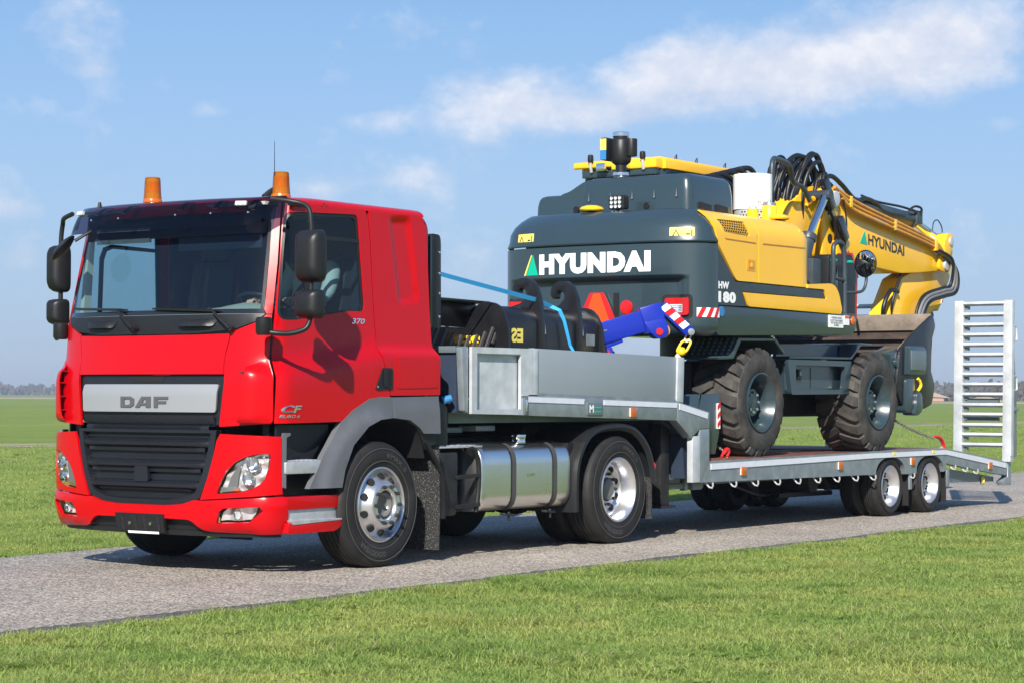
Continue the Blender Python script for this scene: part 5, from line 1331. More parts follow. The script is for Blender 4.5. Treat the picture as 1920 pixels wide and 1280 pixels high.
# ------------------------------------------------------------------ wheeled excavator on the deck
exc = thing('excavator', 'yellow and dark green wheeled excavator standing on the trailer deck', 'excavator', (7.85, 1.27, .757))
def X_(mb, name, m, parent=None, **k): return mb.build(name, m, parent or exc, **k)
class Plan:
    def __init__(s, x0, L, p, w, yc):
        s.x0, s.L, s.w, s.yc = x0, L, w, yc; pts = []
        for i in range(301):
            t = i / 300 * PI / 2; c, q = math.cos(t), math.sin(t)
            pts.append((x0 + L - L * (q ** (2 / p) if q > 1e-9 else 0), w * (c ** (2 / p) if c > 1e-9 else 0)))
        acc = [0.]
        for a, b in zip(pts, pts[1:]): acc.append(acc[-1] + math.hypot(b[0] - a[0], b[1] - a[1]))
        s.pts, s.acc, s.C = pts, acc, acc[-1]
    def xy(s, t):
        """t along the outline: <0 on the near flank, C = rear centre, beyond = far half; returns x, y, normal"""
        m = 1
        if t > s.C: t = 2 * s.C - t; m = -1
        if t <= 0: x, v, n = s.x0 + s.L - t, s.w, (0, -1)
        else:
            k = min(len(s.acc) - 2, max(0, next((i for i in range(len(s.acc) - 1) if s.acc[i + 1] >= t), len(s.acc) - 2)))
            f = (t - s.acc[k]) / max(1e-9, s.acc[k + 1] - s.acc[k]); a, b = s.pts[k], s.pts[k + 1]
            x, v = a[0] + (b[0] - a[0]) * f, a[1] + (b[1] - a[1]) * f
            dx, dv = b[0] - a[0], b[1] - a[1]; l = math.hypot(dx, dv) or 1; n = (dv / l, dx / l)
        return x, s.yc - m * v, n[0], (n[1] if m > 0 else -n[1])
CW = Plan(5.02, .44, 2.7, 1.262, 1.27)

def cwin(z):
    if z < 2.08: return .10 * ((2.08 - z) / .10) ** 2
    if z > 2.95: return .02 + .26 * max(0, (z - 3.0) / .30) ** 2.4
    return .0
def cw(t, z, off=0.):
    x, y, nx, ny = CW.xy(t); k = off - cwin(z); return (x + nx * k, y + ny * k, z)
def cwrec(t, z, off=0.):
    u = min(t, 2 * CW.C - t)
    zl = 2.60 - .0 * u
    a = _sm((zl - z) / .055) * _sm((u - .36) / .13)
    return cw(t, z, off - .11 * a)
Cc = CW.C; TMAX = 2 * Cc
zr_ = [1.985, 2.0, 2.03, 2.06, 2.09] + [2.15 + .05 * i for i in range(8)] + [2.54, 2.548, 2.556, 2.564, 2.572, 2.580, 2.588, 2.596, 2.602, 2.61, 2.65, 2.72, 2.80, 2.87, 2.905, 2.912, 2.918]
lw = MB(); K = 110; lw.add([cwrec(TMAX * i / K, z, -.012 if z > 2.915 else 0) for z in zr_ for i in range(K + 1)], [(r * (K + 1) + i, r * (K + 1) + i + 1, (r + 1) * (K + 1) + i + 1, (r + 1) * (K + 1) + i) for r in range(len(zr_) - 1) for i in range(K)])
X_(lw, 'counterweight_lower', 'exc_green', smooth=55)
up = MB(); K = 60; rows = [2.93, 2.945, 3.0, 3.08, 3.16, 3.22, 3.26, 3.285]; vs = []
for z in rows:
    for i in range(K + 1): vs.append(cw(TMAX * i / K, z, -.008 if z < 2.94 else 0))
n = K + 1; up.add(vs, [(r * n + i, r * n + i + 1, (r + 1) * n + i + 1, (r + 1) * n + i) for r in range(len(rows) - 1) for i in range(K)])
top = [cw(TMAX * i / K, 3.285) for i in range(K + 1)]
up.add(top + [(5.62, 2.3, 3.29), (5.62, .25, 3.29)], [list(range(K + 3))])
X_(up, 'counterweight_upper', 'exc_green', smooth=40)
X_(MB().box(5.3, 8.4, .10, 2.44, 2.05, 2.30), 'main_frame', 'exc_green')
X_(MB().box(5.35, 7.35, .14, 2.30, 2.30, 3.20), 'engine_bay', 'exc_green')
X_(MB().cyl((7.6, 1.27, 1.80), (7.6, 1.27, 2.06), .62, n=40), 'slewing_ring', 'chassis_black')
# lamp recess: warning triangle, round reflectors, tail lights
def dsc(t, z, r, name, m, off=.012):
    a = Vector(cwrec(t, z, .002)); b = Vector(cwrec(t, z, off)); X_(MB().cyl(a, b, r, n=24), name, m, bevel=.003)
def face_t(y):      # outline parameter of the rear face at lateral position y
    lo, hi = 0., 2 * Cc
    for _ in range(50):
        mid = (lo + hi) / 2
        if CW.xy(mid)[1] < y: lo = mid
        else: hi = mid
    return lo
for y in (.89, 1.56): dsc(face_t(y), 2.28, .072, 'round_reflector', 'signal_red')
X_(MB().panel(rnd([(face_t(1.52), 2.05), (face_t(.95), 2.05), (face_t(1.15), 2.435), (face_t(1.32), 2.435)], .02), lambda u, v, off=0.: cwrec(u, v, off + .035), .008, .1), 'warning_triangle_border', 'signal_red')
X_(MB().panel([(face_t(1.42), 2.07), (face_t(1.05), 2.07), (face_t(1.195), 2.425), (face_t(1.275), 2.425)], lambda u, v, off=0.: cwrec(u, v, off + .041), .006, .1), 'warning_triangle', 'signal_orange')
for a, b in ((.74, 1.02), (1.45, 1.75)):
    pass
X_(MB().panel(rnd(rect(face_t(.98), face_t(1.05), 2.15, 2.43), .01), lambda u, v, off=0.: cwrec(u, v, off + .003), .004, .1), 'recess_bracket', 'black_void')
for (a, b) in ((.18, .44), (2.10, 2.36)):
    q = rnd(rect(face_t(a), face_t(b), 2.19, 2.365), .03)
    lo = X_(MB().panel(rnd(rect(face_t(a) - .04, face_t(b) + .04, 2.155, 2.40), .05), lambda u, v, off=0.: cwrec(u, v, off + .004), .006, .05), 'lamp_pocket', 'black_void')
    l = X_(MB().panel(q, lambda u, v, off=0.: cwrec(u, v, off + .03), .03, .05), 'tail_light', 'signal_red')
    MB().panel(rnd(rect(face_t(a) + .07, face_t(b) - .03, 2.22, 2.30), .005), lambda u, v, off=0.: cwrec(u, v, off + .034), .006, .05).build('number_plate', 'stripe_white', l)
    for k in range(4): MB().panel(rect(face_t(a) + .075, face_t(b) - .035, 2.23 + .017 * k, 2.236 + .017 * k), lambda u, v, off=0.: cwrec(u, v, off + .036), .003, .05).build('plate_line', 'badge_dark', l)
# striped markers, stickers and lettering on the tail
def stripes(u0, u1, z0, z1, fn, n, name='hazard_panel'):
    b = X_(MB().panel(rect(u0, u1, z0, z1), lambda u, v, off=0.: fn(u, v, off + .004), .004, .05), name, 'white_paint')
    w = (u1 - u0) / n; H = z1 - z0
    for k in range(n):
        a = u0 + k * w; q = [(a, z0), (a + w * .5, z0), (a + w * 1.0, z1), (a + w * .5, z1)]
        q = [(min(u1, p[0]), p[1]) for p in q]
        MB().panel(q, lambda u, v, off=0.: fn(u, v, off + .007), .003, .05).build('stripe', 'signal_red', b)
stripes(-.02 + .0, .28, 2.17, 2.265, lambda u, v, off=0.: cw(.28 - u - .02, v, off), 3)
stripes(2 * Cc - .28, 2 * Cc, 2.17, 2.265, cw, 3)
for (y0, y1, z0) in ((.13, .37, 2.925), (2.02, 2.26, 2.925)):
    a, b = face_t(y0), face_t(y1); fn = lambda u, v, off=0.: cw(u, v, off + .004)
    z0 = 2.95
    s_ = X_(MB().panel(rnd(rect(a, b, z0, z0 + .125), .008), fn, .004, .06), 'warning_sticker', 'sign_yellow')
    f2 = lambda u, v, off=0.: cw(u, v, off + .007); w = b - a
    MB().panel([(b - w * .08, z0 + .02), (b - w * .44, z0 + .02), (b - w * .26, z0 + .105)], f2, .002, .06, holes=[[(b - w * .14, z0 + .030), (b - w * .38, z0 + .030), (b - w * .26, z0 + .088)]]).build('sticker_triangle', 'logo_black', s_)
    MB().panel(rect(a + w * .10, a + w * .14, z0 + .02, z0 + .10), f2, .002, .06).build('sticker_figure', 'logo_black', s_)
    MB().panel(rect(a + w * .18, a + w * .34, z0 + .05, z0 + .062), f2, .002, .06).build('sticker_arrow', 'logo_black', s_)
q = MB(); ta, tb = face_t(1.915), face_t(.56)
def hfn(t0, t1, z0, z1, dz=0.):
    return lambda u, v: cw(t0 + (t1 - t0) * u, z0 + v, .006)
put_text(q, 'HYUNDAI', lambda u, v: cw(ta + (tb - ta) * u, 2.632 + v, .006), 1., .215, bold=.075, spacing=1.14); X_(q, 'maker_lettering', 'white_paint', fix=False)
X_(MB().panel([(face_t(2.10), 2.632), (face_t(1.935), 2.632), (face_t(2.005), 2.845)], lambda u, v, off=0.: cw(u, v, off + .006), .003, .08), 'logo_triangle', 'logo_green')
X_(MB().panel([(face_t(2.135), 2.632), (face_t(2.11), 2.632), (face_t(2.015), 2.845), (face_t(2.03), 2.845)], lambda u, v, off=0.: cw(u, v, off + .006), .003, .08), 'logo_edge', 'sign_yellow')
# side covers
def sd(u, v, off=0.):
    k = .16 * max(0, (v - 3.02) / .24) ** 2.4
    e = .05 * max(0, (u - 7.30) / .20) ** 2
    return (u, .012 - off + k + e, v)
C1 = rnd([(5.36, 3.262), (5.445, 2.985), (5.485, 2.905), (5.845, 2.56), (6.305, 2.56), (6.305, 3.262)], [.02, .02, .03, .05, .0, .0], 3)
VENT = rnd([(5.525, 3.175), (6.10, 3.185), (6.13, 3.03), (5.60, 3.045)], .02)
c1 = X_(MB().panel(C1, sd, .03, .05, holes=[VENT]), 'rear_side_door', 'exc_yellow', smooth=40)
MB().panel(VENT, lambda u, v, off=0.: sd(u, v, off - .022), .01, .06).build('vent_backing', 'black_void', c1)
vm = MB(); z = 3.035; row = 0; r = .027
while z < 3.185:
    x = 5.53 + (r * .9 if row % 2 else 0)
    while x < 6.13:
        if inside((x, z), VENT):
            vs = []
            for k in range(6):
                a = k * PI / 3
                for rr in (r * 1.02, r * .78): vs.append(sd(x + math.cos(a) * rr, z + math.sin(a) * rr * .7, -.006))
            vm.add(vs, [(2 * k, (2 * k + 2) % 12, (2 * k + 3) % 12, 2 * k + 1) for k in range(6)])
        x += r * 1.8
    z += r * .98; row += 1
o = vm.build('vent_mesh', 'exc_yellow', c1, fix=False); o['kind'] = 'stuff'
MB().panel(rnd(rect(6.06, 6.24, 2.675, 2.795), .015), lambda u, v, off=0.: sd(u, v, off + .004), .006, .05).build('latch_plate', 'exc_yellow_matt', c1)
MB().panel(rnd(rect(6.09, 6.21, 2.695, 2.775), .01), lambda u, v, off=0.: sd(u, v, off + .007), .006, .05).build('latch_recess', 'pipe_ochre', c1)
MB().panel(rnd(rect(6.13, 6.175, 2.715, 2.76), .01), lambda u, v, off=0.: sd(u, v, off + .011), .006, .05).build('latch', 'exc_yellow', c1)
MB().panel([(5.60, 2.985), (6.25, 2.975), (6.25, 2.965), (5.62, 2.975)], lambda u, v, off=0.: sd(u, v, off + .006), .006, .1).build('crease', 'pipe_ochre', c1)
C2 = rnd([(6.318, 3.262), (6.318, 2.56), (7.40, 2.555), (7.47, 2.57), (7.51, 2.80), (7.475, 3.06), (7.40, 3.20), (7.28, 3.262)], [0, 0, .03, .06, .1, .1, .08, .06], 4)
c2 = X_(MB().panel(C2, sd, .03, .05), 'front_side_door', 'exc_yellow', smooth=40)
MB().panel([(6.40, 2.978), (7.36, 2.985), (7.36, 2.975), (6.40, 2.966)], lambda u, v, off=0.: sd(u, v, off + .006), .006, .1).build('crease', 'pipe_ochre', c2)
X_(MB().prism(rnd([(.16, 3.20), (1.0, 3.22), (1.0, 3.275), (.20, 3.268)], .02), 'x', 5.66, 7.42), 'cover_top', 'exc_yellow', bevel=.01)
X_(MB().prism(rnd([(7.30, 2.56), (7.48, 2.56), (7.48, 3.05), (7.30, 3.2)], .05), 'y', .05, 1.0), 'cover_front', 'exc_yellow', bevel=.02)
X_(MB().panel([(5.455, 2.895), (5.46, 2.30), (6.08, 2.305), (5.985, 2.455), (7.41, 2.455), (7.85, 2.452), (7.79, 2.545), (7.41, 2.545), (6.30, 2.55), (5.835, 2.55)], lambda u, v, off=0.: (u, .02 - off, v), .03, .08), 'lower_side_panel', 'exc_grey')
YS = rnd([(6.0, 2.445), (6.095, 2.305), (8.21, 2.29), (8.235, 2.34), (8.16, 2.52), (8.07, 2.60), (7.96, 2.622), (7.415, 2.59), (7.415, 2.55), (7.80, 2.55), (7.865, 2.445)], [.01, .02, .02, .06, .06, .06, .05, .0, .0, .03, .02], 3)
X_(MB().panel(YS, lambda u, v, off=0.: (u, .008 - off + .02 * max(0, (2.33 - v) / .04) ** 2 * .3, v), .04, .05), 'lower_yellow_trim', 'exc_yellow', smooth=40)
X_(MB().box(7.42, 8.15, .045, .5, 2.3, 2.585), 'tool_step', 'exc_yellow', bevel=.02)
X_(MB().prism(rnd([(5.44, 2.285), (5.44, 2.03), (5.5, 1.99), (8.50, 2.07), (8.60, 2.12), (8.62, 2.27), (8.59, 2.285)], [.01, .03, .04, .06, .06, .04, .01], 4), 'y', .022, .6), 'skirt', 'exc_green', bevel=.02)
q = MB(); put_text(q, 'HW', lambda u, v: (5.475 + u, .014, 2.465 + v), .22, .075, bold=.06, spacing=1.1); put_text(q, '180', lambda u, v: (5.475 + u, .014, 2.325 + v), .36, .115, bold=.07, spacing=1.12); X_(q, 'model_number', 'white_paint', fix=False)
s_ = X_(MB().box(7.93, 8.27, .012, .026, 2.14, 2.275), 'warning_sign', 'white_paint')
q = MB()
for t, x0, w, z in (('VERBODEN', 7.975, .25, 2.238), ('IN HET DRAAIGEBIED', 7.95, .30, 2.208), ('VAN DE MACHINE TE', 7.955, .29, 2.182), ('KOMEN', 8.04, .12, 2.156)):
    put_text(q, t, lambda u, v: (x0 + u, .009, z + v), w, .020, bold=.01)
q.build('sign_lettering', 'logo_black', s_, fix=False)
s2 = X_(MB().box(8.30, 8.42, .012, .026, 2.175, 2.278), 'small_sticker', 'white_paint'); MB().box(8.305, 8.415, .009, .014, 2.25, 2.274).build('sticker_band', 'signal_orange', s2)
X_(MB().lathe([(0, -.02), (.03, -.018), (.052, -.008), (.055, .0)], (8.52, .018, 2.225), (0, 1, 0), 16), 'side_lamp', 'orange_lens', smooth=60)
X_(MB().cyl((5.55, .024, 2.235), (5.55, .014, 2.235), .052, n=24), 'blue_sticker', 'sticker_blue')
# engine hood
def hood(pts, x0, x1, name, r, inset_=.10):
    mb = MB(); K = 0; vs = []; rows = [(0, .0), (.55, .01), (.82, .035), (.94, .07), (1., .13)]
    (y0, y1, z0, z1) = pts
    base = rnd([(x0, y0), (x1, y0), (x1, y1), (x0, y1)], r, 5); K = len(base); cx, cy = (x0 + x1) / 2, (y0 + y1) / 2
    for t, k in rows:
        for (x, y) in base:
            d = Vector((x - cx, y - cy)); sx = 1 - k / (abs(x1 - x0) / 2) * inset_ * 8; sy = 1 - k / (abs(y1 - y0) / 2) * inset_ * 8
            vs.append((cx + d.x * sx, cy + d.y * sy, z0 + (z1 - z0) * t))
    mb.add(vs, [(i * K + j, i * K + (j + 1) % K, (i + 1) * K + (j + 1) % K, (i + 1) * K + j) for i in range(len(rows) - 1) for j in range(K)] + [[(len(rows) - 1) * K + j for j in range(K)]])
    return X_(mb, name, 'exc_green', smooth=50)
hd = hood((.46, 1.80, 3.28, 3.685), 5.66, 6.62, 'engine_hood', .10, .07)
hood((1.5, 2.42, 3.28, 3.53), 5.68, 6.62, 'hood_shoulder', .10, .07)
X_(MB().prism(rnd([(1.62, 3.30), (2.16, 3.30), (2.10, 3.535), (1.98, 3.56), (1.78, 3.668), (1.62, 3.675)], [.02, .05, .1, .12, .12, .02], 5), 'x', 5.70, 6.58), 'hood_fillet', 'exc_green', bevel=.02, smooth=50)
for y, z in ((.98, 3.36), (1.86, 3.36)): MB().cyl((5.665, y, z), (5.65, y, z), .035, n=16).build('hood_lock', 'black_plastic', hd)
for x in (5.85, 6.2): 
    MB().prism([(x, 3.30), (x + .22, 3.30), (x + .22, 3.37), (x, 3.39)], 'y', .435, .455).build('hinge', 'black_plastic', hd)
for k in range(5): MB().lathe([(0, .10), (.012, .02), (.016, 0), (.0, -.005)], (5.66, .62 + k * .27, 3.44), (0, 0, 1), 8).build('hood_dimple', 'exc_green', hd)
# exhaust
E0 = (5.98, 1.50)
ex = MB(); ex.lathe([(.06, 3.70), (.06, 3.84), (.10, 3.87), (.11, 3.90), (.11, 4.10), (.095, 4.125), (.085, 4.13), (.085, 4.16)], (*E0, 0), (0, 0, 1), 28); e = X_(ex, 'exhaust_silencer', 'black_plastic', smooth=50)
MB().lathe([(.088, 4.145), (.092, 4.15), (.092, 4.19), (.084, 4.195), (.05, 4.19), (0, 4.17)], (*E0, 0), (0, 0, 1), 28).build('clamp_ring', 'chrome', e)
MB().lathe([(.075, 3.665), (.085, 3.68), (.085, 3.70), (.072, 3.705), (.078, 3.72), (.088, 3.73), (.088, 3.76), (.07, 3.765)], (*E0, 0), (0, 0, 1), 24).build('base_clamp', 'chrome', e)
MB().cyl((5.99, 1.375, 3.93), (5.99, 1.375, 4.12), .062, n=20).build('filter_canister', 'black_plastic', e, bevel=.01)
MB().box(5.83, 6.05, 1.59, 1.67, 3.89, 4.135).build('control_box', 'black_plastic', e, bevel=.02)
MB().box(5.822, 5.83, 1.592, 1.665, 4.0, 4.12).build('yellow_label', 'sign_yellow', e)
MB().box(5.822, 5.83, 1.592, 1.665, 3.895, 4.0).build('blue_label', 'sticker_blue', e)
MB().lathe([(.02, 0), (.03, .03), (.03, .07), (0, .075)], (5.985, 1.44, 4.10), (.02, -.03, 1), 12).build('rain_cap', 'chrome', e)
# rear work lamp, camera, mirrors on the tail
wl = X_(MB().prism(rnd([(1.06, 3.31), (1.25, 3.31), (1.25, 3.455), (1.06, 3.455)], .02), 'x', 5.34, 5.44), 'work_lamp', 'black_plastic', bevel=.008)
for i in range(3):
    for j in range(3): MB().lathe([(0, .0), (.018, -.004), (.020, -.012)], (5.338, 1.105 + i * .05, 3.34 + j * .043), (1, 0, 0), 10).build('lamp_cell', 'headlamp_inner', wl)
MB().tube([(5.40, 1.16, 3.31), (5.42, 1.20, 3.285), (5.40, 1.40, 3.285)], .015, 6).build('lamp_bracket', 'black_plastic', wl)
def cap_cam(x, y, z):
    t = X_(MB().lathe([(0, .05), (.06, .048), (.115, .03), (.13, .005), (.118, -.01)], (x, y, z), (0, 0, 1), 24), 'camera_hood', 'exc_yellow', smooth=50)
    MB().cyl((x - .03, y - .02, z - .045), (x - .02, y, z + .01), .035, n=12).build('camera', 'black_plastic', t)
cap_cam(5.36, 1.47, 3.315); cap_cam(7.34, .34, 3.31)
# tank caps, white turbine filter
X_(MB().lathe([(.065, 3.27), (.065, 3.33), (.058, 3.335), (.058, 3.375), (0, 3.375)], (6.78, .34, 0), (0, 0, 1), 20), 'filler_neck', 'bright_yellow', smooth=50)
X_(MB().lathe([(.045, 3.375), (.045, 3.405), (.02, 3.41), (0, 3.43)], (6.78, .34, 0), (0, 0, 1), 16), 'filler_cap', 'galv_bright')
X_(MB().lathe([(.085, 3.27), (.085, 3.44), (.07, 3.455), (0, 3.455)], (7.30, .42, 0), (0, 0, 1), 22), 'hydraulic_neck', 'bright_yellow', smooth=50)
X_(MB().lathe([(.075, 3.455), (.07, 3.485), (.02, 3.49), (.012, 3.52), (0, 3.52)], (7.30, .42, 0), (0, 0, 1), 18), 'breather_cap', 'galv')
wt = X_(MB().lathe([(.215, 3.42), (.215, 3.80), (.208, 3.808), (0, 3.812)], (7.36, .66, 0), (0, 0, 1), 36), 'filter_drum', 'white_paint', smooth=40)
MB().lathe([(.205, 3.25), (.205, 3.425)], (7.36, .66, 0), (0, 0, 1), 36).build('drum_base', 'galv_bright', wt)
for i in range(36):
    for j in range(4):
        a = 2 * PI * (i + .5 * (j % 2)) / 36
        if math.sin(a) < .25: MB().cyl((7.36 + .2 * math.cos(a), .66 + .2 * math.sin(a), 3.28 + j * .036), (7.36 + .2085 * math.cos(a), .66 + .2085 * math.sin(a), 3.28 + j * .036), .010, n=6).build('drum_hole', 'black_void', wt)
q = MB(); put_text(q, 'TUBE', lambda u, v: (7.36 + .2165 * math.sin((u - .09) / .215 - .45), .66 - .2165 * math.cos((u - .09) / .215 - .45), 3.46 + v), .15, .04, bold=.01); q.build('drum_lettering', 'signal_red', wt, fix=False)
# operator's cab
cb = X_(MB().prism(rnd([(1.42, 2.3), (2.45, 2.3), (2.45, 3.80), (2.40, 3.9), (1.46, 3.9), (1.42, 3.80)], [.02, .02, .1, .06, .06, .1], 4), 'x', 6.72, 6.78), 'cab_rear_frame', 'exc_green', bevel=.01)
MB().box(6.712, 6.722, 1.60, 2.28, 3.42, 3.74).build('rear_window', 'exc_window', cb)
MB().panel(rnd(rect(1.56, 2.32, 3.38, 3.78), .09), lambda u, v, off=0.: (6.712 - off, u, v), .014, .08, holes=[rnd(rect(1.61, 2.27, 3.43, 3.735), .08)]).build('window_seal', 'gloss_black', cb)
for x in (6.8, 7.6, 8.35):
    for y in (1.44, 2.40): X_(MB().box(x, x + .07, y, y + .06, 2.3, 3.9), 'cab_pillar', 'exc_green', bevel=.01)
X_(MB().box(6.8, 8.4, 1.45, 1.455, 2.9, 3.85), 'cab_side_window', 'exc_window'); X_(MB().box(6.8, 8.4, 2.44, 2.445, 2.9, 3.85), 'cab_side_window', 'exc_window')
X_(MB().box(6.78, 8.42, 1.43, 2.46, 3.80, 3.91), 'cab_header', 'exc_green', bevel=.02); X_(MB().box(6.78, 8.42, 1.43, 2.46, 2.3, 2.9), 'cab_lower_side', 'exc_green', bevel=.02)
rf = MB(); sec = rnd([(1.40, 3.87), (1.40, 3.985), (1.47, 4.005), (2.44, 4.0), (2.50, 3.97), (2.50, 3.85), (2.40, 3.88)], [.01, .05, .04, .05, .05, .02, .02], 4); rf.prism(sec, 'x', 6.74, 8.45)
X_(rf, 'cab_roof', 'exc_yellow', bevel=.02, smooth=40)
X_(MB().prism(rnd([(6.60, 3.90), (6.76, 3.93), (6.76, 4.0), (6.60, 3.975)], .03), 'y', 2.0, 2.52), 'roof_lip', 'exc_yellow', bevel=.015)
X_(MB().prism(rnd([(6.60, 3.87), (6.76, 3.87), (6.76, 3.99), (6.60, 3.965)], .02), 'y', 1.44, 2.02), 'roof_lip', 'exc_yellow', bevel=.015)
X_(MB().box(6.62, 6.74, 1.46, 2.42, 3.80, 3.875), 'lamp_rail', 'exc_green', bevel=.01)
for y in (1.60, 2.28):
    b_ = X_(MB().tube([(6.60, y, 3.86), (6.58, y, 3.93), (6.58, y, 3.98)], .018, 8), 'lamp_stem', 'galv_bright')
    MB().lathe([(.03, 3.97), (.034, 4.0), (.03, 4.05), (0, 4.06)], (6.58, y, 0), (0, 0, 1), 14).build('beacon_lamp', 'black_plastic', b_)
for y in (1.83, 2.12):
    l = X_(MB().box(6.53, 6.60, y - .06, y + .06, 3.86, 3.95), 'roof_work_lamp', 'chrome', bevel=.01)
X_(MB().tube([(6.9, 2.52, 3.42), (6.7, 2.60, 3.45), (6.35, 2.62, 3.48), (6.35, 2.62, 3.40)], .012, 6), 'grab_rail', 'black_plastic')
for x in (7.1, 7.55, 8.2): X_(MB().tube([(x, 1.5, 4.0), (x, 1.5, 4.03), (x + .02, 1.49, 4.06), (x + .04, 1.5, 4.03), (x + .04, 1.5, 4.0)], .007, 6), 'lifting_eye', 'chassis_black')
# ---- undercarriage
X_(MB().box(6.2, 9.5, .75, 1.79, 1.15, 1.75), 'chassis_box', 'chassis_black', bevel=.04)
for x in (6.45, 9.25): X_(MB().cyl((x, .5, 1.32), (x, 2.05, 1.32), .16, n=18), 'axle', 'chassis_black')
def exc_wheel(x, y0, side):
    c = (x, y0, 1.318); R, w, rim = .535, .56, .305
    hub = bpy.data.objects.new('wheel', None); COL.objects.link(hub); hub.parent = exc; WL[hub.name] = Vector(c); hub.location = Vector(c) - world_of(exc)
    prof = [(rim - .005, .05), (rim + .01, .012), (rim + .03, .004), (rim + .08, -.008), (rim + .14, -.010), (rim + .19, .010), (R - .02, .04), (R - .004, .08), (R, .14), (R + .004, w / 2), (R, w - .14), (R - .004, w - .08), (R - .02, w - .04), (rim + .14, w + .01), (rim, w - .02)]
    mb = MB(); mb.lathe(prof, c, (0, -side, 0), 80)
    def P(a, r, h): return (x + r * math.cos(a), y0 - side * h, c[2] + r * math.sin(a))
    n = 20
    for k in range(n):
        for half in (0, 1):
            a0 = 2 * PI * (k + .5 * half) / n
            sgn = 1
            st = [(.015, .0, .085, -.055), (.045, .015, .080, -.005), (.12, .06, .072, .0), (.20, .125, .062, .0), (.285, .20, .050, .0)]
            vs = []
            for (h, skew, wd, dr) in st:
                hh = h if half == 0 else w - h
                aa = a0 - skew * .95 * (1 if side < 0 else 1); da = wd * .5 / R * 1.25
                rt = R + .042 + dr; rb = R - .05 + min(0, dr) * 1.2
                vs += [P(aa - da * 1.2, rb, hh), P(aa - da, rt, hh), P(aa + da, rt, hh), P(aa + da * 1.2, rb, hh)]
            fs = [(4 * i + j, 4 * i + (j + 1) % 4, 4 * i + 4 + (j + 1) % 4, 4 * i + 4 + j) for i in range(len(st) - 1) for j in range(4)] + [(3, 2, 1, 0), (16, 17, 18, 19)]
            mb.add(vs, fs)
    mb.build('tyre', 'lug_rubber', hub, smooth=32)
    k = MB(); k.lathe([(rim + .004, .04), (rim + .008, -.004), (rim - .004, -.010), (rim - .014, .0), (rim - .022, .05), (rim - .038, .07), (rim - .048, .17), (rim - .07, .24), (.15, .25), (.15, .12), (.14, .105), (.02, .10), (0, .10)], c, (0, -side, 0), 56); k.build('rim', 'exc_green', hub, smooth=40)
    for i in range(8):
        a = 2 * PI * i / 8; p = Vector(P(a, .105, .10)); MB().cyl(p, p + Vector((0, side * .018, 0)), .014, n=6).build('wheel_bolt', 'galv', hub)
    return hub
for x in (6.45, 9.25): exc_wheel(x, .05, -1); exc_wheel(x, 2.49, 1)
# fenders with tread plate
for pts in ([(5.64, 1.77), (5.68, 1.755), (5.98, 1.765), (6.14, 1.95), (6.86, 1.965), (7.08, 1.83), (7.09, 1.85), (6.90, 1.995), (6.08, 1.985), (5.92, 1.80), (5.66, 1.79)],):
    f = X_(MB().prism(pts, 'y', .12, .80), 'wheel_fender', 'exc_green', bevel=.006)
    for i in range(5):
        for j in range(9):
            t = .08 + i * .19; p = Vector((5.92 + .17 * t, .16 + j * .07, 1.80 + .19 * t)); MB().obox(p + Vector((-.012, 0, .008)), (.03, .022, .008), Matrix.Rotation(-.84, 3, 'Y')).build('tread_stud', 'galv', f)
X_(MB().prism([(7.30, 1.79), (8.80, 1.80), (9.05, 1.965), (9.32, 1.965), (9.32, 1.99), (9.04, 1.995), (8.78, 1.825), (7.30, 1.815)], 'y', .17, .80), 'wheel_fender', 'exc_green', bevel=.006)
X_(MB().prism([(7.45, 1.93), (9.05, 1.96), (9.05, 1.985), (7.45, 1.955)], 'y', .40, .95), 'step_plate', 'exc_green', bevel=.006)
X_(MB().prism([(7.32, 1.80), (7.45, 1.95), (8.82, 1.96), (8.80, 1.80)], 'y', .36, .40), 'step_riser', 'exc_green')
tb = X_(MB().panel(rnd([(7.24, 1.78), (8.78, 1.78), (8.70, 1.41), (7.33, 1.40)], .03), lambda u, v, off=0.: (u, .16 - off, v), .05, .1, holes=[rnd([(7.42, 1.72), (8.62, 1.72), (8.58, 1.46), (7.44, 1.45)], .03)]), 'tool_box', 'exc_green', smooth=30)
MB().prism([(7.3, 1.77), (8.75, 1.77), (8.67, 1.42), (7.35, 1.41)], 'y', .26, .8).build('box_body', 'exc_green', tb)
MB().box(7.62, 7.70, .235, .262, 1.56, 1.68).build('lock', 'black_plastic', tb, bevel=.01)
MB().cyl((7.66, .225, 1.635), (7.66, .24, 1.635), .025, n=14).build('lock_cylinder', 'galv', tb)
MB().box(7.95, 7.955, .255, .262, 1.47, 1.70).build('lid_seam', 'black_void', tb)
# dozer blade at the tail
X_(MB().prism(rnd([(5.42, .80), (5.62, .79), (5.70, 1.0), (5.72, 1.38), (5.66, 1.405), (5.30, 1.40), (5.26, 1.2), (5.36, 1.0)], .02), 'y', .13, .16), 'blade_end_plate', 'exc_green', bevel=.008)
X_(MB().panel([(.13, .80), (2.40, .80), (2.40, 1.40), (.13, 1.40)], lambda u, v, off=0.: (5.34 - .09 * math.sin((v - .8) / .6 * PI) + off, u, v), .03, .12), 'blade_face', 'exc_green', smooth=50)
X_(MB().box(5.36, 5.45, .16, .40, .80, 1.39), 'blade_bracket', 'exc_green', bevel=.01)
b_ = X_(MB().box(5.64, 5.70, .118, .128, 1.05, 1.31), 'blade_reflector', 'white_paint')
for k in range(3): MB().prism([(5.64, 1.06 + k * .09), (5.70, 1.10 + k * .09), (5.70, 1.145 + k * .09), (5.64, 1.105 + k * .09)], 'y', .114, .119).build('stripe', 'signal_red', b_)
for y in (.85, 1.6): X_(MB().bar((5.4, y, 1.0), (6.3, y, 1.35), .12, .16), 'blade_arm', 'exc_green', bevel=.02)
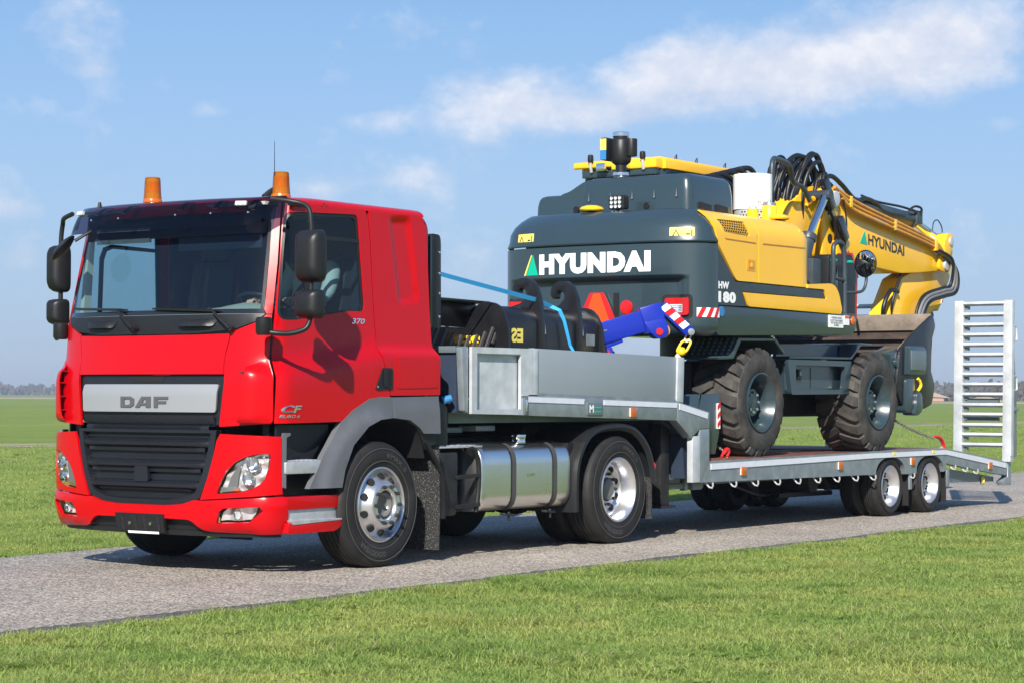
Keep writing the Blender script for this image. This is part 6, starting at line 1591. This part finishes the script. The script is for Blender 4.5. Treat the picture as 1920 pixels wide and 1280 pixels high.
# front outrigger
X_(MB().prism(rnd([(10.18, 1.64), (10.64, 1.64), (10.68, 1.75), (10.68, 1.93), (10.60, 1.985), (10.20, 1.985)], [.02, .04, .06, .08, .08, .02], 4), 'y', .10, .42), 'outrigger_housing', 'exc_green', bevel=.012)
X_(MB().box(10.22, 10.62, .09, .10, 1.70, 1.93), 'outrigger_plate', 'galv_dark', bevel=.004)
X_(MB().prism(rnd([(9.85, 1.90), (10.18, 1.99), (10.18, 1.60), (9.92, 1.62)], .03), 'y', .2, .42), 'outrigger_lug', 'exc_green', bevel=.01)
X_(MB().cyl((10.02, .17, 1.78), (10.02, .22, 1.78), .06, n=18), 'outrigger_pin', 'exc_green', bevel=.006)
X_(MB().prism(rnd([(10.17, 1.60), (10.42, 1.60), (10.42, 1.25), (10.33, 1.18), (10.15, 1.20)], .05), 'y', .13, .30), 'outrigger_cylinder', 'exc_green', bevel=.02)
X_(MB().prism(rnd([(10.42, 1.45), (10.55, 1.43), (10.58, 1.22), (10.44, 1.15), (10.30, 1.17), (10.40, 1.30)], .06), 'y', .10, .26), 'outrigger_foot', 'exc_green', bevel=.02)
X_(MB().tube(spline([(10.46, .12, 1.60), (10.50, .11, 1.57), (10.53, .11, 1.52), (10.49, .11, 1.48), (10.46, .12, 1.45)], 4), .018, 8), 'safety_hook', 'bright_yellow')
X_(MB().cyl((9.6, .35, 1.25), (10.0, .2, 1.3), .05, n=12), 'outrigger_link', 'chassis_black')
# ---- boom, stick, cylinders
def plate2(poly, y0, y1, name, m, bev=.012, r=.04): return X_(MB().prism(rnd(poly, r, 3), 'y', y0, y1), name, m, bevel=bev, smooth=40)
BY0, BY1 = 1.05, 1.49
plate2([(8.30, 2.55), (8.62, 2.45), (9.35, 3.05), (9.60, 3.35), (9.78, 3.62), (9.80, 3.80), (9.64, 3.89), (9.38, 3.85), (8.95, 3.55)], BY0 + .03, BY1 - .03, 'boom_base', 'exc_yellow')
plate2([(9.72, 3.38), (9.80, 3.78), (9.98, 3.87), (10.28, 3.77), (11.34, 3.60), (12.16, 3.485), (13.0, 3.345), (13.30, 3.29), (13.43, 3.16), (13.36, 3.06), (12.56, 2.99), (12.0, 2.955), (10.77, 3.02), (10.05, 3.0), (9.86, 3.06)], BY0, BY1, 'boom', 'exc_yellow', .015, .05)
for y in (BY0 - .045, BY1):
    plate2([(9.75, 3.50), (9.85, 3.88), (10.05, 3.90), (10.16, 3.74), (10.08, 3.50), (9.95, 3.05), (9.70, 3.05)], y, y + .045, 'knuckle_plate', 'exc_yellow', .008, .06)
    plate2([(13.06, 3.05), (13.10, 3.27), (13.38, 3.26), (13.46, 3.12), (13.36, 3.02)], y, y + .045, 'boom_tip_boss', 'exc_yellow', .008, .08)
X_(MB().cyl((10.0, BY0 - .09, 3.76), (10.0, BY1 + .09, 3.76), .095, n=26), 'knuckle_pin', 'galv_bright', bevel=.01)
X_(MB().cyl((13.27, BY0 - .08, 3.13), (13.27, BY1 + .08, 3.13), .085, n=24), 'stick_pin', 'galv_bright', bevel=.01)
X_(MB().cyl((9.90, BY0 - .05, 3.27), (9.90, BY0 - .04, 3.27), .06, n=18), 'boom_hole', 'black_void')
st = plate2([(13.40, 3.40), (13.52, 3.56), (13.70, 3.57), (13.80, 3.30), (13.70, 2.98), (13.42, 2.62), (13.30, 2.50), (13.22, 2.55), (12.96, 2.42), (12.60, 2.05), (12.2, 1.95), (11.75, 2.38), (12.18, 2.90), (12.9, 3.12), (13.2, 3.3)], BY0 + .08, BY1 - .08, 'stick', 'exc_yellow', .015, .05)
plate2([(13.42, 3.42), (13.54, 3.57), (13.70, 3.57), (13.74, 3.44), (13.60, 3.25), (13.45, 3.25)], BY0 + .04, BY0 + .09, 'stick_lug', 'exc_yellow', .006, .05)
X_(MB().cyl((13.63, BY0 + .02, 3.46), (13.63, BY1 - .02, 3.46), .06, n=20), 'lug_pin', 'galv_bright', bevel=.008)
X_(MB().prism([(13.38, 2.60), (13.44, 2.64), (13.60, 2.86), (13.55, 2.88)], 'y', BY0 + .072, BY0 + .081), 'stick_stripe', 'stripe_white')
for k in range(3): X_(MB().prism([(13.40 + .05 * k, 2.625 + .07 * k), (13.44 + .05 * k, 2.65 + .07 * k), (13.455 + .05 * k, 2.68 + .07 * k), (13.41 + .05 * k, 2.655 + .07 * k)], 'y', BY0 + .068, BY0 + .073), 'stripe_mark', 'red_dark')
q = MB(); sl = -.085
put_text(q, 'HYUNDAI', lambda u, v: (11.03 + u, BY0 - .004, 3.265 + v + u * sl), 1.05, .135, bold=.03); X_(q, 'boom_lettering', 'logo_black', fix=False)
X_(MB().prism([(10.80, 3.275), (11.01, 3.262), (10.93, 3.43)], 'y', BY0 - .005, BY0 + .002), 'boom_logo', 'logo_green')
def ram(p0, p1, p2, r0, r1, name='hydraulic_ram', y=None):
    a = X_(MB().cyl(p0, p1, r0, n=20).cyl(Vector(p1) - (Vector(p1) - Vector(p0)).normalized() * .08, p1, r0 * 1.15, n=20), name, 'exc_grey', bevel=.006)
    MB().cyl(p1, p2, r1, n=20).build('piston_rod', 'chrome', a)
    MB().cyl((p2[0], p2[1] - .07, p2[2]), (p2[0], p2[1] + .07, p2[2]), r0 * .72, n=18).build('rod_eye', 'exc_grey', a, bevel=.006)
ram((8.75, .90, 2.45), (9.12, .88, 3.27), (9.50, .86, 3.76), .085, .05)
ram((8.75, 1.64, 2.45), (9.12, 1.66, 3.27), (9.50, 1.68, 3.76), .085, .05)
X_(MB().cyl((9.50, .78, 3.76), (9.50, 1.76, 3.76), .06, n=18), 'ram_pin', 'exc_grey')
ram((10.75, 1.27, 3.80), (12.80, 1.27, 3.70), (13.58, 1.27, 3.50), .095, .055)
X_(MB().tube(spline([(12.45, 1.15, 3.80), (12.6, 1.14, 3.86), (12.8, 1.14, 3.85), (12.84, 1.16, 3.76)], 4), .016, 6), 'ram_pipe', 'chassis_black')
X_(MB().box(12.72, 12.90, 1.16, 1.38, 3.64, 3.82), 'ram_head', 'exc_grey', bevel=.02)
for k, dz in enumerate((0., -.055, -.115)):
    pts = [(9.98 + .10 * k, .985, 3.90 + dz), (10.48, .975, 3.77 + dz), (11.23, .975, 3.655 + dz * .9), (12.05, .975, 3.54 + dz * .8), (12.6, .985, 3.46 + dz * .7), (12.95, .985, 3.39 + dz * .6), (13.12, .985, 3.30 + dz * .4)]
    X_(MB().tube(spline(pts, 4), .024, 8), 'boom_pipe', 'pipe_ochre', smooth=60)
for x, z in ((10.35, 3.72), (11.6, 3.52), (12.85, 3.33)): X_(MB().box(x, x + .07, .95, 1.06, z - .04, z + .10), 'pipe_clamp', 'exc_yellow', bevel=.008)
plate2([(9.95, 3.25), (10.35, 3.28), (10.25, 3.12), (10.2, 2.95), (9.98, 2.98)], .94, 1.05, 'boom_bracket', 'exc_yellow', .006, .03)
def hose(pts, r=.026, m='hose_black', parent=None): X_(MB().tube(spline(pts, 7), r, 9), 'hydraulic_hose', m, smooth=60)
rng = random.Random(5)
# loops between cab and boom
for k in range(5):
    x = 7.15 + .16 * k; hose([(x - .35, 1.25 - .03 * k, 3.30), (x - .25, 1.2, 3.66 + .03 * k), (x + .02, 1.1 - .03 * k, 3.80 + .035 * k), (x + .30, 1.0, 3.72 + .02 * k), (x + .50, .98, 3.45)], .030)
for k in range(4): hose([(6.75 + .1 * k, 1.35, 3.55), (6.9 + .1 * k, 1.28, 3.74 + .01 * k), (7.15 + .1 * k, 1.22, 3.76), (7.35 + .1 * k, 1.2, 3.6)], .028)
def at(px, py, y):
    d = CF + CR * ((px - 960) / 4119) - CU * ((py - 640) / 4119); return CP + d * ((y - CP.y) / d.y)
for k in range(17):
    y = 1.42 - .024 * k + rng.uniform(-.02, .02); j = lambda v: rng.uniform(-v, v)
    sx = 1432 + 4.2 * k; tx = 1452 + 4.9 * k; ty = 304 + j(9) - (6 if k > 12 else 0) + (8 if k % 3 == 1 else 0); ex = 1474 + 3.9 * k; ey = 418 - 3.6 * k
    hose([at(sx + j(5), 440, y + .1), at(sx + j(6), 385, y + .06), at(sx + 6 + j(5), 338, y + .03), at(tx - 6, ty + 4, y), at(tx + 8, ty + 2, y - .01), at(tx + 18 + j(3), ty + 34, y - .02), at(ex + 10 + j(4), ey - 34, y - .03), at(ex, ey, y - .03)], rng.choice((.020, .024, .028)))
    if k % 2 == 0:
        a, b = at(ex + 1, ey - 3, y - .03), at(ex - 12, ey + 13, y - .03)
        X_(MB().cyl(a, b, .033, n=10), 'hose_fitting', ('exc_yellow', 'galv_bright', 'exc_yellow', 'pipe_ochre')[k // 2 % 4], bevel=.004)
for k in range(3):
    hose([(8.9 + .22 * k, 1.15, 4.02 - .02 * k), (9.25 + .12 * k, 1.12, 4.22), (9.55 + .07 * k, 1.10, 4.16 - .04 * k), (9.74 + .06 * k, 1.08, 3.98), (9.86, 1.05, 3.72), (9.86, 1.02, 3.55)], .030)
hose([(9.95, 1.15, 3.95), (10.2, 1.15, 4.06), (10.5, 1.15, 3.98), (10.9, 1.16, 3.82), (11.2, 1.17, 3.86), (11.5, 1.18, 3.83), (11.8, 1.2, 3.74), (12.4, 1.2, 3.72)], .030)
hose([(10.0, 1.2, 3.90), (10.15, 1.2, 4.0), (10.4, 1.2, 3.92), (10.6, 1.2, 3.78)], .026)
hose([(11.2, 1.22, 3.90), (11.7, 1.24, 3.86), (12.3, 1.2, 3.84), (12.7, 1.16, 3.80)], .016)
# electrics strapped at the boom knuckle
for (a, b, w) in (((9.66, .98, 3.96), (9.86, .98, 3.62), .12), ((9.96, .95, 3.52), (10.14, .95, 3.26), .14)):
    X_(MB().bar(a, b, .14, w, up=(0, 1, 0)), 'valve_cover', 'gloss_black', bevel=.02)
hose([(9.72, .96, 3.70), (9.9, .94, 3.45), (10.02, .93, 3.2), (10.10, .8, 3.0), (10.12, .75, 2.8)], .018)
hose([(10.1, .92, 3.75), (10.18, .92, 3.45), (10.14, .92, 3.1), (10.28, .92, 2.98)], .010)
# hoses over the stick
for k in range(4):
    o_ = .07 * k
    hose([(13.02 - .02 * k, 1.02 - .02 * k, 3.30), (13.28 - o_ * .2, .96 - .02 * k, 3.20), (13.52 - o_, .95 - .01 * k, 3.02), (13.50 - o_, .96, 2.78 + o_ * .3), (13.15 - o_ * .4, .98, 2.70 + o_ * .5), (12.72 - o_, 1.0, 2.60 + o_ * .3), (12.50 - o_, 1.02, 2.28), (12.45 - o_, 1.04, 2.0)], .028 if k < 3 else .02, 'hose_grey' if k in (1, 2) else 'hose_black')
hose([(11.75, 1.18, 2.2), (11.62, 1.12, 2.5), (11.78, 1.1, 2.72), (12.0, 1.1, 2.72)], .03)
hose([(11.9, 1.16, 2.35), (11.86, 1.1, 2.62), (12.08, 1.09, 2.95), (12.15, 1.09, 3.0)], .02)
X_(MB().tube(spline([(13.28, 1.2, 3.58), (13.32, 1.2, 3.70), (13.45, 1.2, 3.74), (13.58, 1.2, 3.66), (13.60, 1.2, 3.58)], 4), .008, 6), 'grease_line', 'chassis_black')
# linkage behind the bucket
X_(MB().bar((13.25, 1.27, 2.50), (12.2, 1.27, 1.75), .20, .12), 'bucket_link', 'exc_grey', bevel=.02)
X_(MB().bar((12.3, 1.0, 2.1), (11.55, 1.0, 1.75), .05, .20), 'tipping_link', 'bucket_black', bevel=.02)
X_(MB().box(11.25, 12.1, .9, 1.64, 1.55, 2.05), 'quick_coupler', 'bucket_black', bevel=.04)
# ditching bucket carried on the stick
def big_bucket():
    prof = [(10.98, 2.37), (11.03, 2.16), (11.0, 1.9), (10.98, 1.6), (10.90, 1.40), (10.72, 1.28), (10.45, 1.26), (10.1, 1.35), (9.98, 1.5)]
    P = [p.to_2d() for p in spline([(a, b, 0) for a, b in prof], 5)]; n = len(P)
    mb = MB(); vs = []
    for i, p in enumerate(P):
        d = (P[min(i + 1, n - 1)] - P[max(i - 1, 0)]).normalized(); k = Vector((-d.y, d.x)) * .03
        for y in (.20, 2.36): vs += [(p.x, y, p.y)]
        for y in (2.36, .20): vs += [(p.x + k.x, y, p.y + k.y)]
    mb.add(vs, [(4 * i + j, 4 * i + (j + 1) % 4, 4 * i + 4 + (j + 1) % 4, 4 * i + 4 + j) for i in range(n - 1) for j in range(4)] + [(3, 2, 1, 0), tuple(4 * (n - 1) + j for j in range(4))])
    b = X_(mb, 'bucket', 'rust_steel', smooth=50)
    sp = [(11.0, 2.38), (10.72, 2.26), (10.4, 2.12), (10.08, 1.95), (9.95, 1.5), (10.1, 1.30), (10.45, 1.22), (10.75, 1.235), (10.97, 1.29), (11.06, 1.52), (10.93, 1.72), (10.94, 2.02), (11.08, 2.24)]
    for y in (.165, 2.36): MB().prism(rnd(sp, .05, 4), 'y', y, y + .035).build('side_plate', 'bucket_black', b, smooth=40, bevel=.006)
    MB().prism([(10.965, 2.38), (11.0, 2.39), (11.03, 2.20), (10.995, 2.19)], 'y', .19, 2.37).build('cutting_edge', 'worn_steel', b, bevel=.004)
    MB().prism([(10.99, 2.378), (10.08, 1.955), (10.06, 1.935), (10.98, 2.33)], 'y', .196, .21).build('side_cutter', 'worn_steel', b)
    for z in (2.08, 2.0, 1.9, 1.82, 1.74): MB().prism([(10.985, z + .035), (10.985, z), (10.95, z + .005)], 'y', .21, 2.34).build('wear_strip', 'rust_steel', b)
    MB().tube([(11.12, .35, 2.22), (11.25, .4, 2.18), (11.35, .4, 2.05), (11.28, .4, 1.95)], .025, 8).build('bucket_shackle', 'rust_steel', b)
big_bucket()
# rails, mirror and boxes at the front right corner
X_(MB().box(8.06, 8.26, .28, .5, 2.60, 2.92), 'valve_box', 'exc_grey', bevel=.02)
X_(MB().prism(rnd([(8.70, 2.30), (9.40, 2.30), (9.42, 2.83), (9.32, 3.03), (8.72, 3.0)], .04), 'y', .42, .62), 'battery_cover', 'black_plastic', bevel=.015)
X_(MB().prism(rnd([(9.39, 2.28), (9.46, 2.28), (9.48, 2.82), (9.36, 3.05), (9.30, 3.05), (9.41, 2.82)], .01), 'y', .43, .61), 'red_trim', 'signal_red', bevel=.006)
X_(MB().box(8.72, 8.92, .405, .425, 2.55, 2.95), 'cover_grille', 'gloss_black', bevel=.01)
for zz in (2.92,):
    for x in (8.55, 8.95): X_(MB().lathe([(0, -.02), (.04, -.01), (.045, .01), (0, .02)], (x, .27, zz), (0, 0, 1), 14), 'rail_clamp', 'logo_green')
r1 = X_(MB().tube(spline([(8.78, .25, 2.28), (8.78, .25, 2.7), (8.76, .25, 3.05), (8.70, .25, 3.12), (8.58, .25, 3.12), (8.50, .25, 3.06), (8.50, .25, 2.85), (8.52, .27, 2.62)], 4), .028, 10), 'hand_rail', 'exc_grey', smooth=60)
X_(MB().tube([(8.50, .26, 2.72), (8.77, .25, 2.70)], .02, 8), 'rail_bar', 'exc_grey')
X_(MB().box(8.66, 8.90, .16, .34, 2.24, 2.32), 'rail_foot', 'exc_grey', bevel=.02)
X_(MB().tube(spline([(8.79, .24, 2.56), (9.0, .22, 2.57), (9.15, .20, 2.60), (9.21, .19, 2.70), (9.21, .19, 2.80)], 4), .018, 8), 'mirror_stay', 'exc_grey', smooth=60)
mr = X_(MB().lathe([(0, .03), (.10, .02), (.155, .0), (.16, -.015), (.15, -.02)], (9.21, .19, 2.91), (.95, -.2, 0), 32), 'round_mirror', 'black_plastic', smooth=50)
MB().lathe([(0, -.05), (.06, -.044), (.11, -.032), (.15, -.016)], (9.21, .19, 2.91), (.95, -.2, 0), 32).build('mirror_glass', 'mirror_glass', mr, smooth=80)
X_(MB().tube(spline([(7.72, .62, 3.25), (7.72, .62, 3.6), (7.73, .62, 3.92), (7.80, .64, 4.02), (7.95, .68, 4.04), (8.3, .78, 4.05), (8.55, .85, 4.04), (8.68, .88, 3.96), (8.80, .92, 3.86), (9.10, .95, 3.82), (9.3, .96, 3.68)], 5), .030, 10), 'hose_guard_rail', 'exc_grey', smooth=60)
# ------------------------------------------------------------------ loads on the neck, lashings
def ribbed_bucket():
    t = thing('digging_bucket', 'black ribbed bucket lying open just behind the lorry cab', 'excavator bucket', (1.9, .9, 1.34))
    prof = [Vector((1.22, 1.90)), Vector((1.30, 1.80)), Vector((1.48, 1.68)), Vector((1.75, 1.60)), Vector((2.05, 1.60)), Vector((2.35, 1.70)), Vector((2.55, 1.85))]
    P = [p.to_2d() for p in spline([(a.x, a.y + .12, 0) for a in prof], 5)]
    mb = MB(); n = len(P); vs = []
    for p in P: vs += [(p.x, .62, p.y), (p.x, 1.95, p.y), (p.x, 1.95, p.y - .02), (p.x, .62, p.y - .02)]
    mb.add(vs, [(4 * i + k, 4 * i + (k + 1) % 4, 4 * i + 4 + (k + 1) % 4, 4 * i + 4 + k) for i in range(n - 1) for k in range(4)])
    mb.build('shell', 'bucket_black', t, smooth=50)
    for i in range(2, n - 3, 2):
        p = P[i]; MB().bar((p.x - .03, .605, p.y + .0), (p.x + .10, .61, p.y + .20), .02, .03).build('rib', 'rubber_print', t)
        MB().bar((p.x - .03, 1.2, p.y + .0), (p.x + .10, 1.2, p.y + .20), .02, .03).build('rib', 'rubber_print', t)
    MB().prism([(1.32, 2.02), (2.6, 2.0), (2.6, 2.22), (1.32, 2.24)], 'y', .95, 1.0).build('back_plate', 'bucket_black', t, bevel=.01)
    MB().prism([(1.32, 2.24), (2.6, 2.22), (2.62, 2.245), (1.30, 2.265)], 'y', .80, 1.05).build('lip', 'bucket_black', t, bevel=.006)
    for yy in (.75, 1.9): MB().prism([(1.25, 2.0), (1.5, 1.75), (2.3, 1.75), (2.55, 2.0)], 'y', yy + .18, yy + .2).build('side_plate', 'bucket_black', t)
ribbed_bucket()
def hook_bucket():
    t = thing('ditching_bucket', 'black ditching bucket with two coupling hooks under the blue strap', 'excavator bucket', (3.2, .8, 1.34))
    sec = rnd([(.50, 1.66), (.50, 2.10), (.60, 2.20), (.90, 2.20), (1.0, 2.05), (1.0, 1.60)], [.03, .10, .08, .08, .1, .05], 5)
    mb = MB(); mb.prism(sec, 'x', 2.46, 4.0); mb.build('box_body', 'bucket_black', t, smooth=40, bevel=.004)
    side = rnd([(.44, 1.36), (.46, 2.02), (.56, 2.22), (.78, 2.24), (.94, 2.10), (1.06, 1.72), (1.10, 1.36)], [.02, .18, .16, .16, .2, .1, .05], 6)
    MB().prism(side, 'x', 2.42, 2.455).build('end_plate', 'bucket_black', t, smooth=40, bevel=.006)
    MB().prism(side, 'x', 4.005, 4.04).build('end_plate', 'bucket_black', t, smooth=40, bevel=.006)
    MB().box(2.47, 4.0, .56, 1.0, 1.36, 1.6).build('keel', 'bucket_black', t, bevel=.02)
    hook = [(.47, 1.50), (.47, 2.10), (.50, 2.30), (.545, 2.42), (.62, 2.475), (.72, 2.475), (.79, 2.42), (.80, 2.34), (.765, 2.30), (.725, 2.31), (.725, 2.355), (.70, 2.385), (.66, 2.375), (.635, 2.34), (.64, 2.30), (.70, 2.24), (.86, 2.20), (.95, 2.10), (1.02, 1.9), (1.03, 1.50)]
    for x in (2.96, 3.60):
        MB().prism(rnd(hook, .03, 3), 'x', x, x + .07).build('coupling_hook', 'bucket_black', t, smooth=40, bevel=.005)
        MB().tube([(x + .09, .485, 1.95), (x + .09, .50, 2.10), (x + .09, .56, 2.19), (x + .09, .66, 2.212)], .012, 6).build('weld_bead', 'galv', t)
    for k, (fn, s_) in enumerate(((lambda u, v: (2.71 - u, .497, 1.865 + v), .19), (lambda u, v: (2.417, .99 - u, 1.80 + v), .22))):
        q = MB(); put_text(q, 'ES', fn, s_, .13, bold=.045); q.build('paint_mark', 'bright_yellow' if k else 'sign_yellow', t, fix=False)
    MB().box(3.78, 3.92, .494, .50, 1.86, 1.97).build('type_plate', 'galv', t)
hook_bucket()
def jib():
    t = thing('lifting_jib', 'blue telescopic lifting jib with red and white striped nose', 'lifting jib', (4.5, .5, 1.34))
    A = Vector((4.25, .75, 0)); u = Vector((.69, -.724, 0)).normalized(); n = Vector((.724, .69, 0)).normalized()
    def L(mb, name, m, **k):
        mb.v = [tuple(A + u * v[0] + n * v[1] + Vector((0, 0, v[2]))) for v in mb.v]; return mb.build(name, m, t, **k)
    c0, c1 = Vector((-.75, 0, 1.74)), Vector((.62, 0, 2.145))
    L(MB().bar(c0, c1, .19, .215), 'box_section', 'jib_blue', bevel=.015)
    L(MB().bar(c0 + Vector((.3, 0, -.10)), c0 + Vector((1.05, 0, .19)), .15, .05), 'lower_chord', 'jib_blue', bevel=.008)
    L(MB().prism(rnd([(-.05, 1.40), (.22, 1.40), (.20, 1.86), (-.08, 1.83)], .03), 'y', -.09, .09), 'foot', 'jib_blue', bevel=.01)
    L(MB().prism(rnd([(-.5, 1.345), (.35, 1.345), (.35, 1.42), (-.5, 1.42)], .02), 'y', -.22, .22), 'base_plate', 'jib_blue', bevel=.01)
    L(MB().bar(c1 + Vector((-.12, 0, -.035)), c1 + Vector((.09, 0, .03)), .225, .265), 'sleeve', 'jib_blue', bevel=.015)
    for y in (-.118, .098): L(MB().prism(rnd([(.50, 2.10), (.72, 2.14), (.76, 2.02), (.72, 1.95), (.64, 1.94), (.57, 2.0)], .04), 'y', y, y + .02), 'cheek_plate', 'jib_blue', bevel=.004)
    L(MB().cyl((.66, -.128, 2.01), (.66, .128, 2.01), .035, n=16), 'pivot_pin', 'signal_red')
    L(MB().cyl((.71, -.075, 2.02), (.71, .075, 2.02), .07, n=20), 'roller', 'pipe_ochre', bevel=.006)
    c = Vector((.70, 0, 2.265)); d = Vector((.98, 0, 2.01)); q_ = (d - c).normalized(); nn = Vector((-q_.z, 0, q_.x))
    L(MB().bar(c, d, .15, .11), 'nose', 'jib_blue', bevel=.01)
    for k in range(5):
        p = c + q_ * (.015 + .062 * k)
        q = [p + nn * .048, p + q_ * .062 + nn * .048, p + q_ * .045 - nn * .03, p - q_ * .017 - nn * .03]
        L(MB().add([(v.x, -.080, v.z) for v in q] + [(v.x, -.076, v.z) for v in q], [(0, 1, 2, 3), (4, 7, 6, 5), (0, 4, 5, 1), (1, 5, 6, 2), (2, 6, 7, 3), (3, 7, 4, 0)]), 'warning_stripe', 'white_paint' if k % 2 == 0 else 'signal_red')
        L(MB().add([(v.x, y, v.z) for y in (-.06, .06) for v in (p + nn * .058, p + q_ * .062 + nn * .058)], [(0, 1, 3, 2)]), 'warning_stripe', 'white_paint' if k % 2 == 0 else 'signal_red')
    L(MB().cyl(d + Vector((.01, -.09, 0)), d + Vector((.01, .09, 0)), .034, n=16), 'nose_pin', 'galv', bevel=.004)
    L(MB().cyl((.14, -.10, 1.80), (.14, .10, 1.80), .03, n=14), 'pin', 'signal_red')
    L(MB().tube([(.02, -.098, 1.985), (.14, -.098, 2.02)], .008, 6), 'weld_bead', 'galv')
    e = A + u * .99; z0 = 2.0
    h = thing('lifting_hook', 'yellow swivel hook hanging from the nose of the blue jib', 'hook', (e.x, e.y, 1.9))
    def link(c0, c1, w, r, name, m):
        c0 = Vector(c0); c1 = Vector(c1); d = (c1 - c0).normalized(); s_ = Vector((.57, -.82, 0)); L_ = (c1 - c0).length / 2; ce = (c0 + c1) / 2
        pts = [ce + d * (L_ - w) * (1 if k < 9 else -1) + (d * math.cos(a) + s_ * math.sin(a)) * w for k in range(18) for a in [(-PI / 2 + PI * k / 8) if k < 9 else (PI / 2 + PI * (k - 9) / 8)]]
        MB().tube(pts, r, 8, closed=True).build(name, m, h, smooth=60)
    link((e.x, e.y, 2.02), (e.x - .03, e.y + .015, 1.915), .024, .010, 'shackle', 'galv_bright')
    link((e.x - .02, e.y + .01, 1.935), (e.x - .09, e.y + .05, 1.80), .048, .013, 'master_link', 'bright_yellow')
    MB().lathe([(0, .04), (.03, .032), (.042, .008), (.042, -.025), (.026, -.04), (0, -.045)], (e.x - .08, e.y + .045, 1.825), (.3, 0, 1), 14).build('swivel', 'bright_yellow', h, smooth=60)
    f = Vector((e.x - .10, e.y + .07, 1.78))
    MB().tube(spline([f, f + Vector((-.04, .02, -.07)), f + Vector((-.09, .03, -.13)), f + Vector((-.06, .03, -.20)), f + Vector((0, .02, -.19)), f + Vector((.02, .02, -.13))], 4), [.026] * 10 + [.02] * 11, 8).build('hook_body', 'bright_yellow', h, smooth=60)
    MB().obox(f + Vector((-.05, -.03, -.035)), (.08, .012, .08), Matrix.Rotation(.5, 3, 'Y')).build('tag', 'white_paint', h)
jib()
tag(MB().strip([(1.0, .60, 2.52), (1.7, .575, 2.425), (3.0, .53, 2.265), (3.21, .525, 2.215), (3.27, .47, 2.18), (3.33, .455, 2.08), (3.41, .44, 1.85), (3.47, .30, 1.60), (3.5, .10, 1.36)], .040, .004, [(.1, -.35, .9)] * 3 + [(.5, -.6, .6), (.8, -.4, .4), (.9, -.2, .2), (.95, 0, .2), (1, 0, .2), (1, 0, .2)]).build('lashing_strap', 'strap_light', smooth=20), 'light blue lashing strap stretched over the black bucket', 'strap')
def chain(name, label, p0, p1, sag=.03, lk=.042, hook_at=None):
    p0 = Vector(p0); p1 = Vector(p1)
    t = thing(name, label, 'chain', p1)
    d = (p1 - p0).normalized(); n = int((p1 - p0).length / (lk * .72)); a = d.orthogonal().normalized(); b = d.cross(a)
    mb = MB()
    for i in range(n):
        c = p0.lerp(p1, (i + .5) / n) - Vector((0, 0, sag * math.sin(PI * (i + .5) / n))); s_ = a if i % 2 else b
        w = .012; L = lk / 2
        pts = [c + d * (L - w) * (1 if k < 6 else -1) + (d * math.cos(q) + s_ * math.sin(q)) * w for k in range(12) for q in [(-PI / 2 + PI * k / 5) if k < 6 else (PI / 2 + PI * (k - 6) / 5)]]
        mb.tube(pts, .0048, 5, closed=True)
    o = mb.build('chain_links', 'chain_steel', t, smooth=70); o['kind'] = 'stuff'
    return t
def red_hook(t, c, d, k=1.):
    c = Vector(c); d = Vector(d) * k
    MB().tube(spline([c + d * -.16, c + d * -.05 + Vector((0, 0, .03 * k)), c + d * .06 + Vector((0, 0, .035 * k)), c + d * .13 + Vector((0, 0, -.01 * k)), c + d * .12 + Vector((0, 0, -.07 * k)), c + d * .05 + Vector((0, 0, -.085 * k))], 4), [.014] * 4 + [.024] * 12 + [.02] * 4 + [.012], 8).build('grab_hook', 'red_hook', t, smooth=60)
    MB().tube([c + d * .03 + Vector((0, 0, -.09)), c + d * .08 + Vector((0, 0, -.05)), c + d * .07 + Vector((0, 0, -.13))], .012, 6).build('shackle', 'galv_bright', t, smooth=60)
c1 = chain('lashing_chain', 'steel lashing chain with red hook from excavator front wheel to trailer tail', (9.85, .30, 1.20), (11.0, .16, .875))
red_hook(c1, (11.15, .15, .845), Vector((1, 0, -.35)).normalized())
c2 = chain('lashing_chain', 'short lashing chain with red hook beside the excavator rear tyre', (6.3, .75, 1.1), (5.78, .14, .83))
red_hook(c2, (5.80, .12, .80), Vector((.5, 0, .25)).normalized(), .55)
c3 = chain('lashing_chain', 'dark chain hanging down to the deck between the excavator wheels', (7.95, 1.25, 1.30), (7.95, 1.22, .765), sag=0)
haze()
